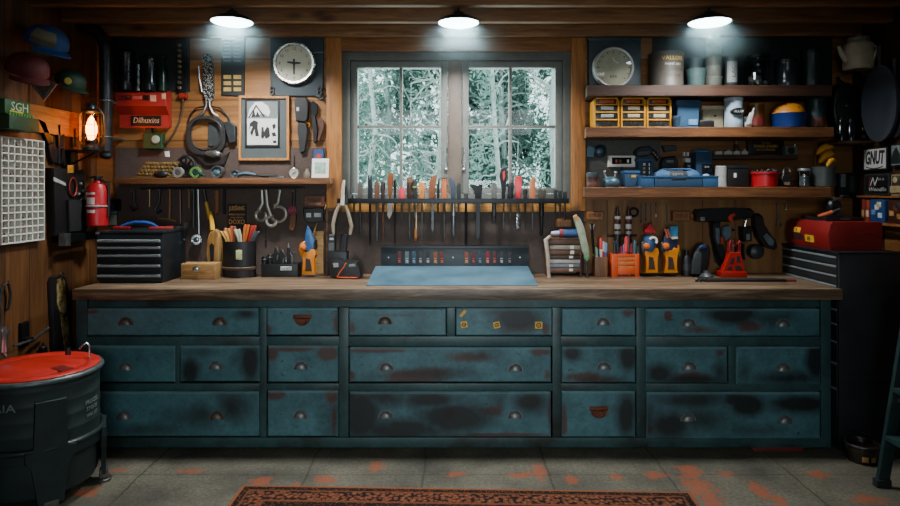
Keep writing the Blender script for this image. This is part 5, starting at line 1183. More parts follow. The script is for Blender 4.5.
# ================================================================ TOOL RACK UNDER THE WINDOW
YR0, YR1 = 3.925, 3.985                                              # front and back rails
t = T0('tool_rack', 'long black slotted tool rack fixed under the window', 'rack', 453, 204, YR0)
RB = mat('22262a', .4, .5, .3)
for y in (YR0, YR1-.01):
    b = B(); b.box(X(337, YR0), X(569, YR0), y, y+.010, Z(203.5, YR0), Z(198.5, YR0), .002); part('rail', b, RB, t)
for u in (338.5, 567.5):
    b = B(); b.box(X(u-1.5, YR0), X(u+1.5, YR0), YR0+.010, YR1-.010, Z(203.5, YR0), Z(198.5, YR0), .001); part('end_cap', b, RB, t)
for u in (345, 453, 560):
    b = B(); b.box(X(u, YR0)-.006, X(u, YR0)+.006, YR1-.001, YB-.022, Z(203.4, YR0), Z(200, YR0), .002); part('bracket', b, RB, t)
YT = (YR0+YR1)/2; ZR = Z(198.5, YR0)-.0004
def HM(hx): return mat(hx, .6, 0, .3, 30, 0, 0, .25)
def racktool(name, lb, cat, u, hpts, hm, vtip, sw=1.2, tip=None, sm=STEEL, hr=None, extra=None):
    """handle outline rests on the rails; the shank hangs between them"""
    t = thing(name, lb, cat, (X(u, YT), YT, Z(vtip, YT)), 'tools hanging in the window rack')
    if hpts == 'round':
        vt, r = hr; b = B(); H = Z(vt, YT)-ZR; R = S(r, YT)
        b.lathe((X(u, YT), YT, ZR), [(R*.7, 0), (R*.95, H*.1), (R*.8, H*.3), (R, H*.6), (R*.95, H*.9), (R*.6, H), (0, H)], 14); part('handle', b, hm, t)
    else:
        b = B(); b.prism([(X(a, YT), max(ZR, Z(v, YT)) if v > 196 else Z(v, YT)) for a, v in hpts], YT-.016, YT+.016, 'XZ', .005, 2); part('handle', b, hm, t)
    w = S(sw, YT)
    b = B()
    if tip == 'blade': b.prism([(X(u, YT)-w, ZR+.001), (X(u, YT)+w, ZR+.001), (X(u, YT)+w, Z(vtip-6, YT)), (X(u, YT)-w*.2, Z(vtip, YT)), (X(u, YT)-w, Z(vtip-3, YT))], YT-.003, YT+.003, 'XZ', .0008)
    elif tip == 'serrated':
        n = 9; za, zc_ = ZR, Z(vtip, YT); x = X(u, YT)
        b.prism([(x-w, za)]+[(x-w*(1 if k % 2 else .45), za+(zc_-za)*(k+.5)/n) for k in range(n)]+[(x, zc_)]+[(x+w*(1 if k % 2 else .45), za+(zc_-za)*(k+.5)/n) for k in range(n-1, -1, -1)]+[(x+w, za)], YT-.004, YT+.004, 'XZ', .0005)
    elif tip == 'thick':
        zm = Z(216, YT); b.tube([(X(u, YT), YT, ZR), (X(u, YT), YT, zm), (X(u, YT), YT, zm-.004), (X(u, YT), YT, Z(vtip-3, YT)), (X(u, YT), YT, Z(vtip, YT))], [w*1.5, w*1.5, w, w, w*.5], 10)
    elif tip == 'twist':
        x = X(u, YT); za, zc_ = ZR, Z(vtip, YT); zm = Z(215, YT); b.tube([(x, YT, za), (x, YT, zm)], w*.7, 8)
        for s in (0, PI): b.tube([(x+w*.9*math.cos(s+k*.9), YT+w*.9*math.sin(s+k*.9), zm+(zc_-zm)*k/14) for k in range(15)], w*.6, 6)
    elif tip == 'square': b.box(X(u, YT)-w, X(u, YT)+w, YT-w, YT+w, Z(vtip, YT), ZR+.001, .001)
    else: b.tube([(X(u, YT), YT, ZR+.001), (X(u, YT), YT, Z(vtip-6, YT)), (X(u, YT), YT, Z(vtip, YT))], [w, w*.8, w*.35], 8)
    part('shank', b, sm, t)
    if extra: extra(t)
    return t
def ex_band(u, v0, v1, r, m, nm='ferrule'):
    def f(t): b = B(); b.lathe((X(u, YT), YT, Z(v1, YT)), [(S(r, YT), 0), (S(r, YT), Z(v0, YT)-Z(v1, YT))], 12); part(nm, b, m, t)
    return f
def ex_bulb(u, v0, v1, m):
    def f(t): b = B(); h = Z(v0, YT)-Z(v1, YT); b.lathe((X(u, YT), YT, Z(v1, YT)), [(0, 0), (.006, .002), (.011, h*.2), (.012, h*.4), (.006, h*.9), (.005, h)], 12); part('bulb', b, m, t)
    return f
# long-handled nippers at the left end (handles hang down)
t = thing('nippers', 'large nippers with long pale bowed handles hanging at the left end of the rack', 'nippers', (X(343, 3.91), 3.91, Z(236, 3.91)), 'tools hanging in the window rack')
PH = mat('a59a84', .4, .3, .25); Yn = 3.905
ps(t, 'handle', PH, [(340, 204), (336, 212), (333, 224), (333.5, 234)], [.010, .012, .012, .009], Yn); ps(t, 'handle', PH, [(345, 204), (348.5, 214), (351.5, 226), (350, 234.5)], [.010, .012, .012, .009], Yn)
ps(t, 'jaws', mat('cfc7b4', .4, .2), [(342.5, 205, Yn), (343, 198, Yn), (343, 190, Yn), (344, 180, Yn)], [.016, .014, .012, .008], Yn); ps(t, 'jaws', DSTEEL, [(346, 205), (346.5, 196), (346, 186)], [.012, .010, .006], Yn)
R_ = racktool
R_('file', 'grey flat-handled file, first upright handle right of the nippers', 'file', 360, [(358, 199), (358, 184), (359, 182.5), (362, 182.5), (363, 185), (363, 199)], HM('5a5650'), 237, 1.1, None, DSTEEL)
R_('awl', 'small awl with a short grey cap between the nippers and grey file', 'awl', 354, 'round', STEEL, 216, 1.0, None, DSTEEL, (194.5, 2.2))
R_('forked_lever', 'tall black fork-topped lever in the window rack', 'lever', 370, [(368, 199), (368, 176), (369, 175), (369.6, 181), (370.6, 181), (371, 175.5), (372.3, 176), (372.3, 199)], HM('22282c'), 246, 1.2, None, BLACKM)
R_('chisel', 'brown-handled chisel right of the fork-topped lever', 'chisel', 377, [(374.7, 199), (374.6, 183), (376, 181.3), (378.5, 181.5), (379.4, 184), (379.4, 199)], HM('6a4a38'), 241, 1.2, None, STEEL, None, ex_band(377, 196, 199, 2.2, STEEL))
R_('rasp', 'dark brown round-topped rasp, short, beside the brown chisel', 'rasp', 383, 'round', HM('3a3230'), 244, 1.0, None, mat('5a3a30', .5, .5), (181.5, 2.4))
R_('paint_brush', 'paint brush with a round brown bristle head standing above the rack', 'brush', 390, [(389, 199), (388.6, 188), (387.2, 182), (387.4, 176), (389, 173.2), (392, 173.2), (393.8, 176), (393.6, 182), (391.6, 188), (391.2, 199)], HM('7a4a2c'), 219, 2.6, 'blade', mat('77706a', .4, .7), None, ex_band(390, 182, 188, 2.4, BLACK))
R_('needle_file', 'thin black needle file right of the paint brush', 'file', 395, 'round', HM('1e1e20'), 246, .8, None, BLACKM, (179.5, 1.4))
R_('screwdriver', 'bright red stubby-handled screwdriver in the left half of the rack', 'screwdriver', 402, [(399, 199), (399, 189.5), (400, 187.5), (404, 187.5), (405, 189.5), (405, 199)], mat('d0203a', .35, 0, .15), 218, .9)
R_('bradawl', 'dark bradawl with a brown ball top, right of the red stubby screwdriver', 'awl', 409.5, 'round', HM('3c2c26'), 239, .9, None, STEEL, (181, 3.0), ex_band(409.5, 178, 183, 2.6, HM('8a5a38'), 'ball_top'))
R_('countersink', 'dark tool with a pale round dial top in the left half of the rack', 'tool', 414.6, 'round', HM('2c2f2c'), 218, .9, None, STEEL, (180, 2.6), ex_band(414.6, 186, 188, 3, HM('7f8a4a'), 'collar'))
R_('marking_awl', 'pale marking awl with a wooden bulb hanging low under the rack', 'awl', 416.3, 'round', HM('2a2a2c'), 240, .8, None, mat('c0a888', .4, .3), (192, 1.6), ex_bulb(415.6, 228, 241, BROWNW))
R_('screwdriver', 'orange and black short screwdriver just left of the curved black knife', 'screwdriver', 422, [(419, 199), (419.5, 190), (418.6, 184), (421, 182), (424.5, 183), (425, 189), (424, 199)], mat('d07a20', .4, 0, .25), 240, 1.0, None, STEEL, None, ex_band(422, 190, 193, 2.6, BLACK, 'grip_ring'))
R_('pruning_saw', 'curved brown-handled pruning saw with serrated blade in the rack', 'saw', 432.6, [(429.5, 199), (428.5, 190), (429.5, 181), (433, 175.5), (437, 174.5), (436.5, 179), (434.8, 186), (435.6, 199)], HM('7c4c32'), 232, 1.7, 'serrated', DSTEEL)
R_('hook_knife', 'black hooked knife behind the curved pruning saw', 'knife', 438, [(436.8, 199), (437, 186), (438.6, 178), (439.6, 178.5), (439.4, 188), (439.4, 199)], HM('1c1c1e'), 214, .9, None, BLACKM)
R_('screwdriver', 'tall orange screwdriver in front of the left casement edge', 'screwdriver', 444.3, [(441.6, 199), (441.6, 187), (442.4, 183), (442, 178.5), (446.5, 178.5), (446.2, 183), (447, 187), (447, 199)], mat('c05f28', .4, 0, .2), 241, 1.0, None, STEEL, None, ex_band(444.3, 178, 182.5, 2.6, mat('3a2018', .5), 'cap'))
R_('putty_knife', 'blue-grey curved-handle knife beside the tall orange screwdriver', 'knife', 453.5, [(451, 199), (450.3, 186), (449, 179), (450.5, 177), (453.5, 180), (455.8, 188), (455.6, 199)], HM('3e4a58'), 236, 1.3, 'thick', mat('7d8a92', .3, .8))
R_('chisel', 'short dark green-black chisel left of the plain black rod', 'chisel', 458.6, [(456.8, 199), (456.8, 186), (458.5, 182.5), (460.6, 184), (460.8, 199)], HM('2b3433'), 214, .9)
R_('rod', 'plain black rod hanging below the middle of the window', 'rod', 466, 'round', HM('3b3d3f'), 246, 1.2, None, BLACKM, (193, 2.2))
R_('wing_wrench', 'black Y-topped wing wrench in the middle of the rack', 'wrench', 478, [(475.2, 199), (475, 191), (470.5, 185.5), (472, 184), (477, 186.5), (480.5, 186.5), (481.5, 184), (483, 184.5), (481.4, 190), (481.2, 199)], HM('202326'), 241, 2.0, 'blade', BLACKM)
R_('nut_driver', 'grey knobbed nut driver right of the Y-topped wrench', 'nut driver', 494, [(491.5, 199), (491.5, 192), (491, 185), (493, 183), (496, 183), (497, 186), (496, 192), (496.8, 199)], HM('5d605c'), 224, 1.4, 'thick', DSTEEL)
R_('utility_knife', 'tall black knife with a red inlay rising above the rack', 'knife', 503.6, [(502, 199), (501.5, 188), (499.4, 176), (500.5, 170), (504, 167.5), (507, 167), (506.6, 178), (504.8, 190), (505.2, 199)], HM('1f1d20'), 229, 1.1, None, STEEL, None, lambda t: sp(t, 'inlay', mat('b82a24', .4), [(502.4, 172), (505, 170.5), (505.2, 177), (503.4, 181)], YT-.0175, YT-.015, 'red inlay', .0005))
R_('screwdriver', 'black round-handled screwdriver between the tall knife and the red one', 'screwdriver', 510.5, 'round', HM('26282b'), 219, .9, None, STEEL, (182.5, 3.0))
R_('screwdriver', 'glossy bright red screwdriver with twisted shank in the right half of the rack', 'screwdriver', 518.3, [(516.2, 199), (515.6, 190), (514.4, 183), (514.6, 177.5), (517, 176.3), (521, 176.8), (522, 179), (521.6, 186), (520.4, 199)], mat('c41c30', .3, 0, .12), 229, 1.5, 'twist', STEEL)
R_('awl', 'small black capped awl between the red and the orange flat handles', 'awl', 525.3, 'round', HM('2b2b28'), 231, .9, None, DSTEEL, (189, 2.4))
R_('marking_knife', 'flat orange-brown handled knife in the right half of the rack', 'knife', 532.5, [(529.8, 199), (529.6, 184), (530.5, 179.5), (533, 177.5), (535, 178), (535.2, 199)], mat('b8683a', .4, 0, .2), 229, .9)
R_('open_spanner', 'dark open-ended spanner hanging right of the flat orange handle', 'spanner', 541.5, [(538.5, 199), (537.6, 191), (539.6, 187.5), (541, 191), (542.8, 191), (544.2, 188), (546, 192), (544.8, 199)], HM('4a453c'), 236, 1.6, 'thick', BLACKM)
for i, (u, lb) in enumerate(((555.5, 'leftmost of the three square black bars at the right end of the rack'), (560, 'middle of the three square black bars at the right end of rack'), (565, 'rightmost of the three square black bars at the right end of rack'))):
    R_('square_bar', lb, 'bar', u, [(u-1.6, 199), (u-1.6, 190+i), (u+1.6, 189.5+i), (u+1.6, 199)], HM('24272a'), 214+i*3, .9, 'square', BLACKM)
# leaning blade below the spanner
# ================================================================ TILTED BLUE MAT WITH DRIVER BOARD
yb0, yb1, zb1 = 3.50, 3.95, Z(266, 3.95)
t = thing('bench_mat', 'blue-grey sloping work mat with an upright dark driver board at its back', 'work mat', (X(452, 3.7), 3.7, TZ))
ang = math.atan2(zb1-TZ-.004, yb1-yb0)
m, nt, bs = nodes('scuffed_blue_mat'); tc = N(nt, 'ShaderNodeTexCoord'); nz = N(nt, 'ShaderNodeTexNoise', Scale=4, Detail=6, Roughness=.6); n2 = N(nt, 'ShaderNodeTexNoise', Scale=50, Detail=3); L(nt, tc.outputs['Object'], nz.inputs[0]); L(nt, tc.outputs['Object'], n2.inputs[0])
c_ = ramp(nt, nz.outputs[0], [(.3, lin('34505f')), (.7, lin('557889'))]); c_ = mixc(nt, ramp(nt, n2.outputs[0], [(.7, (0, 0, 0, 1)), (.74, (.5, .5, .5, 1))]), c_, lin('8d999c')); L(nt, c_, bs.inputs[0]); bs.inputs['Roughness'].default_value = .33
b = B(); xa0, xa1 = X(366, 3.5), X(538, 3.5)
b.bm.verts.ensure_lookup_table()
b.prism([(yb0, TZ), (yb1, zb1-.006), (yb1, zb1), (yb0, TZ+.005)], xa0, xa1, 'YZ', .001); part('mat', b, m, t)
b = B(); b.box(xa0+.03, xa0+.045, yb1-.02, yb1, TZ, zb1-.009, .001); b.box(xa1-.045, xa1-.03, yb1-.02, yb1, TZ, zb1-.009, .001); part('support', b, BLACKM, t)
bd = mat('20282c', .42, .3, .25, 14)
b = B(); b.box(X(381, 3.95), X(529, 3.95), yb1, yb1+.02, TZ, Z(246, 3.95), .003); b.box(X(381, 3.95), X(529, 3.95), yb1-.012, yb1, Z(249, 3.95), Z(246, 3.95), .003); back = part('driver_board', b, bd, t)
for u in (388.5, 453, 520): b = B(); b.lathe((X(u, yb1), yb1, Z(257.5, yb1)), [(.005, 0), (.005, .002), (0, .003)], 10, 'Y'); part('screw', b, STEEL, back)
for i, (u, c, wcol) in enumerate(((399.5, '6b2024', 'c85a50'), (407, '7e9098', 'd0d8dc'), (414, '33607c', '8fb0c8'), (420.5, '3c3d40', 'b8b0a8'), (428, '24262a', 'd4d4d4'), (435.5, 'b0622c', 'e0b080'), (442, '8c3426', 'd08060'), (466.5, 'b05a3a', 'e8c0a0'), (473.5, '74202c', 'c05050'), (480, '2c4a60', '7f96a8'), (487.5, 'a81c26', 'e8a0a0'), (494.5, '7a2420', 'c06a50'), (501.5, '30363c', 'c8c8c8'), (509.5, '2a2a2c', '8a8a8a'))):
    x = X(u, yb1); za, zc2 = Z(263.5, yb1), Z(251.5, yb1)
    q = thing('bit_holder', ['dark red', 'pale grey', 'blue', 'charcoal', 'black', 'orange', 'rust red', 'salmon', 'crimson', 'slate blue', 'bright red', 'brick red', 'dark grey', 'plain black'][i]+' bit holder clipped to the upright driver board of the mat', 'bit holder', (x, yb1, za), 'bit holders on the driver board')
    b = B(); b.box(x-.013, x+.013, yb1-.011, yb1-.0005, za, zc2, .002); part('clip', b, mat(''.join('%02x' % int(int(c[k:k+2], 16)*.62) for k in (0, 2, 4)), .6, 0, .5, 60), q)
    b = B(); b.box(x-.008, x+.008, yb1-.0125, yb1-.0105, za+.006, za+.024, .001); b.box(x-.008, x+.008, yb1-.0125, yb1-.0105, za+.03, za+.036, .0005); part('marking', b, mat(''.join('%02x' % int(int(wcol[k:k+2], 16)*.72) for k in (0, 2, 4)), .6, 0, .6, 80), q)
# ================================================================ SHELVES, RIGHT OF THE WINDOW
YS = 3.80
SH = {}
DSHELF = wood('dark_shelf_wood', '26160d', '3f2617', '573826', 'X', 1.0, .6)
for nm, u0, u1, v0, v1, y, lb in (('top', 587, 832, 85, 96, YS, 'top dark wooden shelf right of the window, carrying the tin and gauge'), ('mid', 586, 834, 127, 137, YS, 'middle wooden shelf right of the window, carrying the yellow drawer units'), ('low', 584.5, 831, 187, 197.5, YS, 'lowest thick wooden shelf right of the window, carrying the blue tray'), ('small', 713, 798, 154.5, 159.5, 3.93, 'short thin wooden shelf tucked above the red pot')):
    b = B(); b.prism([(X(u0, y), y), (X(u1, y), y), (X(u1, y), YB), (X(u0-3, YB), YB)], Z(v1, y), Z(v0, y), 'XY', .003); solo('wall_shelf', b, DSHELF if nm in ('top', 'small') else SHELFW, lb, 'shelf'); SH[nm] = Z(v0, y)+.0004
def on(name, lb, cat, u, Y, sh, group=None): return thing(name, lb, cat, (X(u, Y), Y, SH[sh]), group)
def bx(t, name, m, u0, u1, v0, v1, Y, d, bev=.003, lb=None, z0=None):
    b = B(); b.box(X(u0, Y), X(u1, Y), Y, Y+d, Z(v1, Y) if z0 is None else z0, Z(v0, Y), bev); return part(name, b, m, t, lb)
# --- top shelf
Y = 3.90; x, z = X(614, Y), Z(64, Y)
t = on('pressure_gauge', 'big round cream dial gauge with a bright glint standing on the top shelf', 'gauge', 614, Y, 'top')
r = S(20.5, Y)
b = B(); b.lathe((x, Y+.06, SH['top']+r), [(r*.9, 0), (r, .01), (r, .055), (r*.96, .062), (r*.88, .06), (r*.86, .045), (0, .045)], 48, 'Y'); part('case', b, mat('b0b1ac', .35, .3, .3), t)
b = B(); zc_ = SH['top']+r; b.lathe((x, Y+.014, zc_), [(r*.86, 0), (r*.86, .002), (0, .002)], 40, 'Y'); f_ = part('gauge_face', b, mat('a8a48e', .5, 0, .2, 12), t, 'aged face')
for k in range(13):
    a = math.radians(225-k*22.5); b = B(); b.tube([(x+r*.7*math.cos(a), Y+.011, zc_+r*.7*math.sin(a)), (x+r*.8*math.cos(a), Y+.011, zc_+r*.8*math.sin(a))], .0022, 4); part('tick', b, HD, f_)
b = B(); b.tube([(x+.03, Y+.009, zc_+.025), (x, Y+.009, zc_+.045), (x-.005, Y+.009, zc_+.06)], .003, 5); part('needle', b, WHITE, t)
b = B(); b.text('KPA', x, Y+.011, zc_-r*.45, .025, 'front', .0005); part('lettering', b, HD, f_)
b = B(); b.lathe((x, Y+.004, zc_), [(r*.87, 0), (r*.6, .006), (0, .010)], 36, 'Y', False); part('glass', b, glass('gauge_glass', (.95, .97, .95, 1), .16), t)
t = on('backing_box', 'dark teal flat box standing behind the round dial gauge', 'box', 612, 4.0, 'top'); bx(t, 'box_body', mat('2b3a40', .5, 0, .3), 589, 641, 40, 90, 3.99, .055, .003, None, SH['top']); bx(t, 'lid', mat('25343a', .5), 588.5, 641.5, 37, 40.5, 3.985, .06, .002)
Y = 3.91; t = on('paint_tin', 'large pale round tin with gold and dark lettering on the top shelf', 'tin', 667, Y, 'top'); r = S(17, Y); x = X(667, Y); z0 = SH['top']; h = Z(53, Y)-z0
b = B(); b.lathe((x, Y+.02, z0), [(r*.98, 0), (r*1.01, .004), (r*.98, .01), (r*.98, h-.02), (r*1.01, h-.015), (r, h-.003), (r*.95, h), (r*.8, h-.004), (0, h-.004)], 36); part('body', b, mat('48443d', .5, .1, .25), t)
def tin_text(tx, v, w, hpx, m):
    b = B(); b.text(tx, 0, 0, 0, S(hpx, Y)*1.35, 'front', .0005, width=S(w, Y))
    for q in b.bm.verts: a = -PI/2+.12+q.co.x/r; q.co = Vector((x+(r*.985-q.co.y)*math.cos(a), Y+.02+(r*.985-q.co.y)*math.sin(a), Z(v, 3.85)+q.co.z))
    part('lettering', b, m, t)
tin_text('VALLOSE', 58.5, 23, 4, mat('c09a2c', .5)); tin_text('PAINT ART', 64.5, 17, 2.4, mat('b9b4a2', .5)); tin_text('ESTABLISHED', 69.8, 27, 3, mat('2c2a26', .5)); tin_text('STEELFORD', 75.8, 18, 2.4, mat('3c1c18', .5))
BOWLP = [(.72, 0), (.78, .02), (.9, .6), (1.0, .9), (1.02, 1), (.95, 1), (.85, .6), (.7, .08), (0, .08)]
can('bowl', 'teal-grey tapered bowl on the top shelf beside the pale column of cups', 'bowl', 696, 20, 69.5, 3.90, SH['top'], mat('39504f', .5), None, prof=BOWLP)
zz = Z(69.5, 3.90)+.0004; can('bowl', 'dark green bowl nested above the teal-grey bowl', 'bowl', 695, 16, 59, 3.90, zz, mat('1a292d', .5), None, prof=BOWLP)
# column of pale cups
zz = SH['top']
for k in range(5):
    vt = 77-10.2*k; can('stacked_pot', ['lowest', 'second from bottom', 'middle', 'second from top', 'topmost'][k]+' pot of the tall pale stack under the right lamp', 'pot', 713.5, 17-k*.4, vt, 3.90, zz, mat('565a53', .5, 0, .2), None, group='pale pots stacked on the top shelf', prof=[(.86, 0), (.9, .04), (.94, .8), (1, .82), (1, 1), (.9, 1), (.85, .9), (0, .9)]); zz = Z(vt, 3.90)+.0003
t, x, r, h = can('bottle', 'grey bottle with a white lettered label on top shelf right of the pale stack', 'bottle', 731, 11.5, 56, 3.90, SH['top'], mat('2a3134', .3), BLACK, .02)
b = B(); b.sheet(lambda a, c, x=x, r=r: (x+(r+.0008)*math.sin(-1.1+2.0*a), 3.90-(r+.0008)*math.cos(-1.1+2.0*a), Z(83, 3.9)+(Z(62, 3.9)-Z(83, 3.9))*c), 8, 1, (0, -.0004, 0)); part('label', b, mat('8d9392', .5), t, 'white label')
b = B(); b.text('LAC', x, 3.90-r-.0016, Z(72, 3.9), .03, 'front', .0005, width=.075, spin=PI/2); part('lettering', b, mat('20262a', .5), t)
GJ = mat('283035', .15, .0, .4)
t, x, r, h = can('glass_jar', 'dim glass jar of pale scraps on the top shelf', 'jar', 757, 24, 56, 3.94, SH['top'], glass('jar_glass', (.6, .68, .7, 1), .08), BLACKM, .02)
b = B(); q = random.Random(8)
for k in range(26): b.ball((x+q.uniform(-.6, .6)*r, 3.94+q.uniform(-.6, .3)*r, SH['top']+.02+q.uniform(0, .5)*h*.55), q.uniform(.01, .02), seg=7, rings=5)
o = part('scraps', b, mat('57534a', .6, 0, .5, 40), t); o['kind'] = 'stuff'
can('glass_jar', 'dark empty jar at the right on the top shelf', 'jar', 787, 20, 60, 3.95, SH['top'], GJ, BLACK); can('canister', 'dark green canister near the right end of top shelf', 'canister', 812, 18, 50, 3.95, SH['top'], mat('1b2a2a', .4), BLACK)
# --- middle shelf: three yellow drawer units
Y = 3.86; YL = mat('dc980e', .4, 0, .15, 10); SM = mat('2f3030', .25, .1, .4)
for i, (u0, u1, lb) in enumerate(((594, 619.5, 'yellow four-drawer unit nearest the window casing'), (621, 645.8, 'middle yellow four-drawer unit between two others'), (646.8, 671.6, 'right yellow four-drawer unit beside the blue bucket'))):
    t = on('drawer_unit', lb, 'drawer unit', (u0+u1)/2, Y, 'mid', 'yellow drawer units on the middle shelf')
    x0, x1, z0, z1 = X(u0, Y), X(u1, Y), SH['mid'], Z(97.5, Y); c = .022; D = .12; fw = .010
    out = [(x0+.004, z0), (x1-.004, z0), (x1, z0+.006), (x1, z1-c), (x1-c*.7, z1), (x0+c*.7, z1), (x0, z1-c), (x0, z0+.006)]
    b = B(); b.prism(out, Y+.02, Y+D, 'XZ', .003)
    b.box(x0, x0+fw, Y, Y+.021, z0, z1-c+.004, .002); b.box(x1-fw, x1, Y, Y+.021, z0, z1-c+.004, .002); b.box(x0+c*.7-.003, x1-c*.7+.003, Y, Y+.021, z1-fw*.8, z1, .002)
    b.prism([(x0, z1-c), (x0+c*.7, z1), (x0+c*.7, z1-fw), (x0+fw, z1-c)], Y, Y+.021); b.prism([(x1, z1-c), (x1-fw, z1-c), (x1-c*.7, z1-fw), (x1-c*.7, z1)], Y, Y+.021)
    n = 4; hh = (z1-z0)/n
    for k in range(n): b.box(x0+fw, x1-fw, Y, Y+.021, z0+hh*k, z0+hh*k+.008, .002)
    part('frame', b, YL, t)
    for k in range(n):
        za, zc2 = z0+hh*k+.009, z0+hh*(k+1)-(.001 if k < n-1 else .011); ins = fw+.001 if k < n-1 else c*.8
        b = B(); b.box(x0+ins, x1-ins, Y+.006, Y+.019, za, zc2, .002); d = part('drawer', b, SM, t)
        if k in (1, 2): b = B(); b.box(x0+.045, x1-.035, Y+.0045, Y+.0065, za+.010, zc2-.006, .001); part('label', b, mat('b8a88c' if i else '9aa0a0', .5), d)
        if k == 3: b = B(); b.box(x0+.035, x1-.035, Y+.0045, Y+.0065, za+.004, zc2-.004, .001); part('label', b, mat('c8501e', .5), d, 'red-orange label')
        b = B(); b.box((x0+x1)/2-.02, (x0+x1)/2+.02, Y+.001, Y+.0065, za+.001, za+.006, .001); part('handle', b, SM, d)
BK_ = [(.80, 0), (.82, .02), (.95, .78), (1.04, .80), (1.04, .88), (1.0, 1), (.93, 1), (.9, .9), (0, .9)]
t = on('plastic_bin', 'square blue plastic bin with a rimmed top on the middle shelf', 'bin', 688, 3.88, 'mid'); Yv = 3.87
x0, x1, z0, z1 = X(677, Yv), X(700, Yv), SH['mid'], Z(100.5, Yv); BB = mat('2b506f', .45, 0, .2)
b = B(); b.prism([(x0+.008, z0), (x1-.008, z0), (x1, z1), (x0, z1)], Yv, Yv+.11, 'XZ', .005); part('bin_body', b, BB, t); b = B(); b.box(x0-.006, x1+.006, Yv-.006, Yv+.116, z1-.028, z1-.006, .004); b.box(x0-.002, x1+.002, Yv-.002, Yv+.112, z1-.006, z1+.003, .002); part('rim', b, BB, t)
b = B(); b.box(x0+.07, x1-.015, Yv-.004, Yv+.004, z0+.02, z0+.055, .001); part('label', b, mat('5f93b8', .5), t)
can('cup', 'small dark blue cup in front of the blue plastic bin', 'cup', 676.5, 8, 116, 3.84, SH['mid'], mat('2a4258', .4), None, prof=BK_)
t = on('storage_box', 'cream lidded box behind the blue bin and white canister', 'box', 713, 3.92, 'mid'); bx(t, 'box_body', mat('a39c82', .5), 703, 723.5, 109, 126, 3.92, .10, .006, None, SH['mid']); bx(t, 'lid', mat('c2b798', .5), 702, 724.5, 105.5, 109.3, 3.915, .11, .004); bx(t, 'catch', BLACK, 714, 716.5, 115, 116.5, 3.917, .004, .0005)
b = B(); b.box(X(699.5, 3.85), X(714, 3.85), 3.84, 3.88, SH['mid'], Z(120.5, 3.85), .008, 3); solo('dark_case', b, BLACK, 'small black case in front of the cream lidded box', 'case')
t, x, r, h = can('white_canister', 'tall white canister with black oval badge on the middle shelf', 'canister', 733.5, 17.5, 98, 3.88, SH['mid'], mat('93a9b8', .35, 0, .1), mat('b5c8d4', .35), .018)
b = B(); b.lathe((x, 3.88-r*.72, Z(112, 3.86)), [(.8, 0), (1, .002), (1, .03), (.9, .034), (0, .036)], 28, 'Y', True, .042, .020); part('badge', b, BLACK, t, 'black oval badge')
b = B(); b.text('FLUX', x, 3.88-r*.72-.037, Z(112, 3.84), .022, 'front', .0005, width=.055); part('lettering', b, WHITE, t)
can('cup', 'small white cup right of the tall white canister', 'cup', 748, 8, 117, 3.86, SH['mid'], WHITE, None, prof=BK_); t = on('scoop', 'white angular scoop leaning on the white cup', 'scoop', 752, 3.85, 'mid')
b = B(); b.prism([(X(u, 3.84), Z(v, 3.84)) for u, v in ((744, 125.5), (750, 124), (753, 112), (749, 113))], 3.825, 3.84, 'XZ', .002); b2 = part('scoop', b, mat('c4cac8', .5), t); ps(t, 'handle', WHITE, [(752, 113), (754, 108)], .004, 3.832)
t, x, r, h = can('spice_jar', 'amber and red jar behind the white cup on middle shelf', 'jar', 756, 15, 103.5, 3.94, SH['mid'], mat('6e4418', .35, 0, .5, 20), mat('8a741c', .4), .012); b = B(); b.sheet(lambda a, c, x=x, r=r: (x+(r+.001)*math.sin(-1+2*a), 3.94-(r+.001)*math.cos(-1+2*a), SH['mid']+.02+.05*c), 8, 1, (0, -.0005, 0)); part('label', b, mat('7a2420', .5), t, 'red label')
t, x, r, h = can('mixing_bowl', 'dark blue bowl heaped with an orange dome on the middle shelf', 'bowl', 789, 33, 114, 3.89, SH['mid'], mat('16306e', .35, 0, .15), None, prof=[(.8, 0), (.86, .04), (1, .95), (1.03, 1), (.97, 1), (.9, .85), (0, .85)], seg=36)
zz = Z(114, 3.89)+.0005; t = thing('dome_cover', 'orange dome-shaped cover resting on the dark blue bowl', 'cover', (X(788, 3.89), 3.89, zz)); b = B(); R = S(15.5, 3.89); b.lathe((X(788, 3.89), 3.89, zz), [(R*1.02, 0), (R, .006), (R*.9, .03), (R*.65, .054), (R*.3, .066), (0, .068)], 32); part('dome', b, mat('b5741a', .45, 0, .15, 10), t); b = B(); b.ball((X(791, 3.89), 3.89-R*.85, zz+.028), .006); part('stud', b, BLACK, t)
t, x, r, h = can('canister', 'dark teal canister with a red-brown label near the right end of middle shelf', 'canister', 815.5, 16, 98, 3.92, SH['mid'], mat('1e3a3c', .4), mat('234446', .4), .02); b = B(); b.sheet(lambda a, c, x=x, r=r: (x+(r+.001)*math.sin(-1+2*a), 3.92-(r+.001)*math.cos(-1+2*a), SH['mid']+.012+.055*c), 8, 1, (0, -.0005, 0)); part('label', b, mat('6e3a2c', .5), t, 'red-brown label')
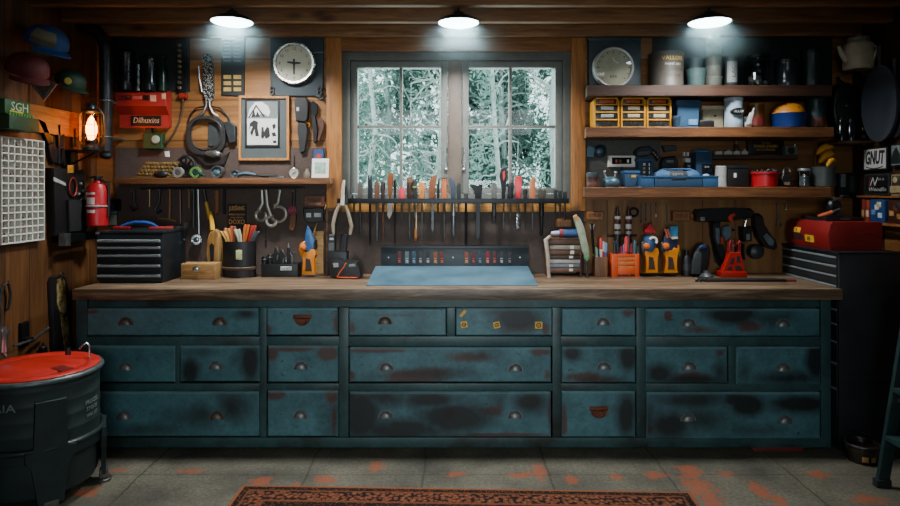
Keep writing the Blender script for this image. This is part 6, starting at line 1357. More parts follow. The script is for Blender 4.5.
# --- low shelf
zs = SH['low']
t = T0('wall_dial', 'dark round wall dial on the grey backboard at left above the low shelf', 'dial', 599, 158, 4.0, None); b = B(); x, z = X(599, YB), Z(151.5, YB); r = S(6.4, YB); b.lathe((x, PY, z), [(r, 0), (r, .025), (r*.85, .035), (r*.6, .02), (r*.25, .024), (0, .03)], 26, 'Y'); part('housing', b, mat('20323c', .4), t); b = B(); b.lathe((x, PY-.03, z), [(r*.45, -.01), (r*.42, .0), (0, .004)], 18, 'Y'); part('cone', b, mat('38505c', .35), t); sp(t, 'mount', mat('2b4654', .5), rect(587, 594, 147, 157), PY-.02, PY)
Y = 3.94; t = T0('display_panel', 'white-framed black display panel with dangling knobs above the low shelf', 'display', 622, 166, PY)
sp(t, 'frame', mat('d9d6cb', .4, 0, .1), rect(608.5, 635.5, 155.5, 167), PY-.035, PY-.0003, None, .004); sp(t, 'screen', mat('120f10', .2), rect(612, 631.5, 157.5, 164), PY-.037, PY-.033)
for u, c in ((616.5, 'b03a24'), (620.5, '8a4030'), (628, 'd8ccc0')): sp(t, 'indicator', mat(c, .4), rect(u-1, u+1, 159.5, 162.5), PY-.038, PY-.0365, None, .0004)
for u in (614, 622): ps(t, 'knob', BLACK, [(u, 167), (u, 169.5)], .009, PY-.018)
# blue kettle-ish pot, small cans at left
t, x, r, h = can('paint_pot', 'small red-brown and dark pot at the left end of the low shelf', 'pot', 592.5, 12, 172.5, 3.88, zs, mat('4a241c', .5), mat('1f2a30', .5), .03)
t = on('enamel_kettle', 'squat blue-grey kettle with twin posts at left on the low shelf', 'kettle', 610.5, 3.9, 'low'); x = X(610.5, 3.9); r = S(9, 3.9)
b = B(); b.lathe((x, 3.9, zs), [(r*.75, 0), (r*.95, .012), (r, .03), (r*.85, .05), (r*.5, .062), (r*.3, .066), (0, .066)], 28); part('body', b, mat('3c5a68', .35, .1), t)
for s, hgt in ((-1, .105), (1, .10)): b = B(); b.tube([(x+s*r*.45, 3.9, zs+.05), (x+s*r*.6, 3.9, zs+hgt-.015)], .008); b.ball((x+s*r*.6, 3.9, zs+hgt-.01), .012); part('post', b, STEEL, t)
# blue box left of tray
BL = mat('214d73', .68, 0, .25); BLD = mat('1a3d5a', .68, 0, .25)
Y = 3.86; t = on('blue_box', 'small blue box with an amber label left of the blue tray', 'box', 632, Y, 'low'); bx(t, 'box_body', BLD, 625, 639.5, 173, 186, Y, .09, .004, None, zs); bx(t, 'lid', BL, 624.5, 640, 170.5, 173.5, Y-.003, .095, .003); bx(t, 'label', mat('c89a3c', .5), 631.5, 636, 175, 177.5, Y-.002, .003, .0005)
t = on('organizer_case', 'upright blue frame case with pale fittings behind the blue tray', 'case', 646, 3.93, 'low'); Y = 3.93
bx(t, 'side', BLD, 638.5, 641.5, 160, 187, Y, .07, .002, None, zs); bx(t, 'side', BLD, 651, 653, 160, 187, Y, .07, .002, None, zs); bx(t, 'top', BL, 638, 653.5, 158.5, 161, Y-.004, .078, .002); bx(t, 'back', mat('26333c', .5), 641.6, 650.9, 161.2, 187, Y+.03, .03, .001, None, zs)
for k in range(4): bx(t, 'fitting', mat('a8825c' if k % 2 else 'c3c6c4', .4, .3), 643.5, 645.5, 163+k*4, 165.5+k*4, Y+.022, .009, .001); bx(t, 'fitting', mat('c3c6c4', .4, .3), 649, 651, 163+k*4, 166+k*4, Y+.022, .009, .001)
# tray: two blue bins at front (overhanging the shelf edge)
Y = 3.80
for u0, u1, v0, lb in ((641, 654, 176, 'short blue bin at left of the long blue tray'), (654.8, 702, 176.2, 'long dark blue tray at the front edge of the low shelf'), (702.8, 718.5, 176, 'short blue bin under the tall blue tower, at the right of the tray')):
    t = on('blue_tray', lb, 'tray', (u0+u1)/2, Y, 'low', 'blue trays on the low shelf'); x0, x1, z1 = X(u0, Y), X(u1, Y), Z(v0, Y); w = .005
    b = B(); b.box(x0, x1, Y, Y+w, zs, z1, .001); b.box(x0, x1, Y+.085, Y+.09, zs, z1, .001); b.box(x0, x0+w, Y+w, Y+.085, zs, z1, .001); b.box(x1-w, x1, Y+w, Y+.085, zs, z1, .001); b.box(x0+w, x1-w, Y+w, Y+.085, zs, zs+.005); part('tray_body', b, BL if u1-u0 < 30 else BLD, t)
    b = B(); b.box(x0-.002, x1+.002, Y-.003, Y+.002, z1-.008, z1+.001, .001); part('lip', b, BL, t)
# blue double-ended machine lying in the long tray
t = on('blue_grinder', 'blue bench grinder body with a dark middle band lying in the long blue tray', 'grinder', 676, 3.84, 'low'); Y = 3.845; zz = zs+.0056
b = B(); xg = X(661, Y); b.lathe((xg, Y, zz+.052), [(0, -.045), (.03, -.04), (.045, -.01), (.047, .02), (.04, .06), (.03, .064), (0, .064)], 22, 'X'); part('end_bell', b, BL, t)
b = B(); xg = X(690, Y); b.lathe((xg, Y, zz+.052), [(0, -.05), (.032, -.05), (.045, -.01), (.047, .02), (.036, .045), (0, .05)], 22, 'X'); part('end_bell', b, BL, t)
b = B(); b.lathe((X(676, Y), Y, zz+.05), [(0, -.06), (.04, -.06), (.048, -.04), (.048, .04), (.04, .06), (0, .06)], 22, 'X'); part('motor', b, mat('1d2428', .7), t)
b = B(); b.text('RAPTOR', X(675, Y), Y-.049, zz+.07, .017, 'front', .0006); part('lettering', b, mat('9aa4aa', .5), t)
b = B(); b.tube([(X(657, Y), Y, zz+.085), (X(664, Y), Y, zz+.104), (X(690, Y), Y, zz+.104), (X(697, Y), Y, zz+.088)], .006); part('handle', b, BL, t)
# dark hand tools on wall above tray
t = T0('angle_grinder', 'dark angle grinder hanging on the wall above the blue tray', 'grinder', 660, 172, YB)
sp(t, 'head', mat('262b2e', .4, .2), [(635, 151), (640, 147), (650, 146), (654, 150), (652, 155), (642, 156.5), (636, 155.5)], YB-.06, YB-.001, None, .006); sp(t, 'neck', mat('33302e', .4, .4), [(650.5, 150), (654.5, 149), (661, 157.5), (658, 161)], YB-.05, YB-.001, None, .005); sp(t, 'pad', mat('3a4246', .45), [(637, 152), (651, 150), (650, 155), (638, 156)], YB-.075, YB-.0605, None, .003)
for k in range(3): sp(t, 'vent', mat('8a8478', .4), rect(653+k*1.9, 654.3+k*1.9, 152+k*2, 154+k*2), YB-.0515, YB-.049)
t = T0('sander', 'dark lettered palm sander on the wall right of the angle grinder', 'sander', 671, 172, YB)
sp(t, 'body', mat('1b1d20', .4), [(661, 163), (664, 157), (676, 156), (678.5, 161), (678.5, 176), (661, 176)], YB-.06, YB-.001, None, .008); label_part(t, 'GEX', 670, 161.5, YB-.06, 7, 2.4, mat('b0b4b4', .5)); sp(t, 'pad', mat('30363a', .5), [(663, 145.5), (676, 145), (677, 150), (665, 152)], YB-.04, YB-.001, None, .004)
t = T0('timer_switch', 'white timer block with a dark lower module on the wall left of the blue tower', 'timer', 691, 175, YB)
sp(t, 'module', mat('2a3035', .4), rect(686.5, 694.5, 162.5, 176), YB-.05, YB-.001, None, .003); sp(t, 'dial_block', mat('d2d0c8', .4), rect(685.5, 696, 158, 162.3), YB-.06, YB-.001, None, .003); label_part(t, 'TIME', 690, 166, YB-.05, 5, 1.6, WHITE); sp(t, 'clip', WHITE, rect(684, 685.3, 152, 156), YB-.03, YB-.001); sp(t, 'clip', WHITE, rect(687.5, 689, 152, 156), YB-.03, YB-.001)
# blue tower
Y = 3.87; z2 = zs+.0056; t = thing('blue_tower', 'tall blue dispenser with rounded top standing in the short right bin', 'dispenser', (X(706, Y), Y, zs))
x0, x1 = X(696, 3.895), X(712.5, 3.895)
b = B(); b.box(x0, x1, 3.895, 3.99, zs, Z(152, 3.895), .006); part('column', b, BLD, t); b = B(); b.lathe(((x0+x1)/2, 3.94, Z(152, 3.895)), [(.052, 0), (.054, .006), (.05, .012), (.03, .016), (0, .017)], 26); part('cap', b, mat('2f6a94', .4), t)
b = B(); b.box(X(702, 3.89), X(712, 3.89), 3.888, 3.9, Z(174, 3.89), Z(164, 3.89), .002); wd = part('window', b, mat('15181c', .25), t); label_part(t, 'ECO', 707, 167, 3.888, 4, 1.8, WHITE)
b = B(); b.ball((X(706.5, 3.88), 3.886, Z(175.5, 3.88)), .018, 1.2, .4, .6); part('spout', b, mat('8fb4d0', .3), t)
t, x, r, h = can('paper_roll', 'white crumpled paper roll on the low shelf beside the blue tower', 'roll', 720.6, 11.5, 166, 3.9, zs, mat('9fa39f', .7, 0, .2, 40, .4), None, prof=[(.9, 0), (1, .02), (.96, .4), (1, .8), (1.02, .97), (.9, 1), (.3, 1), (.28, .9), (0, .9)])
t = on('black_box', 'black lidded box with a tiny white tag on the low shelf', 'box', 738, 3.88, 'low'); bx(t, 'box_body', BLACK, 727.5, 749, 168, 187, 3.88, .11, .006, None, zs); bx(t, 'lid', mat('1f2123', .4), 727, 749.5, 165.2, 168.3, 3.876, .118, .005); bx(t, 'tag', WHITE, 734, 736.5, 173, 177.5, 3.8785, .003, .0005)
t, x, r, h = can('red_pot', 'bright red round pot full of dark bits on the low shelf', 'pot', 764.5, 25.5, 172, 3.88, zs, mat('a30f1a', .4, 0, .12, 8), None, prof=[(.88, 0), (.92, .03), (.98, .85), (1.06, .88), (1.06, 1), (.97, 1), (.93, .85), (0, .8)], seg=32)
b = B(); q = random.Random(4)
for k in range(30): a = q.uniform(0, 2*PI); rr_ = r*.8*math.sqrt(q.random()); b.ball((x+rr_*math.cos(a), 3.88+rr_*math.sin(a), zs+h*.86+q.uniform(0, .022)), q.uniform(.008, .015), seg=7, rings=5)
o = part('bits', b, BLACK, t); o['kind'] = 'stuff'
t = on('padlock', 'dark padlock with pale base on the low shelf right of the red pot', 'padlock', 787, 3.9, 'low'); b = B(); b.sil([(781.5, 186.5), (781.5, 178), (783.5, 174), (791, 174), (792.5, 178), (792.5, 186.5)], 3.89, 3.93, .004); part('lock_body', b, mat('2c2a2a', .4, .4), t); b = B(); b.torus((X(787.5, 3.9), 3.91, Z(171.5, 3.9)), .02, .005, 'Y', 16, 6, 1, 1.4, 0, PI); b.tube([(X(787.5, 3.9)-.02, 3.91, Z(171.5, 3.9)), (X(787.5, 3.9)-.02, 3.91, Z(175, 3.9))], .005); part('shackle', b, STEEL, t); b = B(); b.sil(rect(784, 790, 182, 185), 3.888, 3.891, .0005); part('label', b, mat('8a6a5a', .5), t)
t, x, r, h = can('wire_jar', 'clear wire-bail jar on the low shelf left of the grey pot', 'jar', 804, 11, 168.5, 3.88, zs, glass('bail_jar_glass', (.7, .76, .78, 1), .25), mat('8d9396', .3, .6), .014); b = B(); b.tube([(x-r, 3.88-.01, zs+h*.85), (x-r*1.1, 3.86, zs+h*.6), (x-r*.9, 3.85, zs+h*.3)], .002, 5); part('bail', b, STEEL, t); b = B(); b.lathe((x, 3.88, zs+.004), [(r*.8, 0), (r*.85, .02), (r*.8, h*.55), (0, h*.58)], 16); part('contents', b, mat('8f9594', .6, 0, .4, 50), t)
t, x, r, h = can('grey_pot', 'grey-green round pot at the right end of the low shelf, holding yellow shapes', 'pot', 823, 23, 167, 3.90, zs, mat('3c4442', .45, .2, .2), None, prof=[(.95, 0), (1, .03), (1, .92), (1.03, .94), (1.03, 1), (.97, 1), (.94, .9), (0, .85)], seg=30)
zz = zs+h*.86
for i, (cu, cv, ru, rv, a, lb) in enumerate(((825, 151, 9, 5, .35, 'topmost yellow curved gourd standing out of the grey pot'), (826.5, 158.5, 8.5, 5, .55, 'middle yellow curved gourd leaning from the grey pot'), (831, 164, 5, 3, .6, 'lowest small yellow gourd at the lip of the grey pot'))):
    yy = 3.95-.045*i; t = thing('yellow_gourd', lb, 'gourd', (X(cu, yy), yy, zz), 'yellow gourds in the grey pot'); b = B(); x, z = X(cu, yy), Z(cv, yy); RU = S(ru, yy)
    pts = [(x+RU*k*math.cos(a), yy, z+RU*k*math.sin(a)+(.022*(1-k*k))) for k in (-1, -.8, -.4, 0, .4, .8, 1)]; b.tube(pts, [S(rv, yy)*s*.8 for s in (.25, .6, .95, 1, .95, .65, .25)], 12); part('body', b, mat('d0921c', .45, 0, .2), t); b = B(); b.tube([pts[0], (pts[0][0]-.01, yy, pts[0][2]-.02), (pts[0][0]-.004, yy, zz+.001)], .004); part('stem', b, BROWNW, t)
# --- small shelf
zm = SH['small']
for i, (u, w, v, lb) in enumerate(((719, 7, 152, 'pale label block leftmost on the short thin shelf'), (728.5, 8, 149.5, 'second pale label block on the short thin shelf'), (737, 6, 150, 'third pale label block on the short thin shelf'), (745, 6.5, 148.5, 'rightmost pale block with a peaked top on the short shelf'))):
    Y = 3.96; t = thing('label_block', lb, 'block', (X(u, Y), Y, zm), 'pale blocks on the short shelf'); b = B(); b.box(X(u-w/2, Y), X(u+w/2, Y), Y, Y+.03, zm, zm+.022, .002); part('block', b, mat('b8b6ae', .5), t); b = B(); b.prism([(X(u-w/2+1, Y), zm+.022), (X(u+w/2-1, Y), zm+.022), (X(u+.6, Y), Z(v, Y)), (X(u-1, Y), Z(v+1, Y))], Y+.004, Y+.022, 'XZ', .001); part('top', b, mat('9a958e', .5), t)
t = thing('flask', 'small dark upright flask at back of the short thin shelf', 'flask', (X(736.5, 4.0), 4.0, zm)); b = B(); b.lathe((X(736.5, 4.0), 4.0, zm), [(.014, 0), (.016, .02), (.016, .05), (.008, .06), (.008, .07), (0, .07)], 14); part('body', b, mat('4a3030', .4), t); b = B(); b.lathe((X(736.5, 4.0), 4.0, zm+.07), [(.011, 0), (.011, .018), (0, .02)], 12); part('cap', b, mat('7a5a4c', .4), t)
t = thing('lettered_sign', 'black sign with gold lettering standing on the short thin shelf', 'sign', (X(766, 4.0), 4.0, zm)); b = B(); b.box(X(748, 4.0), X(784, 4.0), 4.0, 4.02, zm, Z(141, 4.0), .002); part('board', b, mat('14120f', .5), t)
for tx, v, w, h in (('TOOLS', 143, 9, 2.2), ('PARKER JOINERY', 146.3, 24, 3), ('WOODWORK', 150, 19, 2.2)): label_part(t, tx, 766, v, 4.0, w, h, mat('b58a28', .5))
t = thing('dial_box', 'small green-grey dial box at the right end of the short shelf', 'gauge', (X(791.5, 3.96), 3.96, zm)); b = B(); b.box(X(785.5, 3.96), X(797.5, 3.96), 3.96, 4.01, zm, Z(146, 3.96), .004); part('box_body', b, mat('5a685e', .45), t); b = B(); b.lathe((X(791, 3.96), 3.96, Z(150.5, 3.96)), [(.022, 0), (.022, .006), (.014, .008), (0, .004)], 20, 'Y'); part('dial', b, mat('1f2a26', .4), t); b = B(); b.tube([(X(796, 3.96), 3.98, Z(146.2, 3.96)), (X(797, 3.96), 3.98, Z(144, 3.96))], .004); part('button', b, WHITE, t)
# ================================================================ WORKTOP, RIGHT HALF
Y = 3.86
t = tz('drawer_chest', 'small brown chest of shallow drawers, some with pale fronts, right of the blue mat', 'drawer chest', 565, Y)
x0, x1, z1 = X(548, Y), X(581.5, Y), Z(238, Y); CB = wood('small_chest_wood', '3f2818', '5e3c24', '7a5236', 'X', 2, .5, knots=False)
b = B(); b.box(x0, x0+.010, Y, Y+.13, TZ, z1, .002); b.box(x1-.010, x1, Y, Y+.13, TZ, z1, .002); b.box(x0+.01, x1-.01, Y, Y+.13, z1-.010, z1, .002); b.box(x0+.01, x1-.01, Y, Y+.13, TZ, TZ+.008, .001); b.box(x0+.01, x1-.01, Y+.12, Y+.13, TZ+.008, z1-.01); part('cabinet', b, CB, t)
for v0, v1, hx_ in ((239.8, 244.5, '4a3020'), (245.3, 249.5, '8a8176'), (250.2, 254.6, '573624'), (255.4, 258.8, '38251a'), (259.6, 263.4, 'a09b94'), (264, 267.4, '6a737f'), (268, 271.6, '694833')):
    b = B(); b.box(x0+.0105, x1-.0105, Y-.004, Y+.115, Z(v1, Y), Z(v0, Y), .0015); d = part('drawer', b, mat(hx_, .5, 0, .25, 30), t)
    if v1 < 259 and v0 > 241 or v0 > 262: b = B(); u = 572 if v0 < 255 else 571; b.box(X(u-2, Y), X(u+2, Y), Y-.0065, Y-.0035, Z(v1, Y)+.003, Z(v0, Y)-.003, .001); part('label', b, mat('d8d4c8', .5), d)
zc2 = z1+.0004
t = thing('paint_can', 'blue and red paint can lying on top of the small brown chest', 'can', (X(568, 3.9), 3.9, zc2)); r = S(4.2, 3.9); b = B(); b.lathe((X(559, 3.9), 3.9, zc2+r), [(r*.9, 0), (r, .004), (r, S(19, 3.9)), (r*.9, S(19.5, 3.9)), (0, S(19.5, 3.9))], 22, 'X'); part('body', b, mat('234c7a', .45), t); b = B(); b.lathe((X(559.5, 3.9), 3.9, zc2+r), [(r*1.01, 0), (r*1.01, S(3, 3.9))], 22, 'X', False); part('band', b, mat('a83a34', .4), t); b = B(); b.lathe((X(551, 3.9), 3.9, zc2+r), [(r*.4, 0), (r*.6, S(3, 3.9)), (r*.6, S(8, 3.9))], 14, 'X'); part('cap', b, mat('b8b4c8', .4), t)
t = T0('wood_block', 'orange-brown wood block on the panel above the blue can', 'block', 564, 227, PY); sp(t, 'block', BROWNW, rect(556, 572, 219, 227), PY-.04, PY-.0003, None, .004); sp(t, 'end_grain', mat('a06a38', .6), rect(557, 571, 219.8, 222), PY-.0415, PY-.0395)
b = B(); b.tube([(X(549, 3.84), 3.84, TZ+.001), (X(548, 3.83), 3.84, Z(255, 3.84)), (X(546, 3.84), 3.85, Z(240, 3.84)), (X(551, 3.84), 3.85, Z(236, 3.84))], [.010, .012, .014, .010], 8); solo('rag_strip', b, mat('a79a8a', .8), 'crumpled pale rag strip hanging over the left side of small brown chest', 'rag')
t = thing('paper_roll', 'pale green rolled paper leaning upright beside the small brown chest', 'roll', (X(584, 3.9), 3.9, TZ)); Y = 3.82
b = B(); b.sil([(573.5, 217), (576, 215), (580, 218), (584, 226), (588, 245), (589, 256), (586, 258), (582, 250), (579, 232)], Y, Y+.03, .006, 2); part('roll', b, mat('98a58c', .6, 0, .35, 25), t); b = B(); b.sil([(584, 250), (589, 246), (590, 258), (587, 262), (584.5, 258)], Y+.002, Y+.028, .005); part('green_end', b, mat('5e9a6a', .6), t); b = B(); b.sil([(574, 216), (577, 214.5), (579, 220), (576, 222)], Y-.002, Y+.031, .003); part('tape', b, mat('c88a4c', .6), t); b = B(); b.tube([(X(587, Y), Y+.015, Z(260, Y)), (X(588, Y), Y+.02, TZ)], .008); part('core', b, DSTEEL, t)
# brown holder with drivers
Y = 3.86; t = tz('wooden_holder', 'small brown wooden pen box full of drivers, left of the orange rack', 'box', 601, Y); x0, x1, z1 = X(595, Y), X(607.5, Y), Z(257, Y); w = .006
b = B(); b.box(x0, x1, Y, Y+w, TZ, z1, .001); b.box(x0, x1, Y+.07, Y+.076, TZ, z1, .001); b.box(x0, x0+w, Y+w, Y+.07, TZ, z1, .001); b.box(x1-w, x1, Y+w, Y+.07, TZ, z1, .001); b.box(x0+w, x1-w, Y+w, Y+.07, TZ, TZ+.008); part('box_body', b, wood('holder_wood', '4e331f', '70492c', '8c6242', 'Z', 2, .5, knots=False), t)
GP = 'pens and drivers in the wooden pen box'
for i, (u0, u1, v, c, c2, nm, lb) in enumerate(((598, 596, 247, 'b9beb8', '6f8f7a', 'marker', 'grey-green marker at the left of the wooden pen box'), (600.5, 601, 238, 'd8d4d0', 'c43a3a', 'pen', 'tall white and red pen in the wooden pen box'), (603, 603, 241, 'b8283c', 'd8d8d8', 'pen', 'crimson pen in the middle of the wooden pen box'), (604.5, 606, 242.5, '3a78b8', '8fb8dc', 'marker', 'light blue marker at the right of the wooden pen box'), (602, 599, 249, '4a7a8a', '20303a', 'pen', 'short teal pen in the wooden pen box'))):
    yy = Y+.02+.011*i; t = thing(nm, lb, nm, (X(u0, yy), yy, TZ+.0085), GP); b = B(); p0, p1 = Vector((X(u0, yy), yy, TZ+.009)), Vector((X(u1, yy), yy, Z(v, yy))); b.tube([p0, p0.lerp(p1, .7)], .009, 10); part('barrel', b, mat(c, .4), t); b = B(); b.tube([p0.lerp(p1, .7), p0.lerp(p1, .97), p1], [.010, .009, .005], 10); part('cap', b, mat(c2, .4), t)
t = T0('dark_scriber', 'black forked scriber hanging on the panel above the wooden pen box', 'scriber', 594, 254, PY); ps(t, 'shaft', BLACKM, [(591.5, 224), (592.5, 236), (594, 254)], .008, PY-.02)
for s in (590, 594.5): ps(t, 'prong', mat('9c9a92', .4, .6), [(592, 232), (s, 224)], .005, PY-.02)
b = B(); b.cyl((X(592, PY), PY-.02, Z(230, PY)), (X(592, PY), PY+.001, Z(230, PY)), .004); part('hanging_nail', b, STEEL, t)
t = T0('wood_block', 'dark lettered wood block at the left under the low shelf', 'block', 595, 220, YB); sp(t, 'block', BROWNW, rect(587, 604, 211.5, 220), YB-.05, YB-.0003, None, .004); label_part(t, 'STILES', 595.5, 215.5, YB-.05, 12, 3, mat('2a150a', .6))
t = T0('wood_block', 'dark lettered wood block under the low shelf beside the black nail gun', 'block', 681, 221, YB); sp(t, 'block', BROWNW, rect(673, 690, 211, 221), YB-.05, YB-.0003, None, .004); sp(t, 'peg', BROWNW, rect(690.3, 697, 213, 219), YB-.035, YB-.0003, None, .006); label_part(t, 'DIDO', 681, 216, YB-.05, 12, 4, mat('2a150a', .6))
# two tall spray bottles behind orange rack
for i, (u, lb, c) in enumerate(((617.5, 'left tall dark bottle with white bands behind the orange rack', '2a2628'), (628.5, 'right tall dark bottle with white bands behind the orange rack', '3a2022'))):
    Yq_ = 3.97; t = thing('spray_bottle', lb, 'bottle', (X(u, Yq_), Yq_, TZ), 'tall bottles behind the orange rack'); r = S(3.1, Yq_); x = X(u, Yq_); h = Z(206, Yq_)-TZ
    b = B(); b.lathe((x, Yq_, TZ), [(r, 0), (r, h*.78), (r*.7, h*.82), (r*.6, h*.9), (r*.35, h*.96), (r*.2, h), (0, h)], 18); part('body', b, mat(c, .35), t)
    for v0, v1, c2 in ((216, 219, 'd8d4d0'), (224, 229, 'c9c5c0'), (231, 234, 'a8a098'), (219.5, 221, '8a2028')): b = B(); b.lathe((x, Yq_, Z(v1, Yq_)), [(r*1.02, 0), (r*1.02, Z(v0, Yq_)-Z(v1, Yq_))], 18, 'Z', False); part('band', b, mat(c2, .5), t)
b = B(); b.tube([(X(612, 3.9), 4.01, Z(236, 4)), (X(637, 4), 4.01, Z(235.5, 4))], .007); b.cyl((X(613, 4), 4.01, Z(236, 4)), (X(613, 4), YB, Z(236, 4)), .005); b.cyl((X(636, 4), 4.01, Z(235.5, 4)), (X(636, 4), YB, Z(235.5, 4)), .005); solo('holding_bar', b, DSTEEL, 'dark metal bar holding the two tall bottles to the wall', 'bar')
t = T0('hang_ring', 'dark ring hook on the wall beside the right tall bottle', 'hook', 634, 216, YB); b = B(); b.torus((X(633, YB), YB-.02, Z(212, YB)), S(4, YB), .007, 'Y', 20, 7); part('ring', b, BLACKM, t); b = B(); b.cyl((X(633, YB), YB-.02, Z(208, YB)), (X(633, YB), YB, Z(208, YB)), .005); part('peg', b, STEEL, t)
# orange slotted rack
Y = 3.85; t = tz('orange_rack', 'bright orange slotted bin with pens, on the worktop under the low shelf', 'bin', 626, Y); OR = mat('c9480e', .4, 0, .12, 8); x0, x1, z1 = X(612, Y), X(639.5, Y), Z(254, Y)
b = B(); wpx = X(618, Y); b.box(x0, wpx, Y, Y+.012, TZ, z1, .003); b.box(X(635, Y), x1, Y, Y+.012, TZ, z1, .003)
for v0, v1 in ((254, 257.2), (259.4, 261.4), (263.6, 265.6), (268, 274.4)): b.box(wpx, X(635, Y), Y, Y+.012, max(TZ, Z(v1, Y)), Z(v0, Y), .001)
b.box(x0, x0+.006, Y+.012, Y+.10, TZ, z1, .001); b.box(x1-.006, x1, Y+.012, Y+.10, TZ, z1, .001); b.box(x0, x1, Y+.10, Y+.106, TZ, z1, .001); b.box(x0+.006, x1-.006, Y+.012, Y+.10, TZ, TZ+.006); part('bin_body', b, OR, t)
for v in (258.3, 262.5, 266.8): b = B(); b.box(wpx-.001, X(635, Y)+.001, Y+.004, Y+.015, Z(v+.9, Y), Z(v-.9, Y), .0005); part('slot', b, mat('e8b06a', .5), t)
GP = 'pens and tools in the orange bin'
for i, (u0, u1, v, c, c2, nm, lb) in enumerate(((615, 614.5, 241, '2c3a30', '1a201c', 'file', 'dark green handled file at left in the orange bin'), (618.5, 617, 240, '31558a', '1d2a40', 'screwdriver', 'navy screwdriver left of centre in the orange bin'), (621, 621.5, 246, 'e0d8d4', 'c03844', 'pen', 'white and red pen at the front of the orange bin'), (624.5, 626.5, 236.5, 'b8242c', 'd84040', 'screwdriver', 'tall red-topped screwdriver in the orange bin'), (626, 624.5, 244, '2f4d92', '7d9cd0', 'marker', 'blue marker in the middle of the orange bin'), (629, 632, 243, 'd0c8c4', 'b83038', 'pen', 'white pen with a red band leaning right in the orange bin'), (633, 635, 240.5, '1f2f3a', '31525e', 'screwdriver', 'dark teal screwdriver at right in the orange bin'), (636, 638, 246, '2a2a2c', '3c4a44', 'file', 'black file at the right edge of the orange bin'))):
    yy = Y+.03+.02*(i % 3); t = thing(nm, lb, nm, (X(u0, yy), yy, TZ+.0065), GP); b = B(); p0, p1 = Vector((X(u0, yy), yy, TZ+.007)), Vector((X(u1, yy), yy, Z(v, yy))); b.tube([p0, p0.lerp(p1, .62)], .008, 10); part('barrel', b, mat(c, .4), t); b = B(); b.tube([p0.lerp(p1, .62), p0.lerp(p1, .95), p1], [.011, .011, .006], 10); part('grip', b, mat(c2, .4), t)
# two more pistol tools
Y = 3.87
t, g = pistol('left amber pistol tool with a blue head and red cap under the low shelf', 343.5, -1.5, 1, Y)
b = B(); b.lathe((X(650.5, Y), Y+.025, Z(252, Y)), [(.028, 0), (.038, .03), (.040, .07), (.034, .095), (.024, .10), (0, .10)], 20); part('head', b, mat('2a5580', .4, 0, .3), t, 'blue head')
b = B(); b.torus((X(652.5, Y), Y-.012, Z(241, Y)), .022, .008, 'Y', 18, 7, 1, 1, -.6, 2.6); part('pale_ring', b, mat('d4cfc6', .4), t)
b = B(); b.sil([(645, 233), (645, 229), (647, 229), (648, 225.5), (650.5, 223.5), (652.5, 226), (653, 229.5), (656, 230), (656, 233)], Y+.005, Y+.045, .003); part('cap', b, mat('c01f2c', .4), t, 'red cap')
t, g = pistol('right amber pistol tool with a navy clip-topped head under the low shelf', 363, -1.5, 1, Y)
b = B(); b.sil([(663, 252), (664, 238), (666, 232), (676, 231), (678, 240), (678, 252)], Y+.004, Y+.048, .006, 2); part('head', b, mat('1d2c4a', .45, 0, .3), t, 'navy head'); b = B(); b.sil([(670, 226.5), (678.5, 226), (678, 236.5), (671, 237)], Y-.004, Y+.030, .003); part('clip_block', b, mat('3a7a9c', .4), t, 'teal block')
for u in (665.5, 668): sp(t, 'pin', mat('b8604c', .4), [(u-1, 229), (u+.4, 228.5), (u+3, 238), (u+1.6, 238.5)], Y-.003, Y+.012)
sp(t, 'trim', mat('d8ccb8', .4), [(671, 237), (678, 236.7), (678, 239), (672, 239.3)], Y-.006, Y+.002); sp(t, 'trigger', AMB, [(675, 241), (679.5, 246), (680, 252), (676, 251)], Y+.005, Y+.04, None, .004)
b = B(); b.lathe((X(679.5, Y), Y+.03, Z(254, Y)), [(.006, -.015), (.016, -.01), (.016, .012), (0, .014)], 14, 'Y'); part('knob', b, mat('5a6a3a', .4), t)
# black shoe-shaped sander + dark bottle
Y = 3.86; t = tz('palm_sander', 'black rounded palm sander with a blue glint standing left of the red jack stand', 'sander', 701, Y)
b = B(); b.sil([(692.5, 273), (693, 262), (696, 252), (700, 245.5), (705, 243.5), (709.5, 246), (711, 252), (709.5, 264), (707, 273)], Y+.02, Y+.09, .012, 3); part('housing', b, BLACK, t); b = B(); b.sil([(692, 274), (693, 262), (695.5, 252), (699, 251.5), (702, 254), (701, 273), (699, 274.4)], Y-.004, Y+.0195, .006, 2); part('front_pad', b, mat('33383b', .5), t); b = B(); b.ball((X(704, Y), Y+.02, Z(247.5, Y)), .026, 1, .3, .55); part('lens', b, mat('223a66', .15), t, 'dark blue lens'); b = B(); b.lathe((X(705, Y), Y-.02, TZ), [(.040, 0), (.042, .01), (.03, .022), (.018, .03), (.016, .042), (0, .044)], 18); part('base_knob', b, mat('45494a', .4, .3), t)
t = tz('spray_can', 'black narrow bottle standing left of the palm sander', 'bottle', 686.4, 3.9); b = B(); b.lathe((X(686.4, 3.9), 3.9, TZ), [(.026, 0), (.028, .01), (.028, .10), (.02, .125), (.012, .135), (.012, .16), (0, .16)], 18); part('body', b, BLACK, t); b = B(); b.lathe((X(686.4, 3.9), 3.9, TZ+.04), [(.0285, 0), (.0285, .04)], 18, 'Z', False); part('label', b, mat('2c3034', .5), t); b = B(); b.lathe((X(686.4, 3.9), 3.9, TZ+.135), [(.016, 0), (.016, .03), (0, .032)], 14); part('cap', b, BLACKM, t)
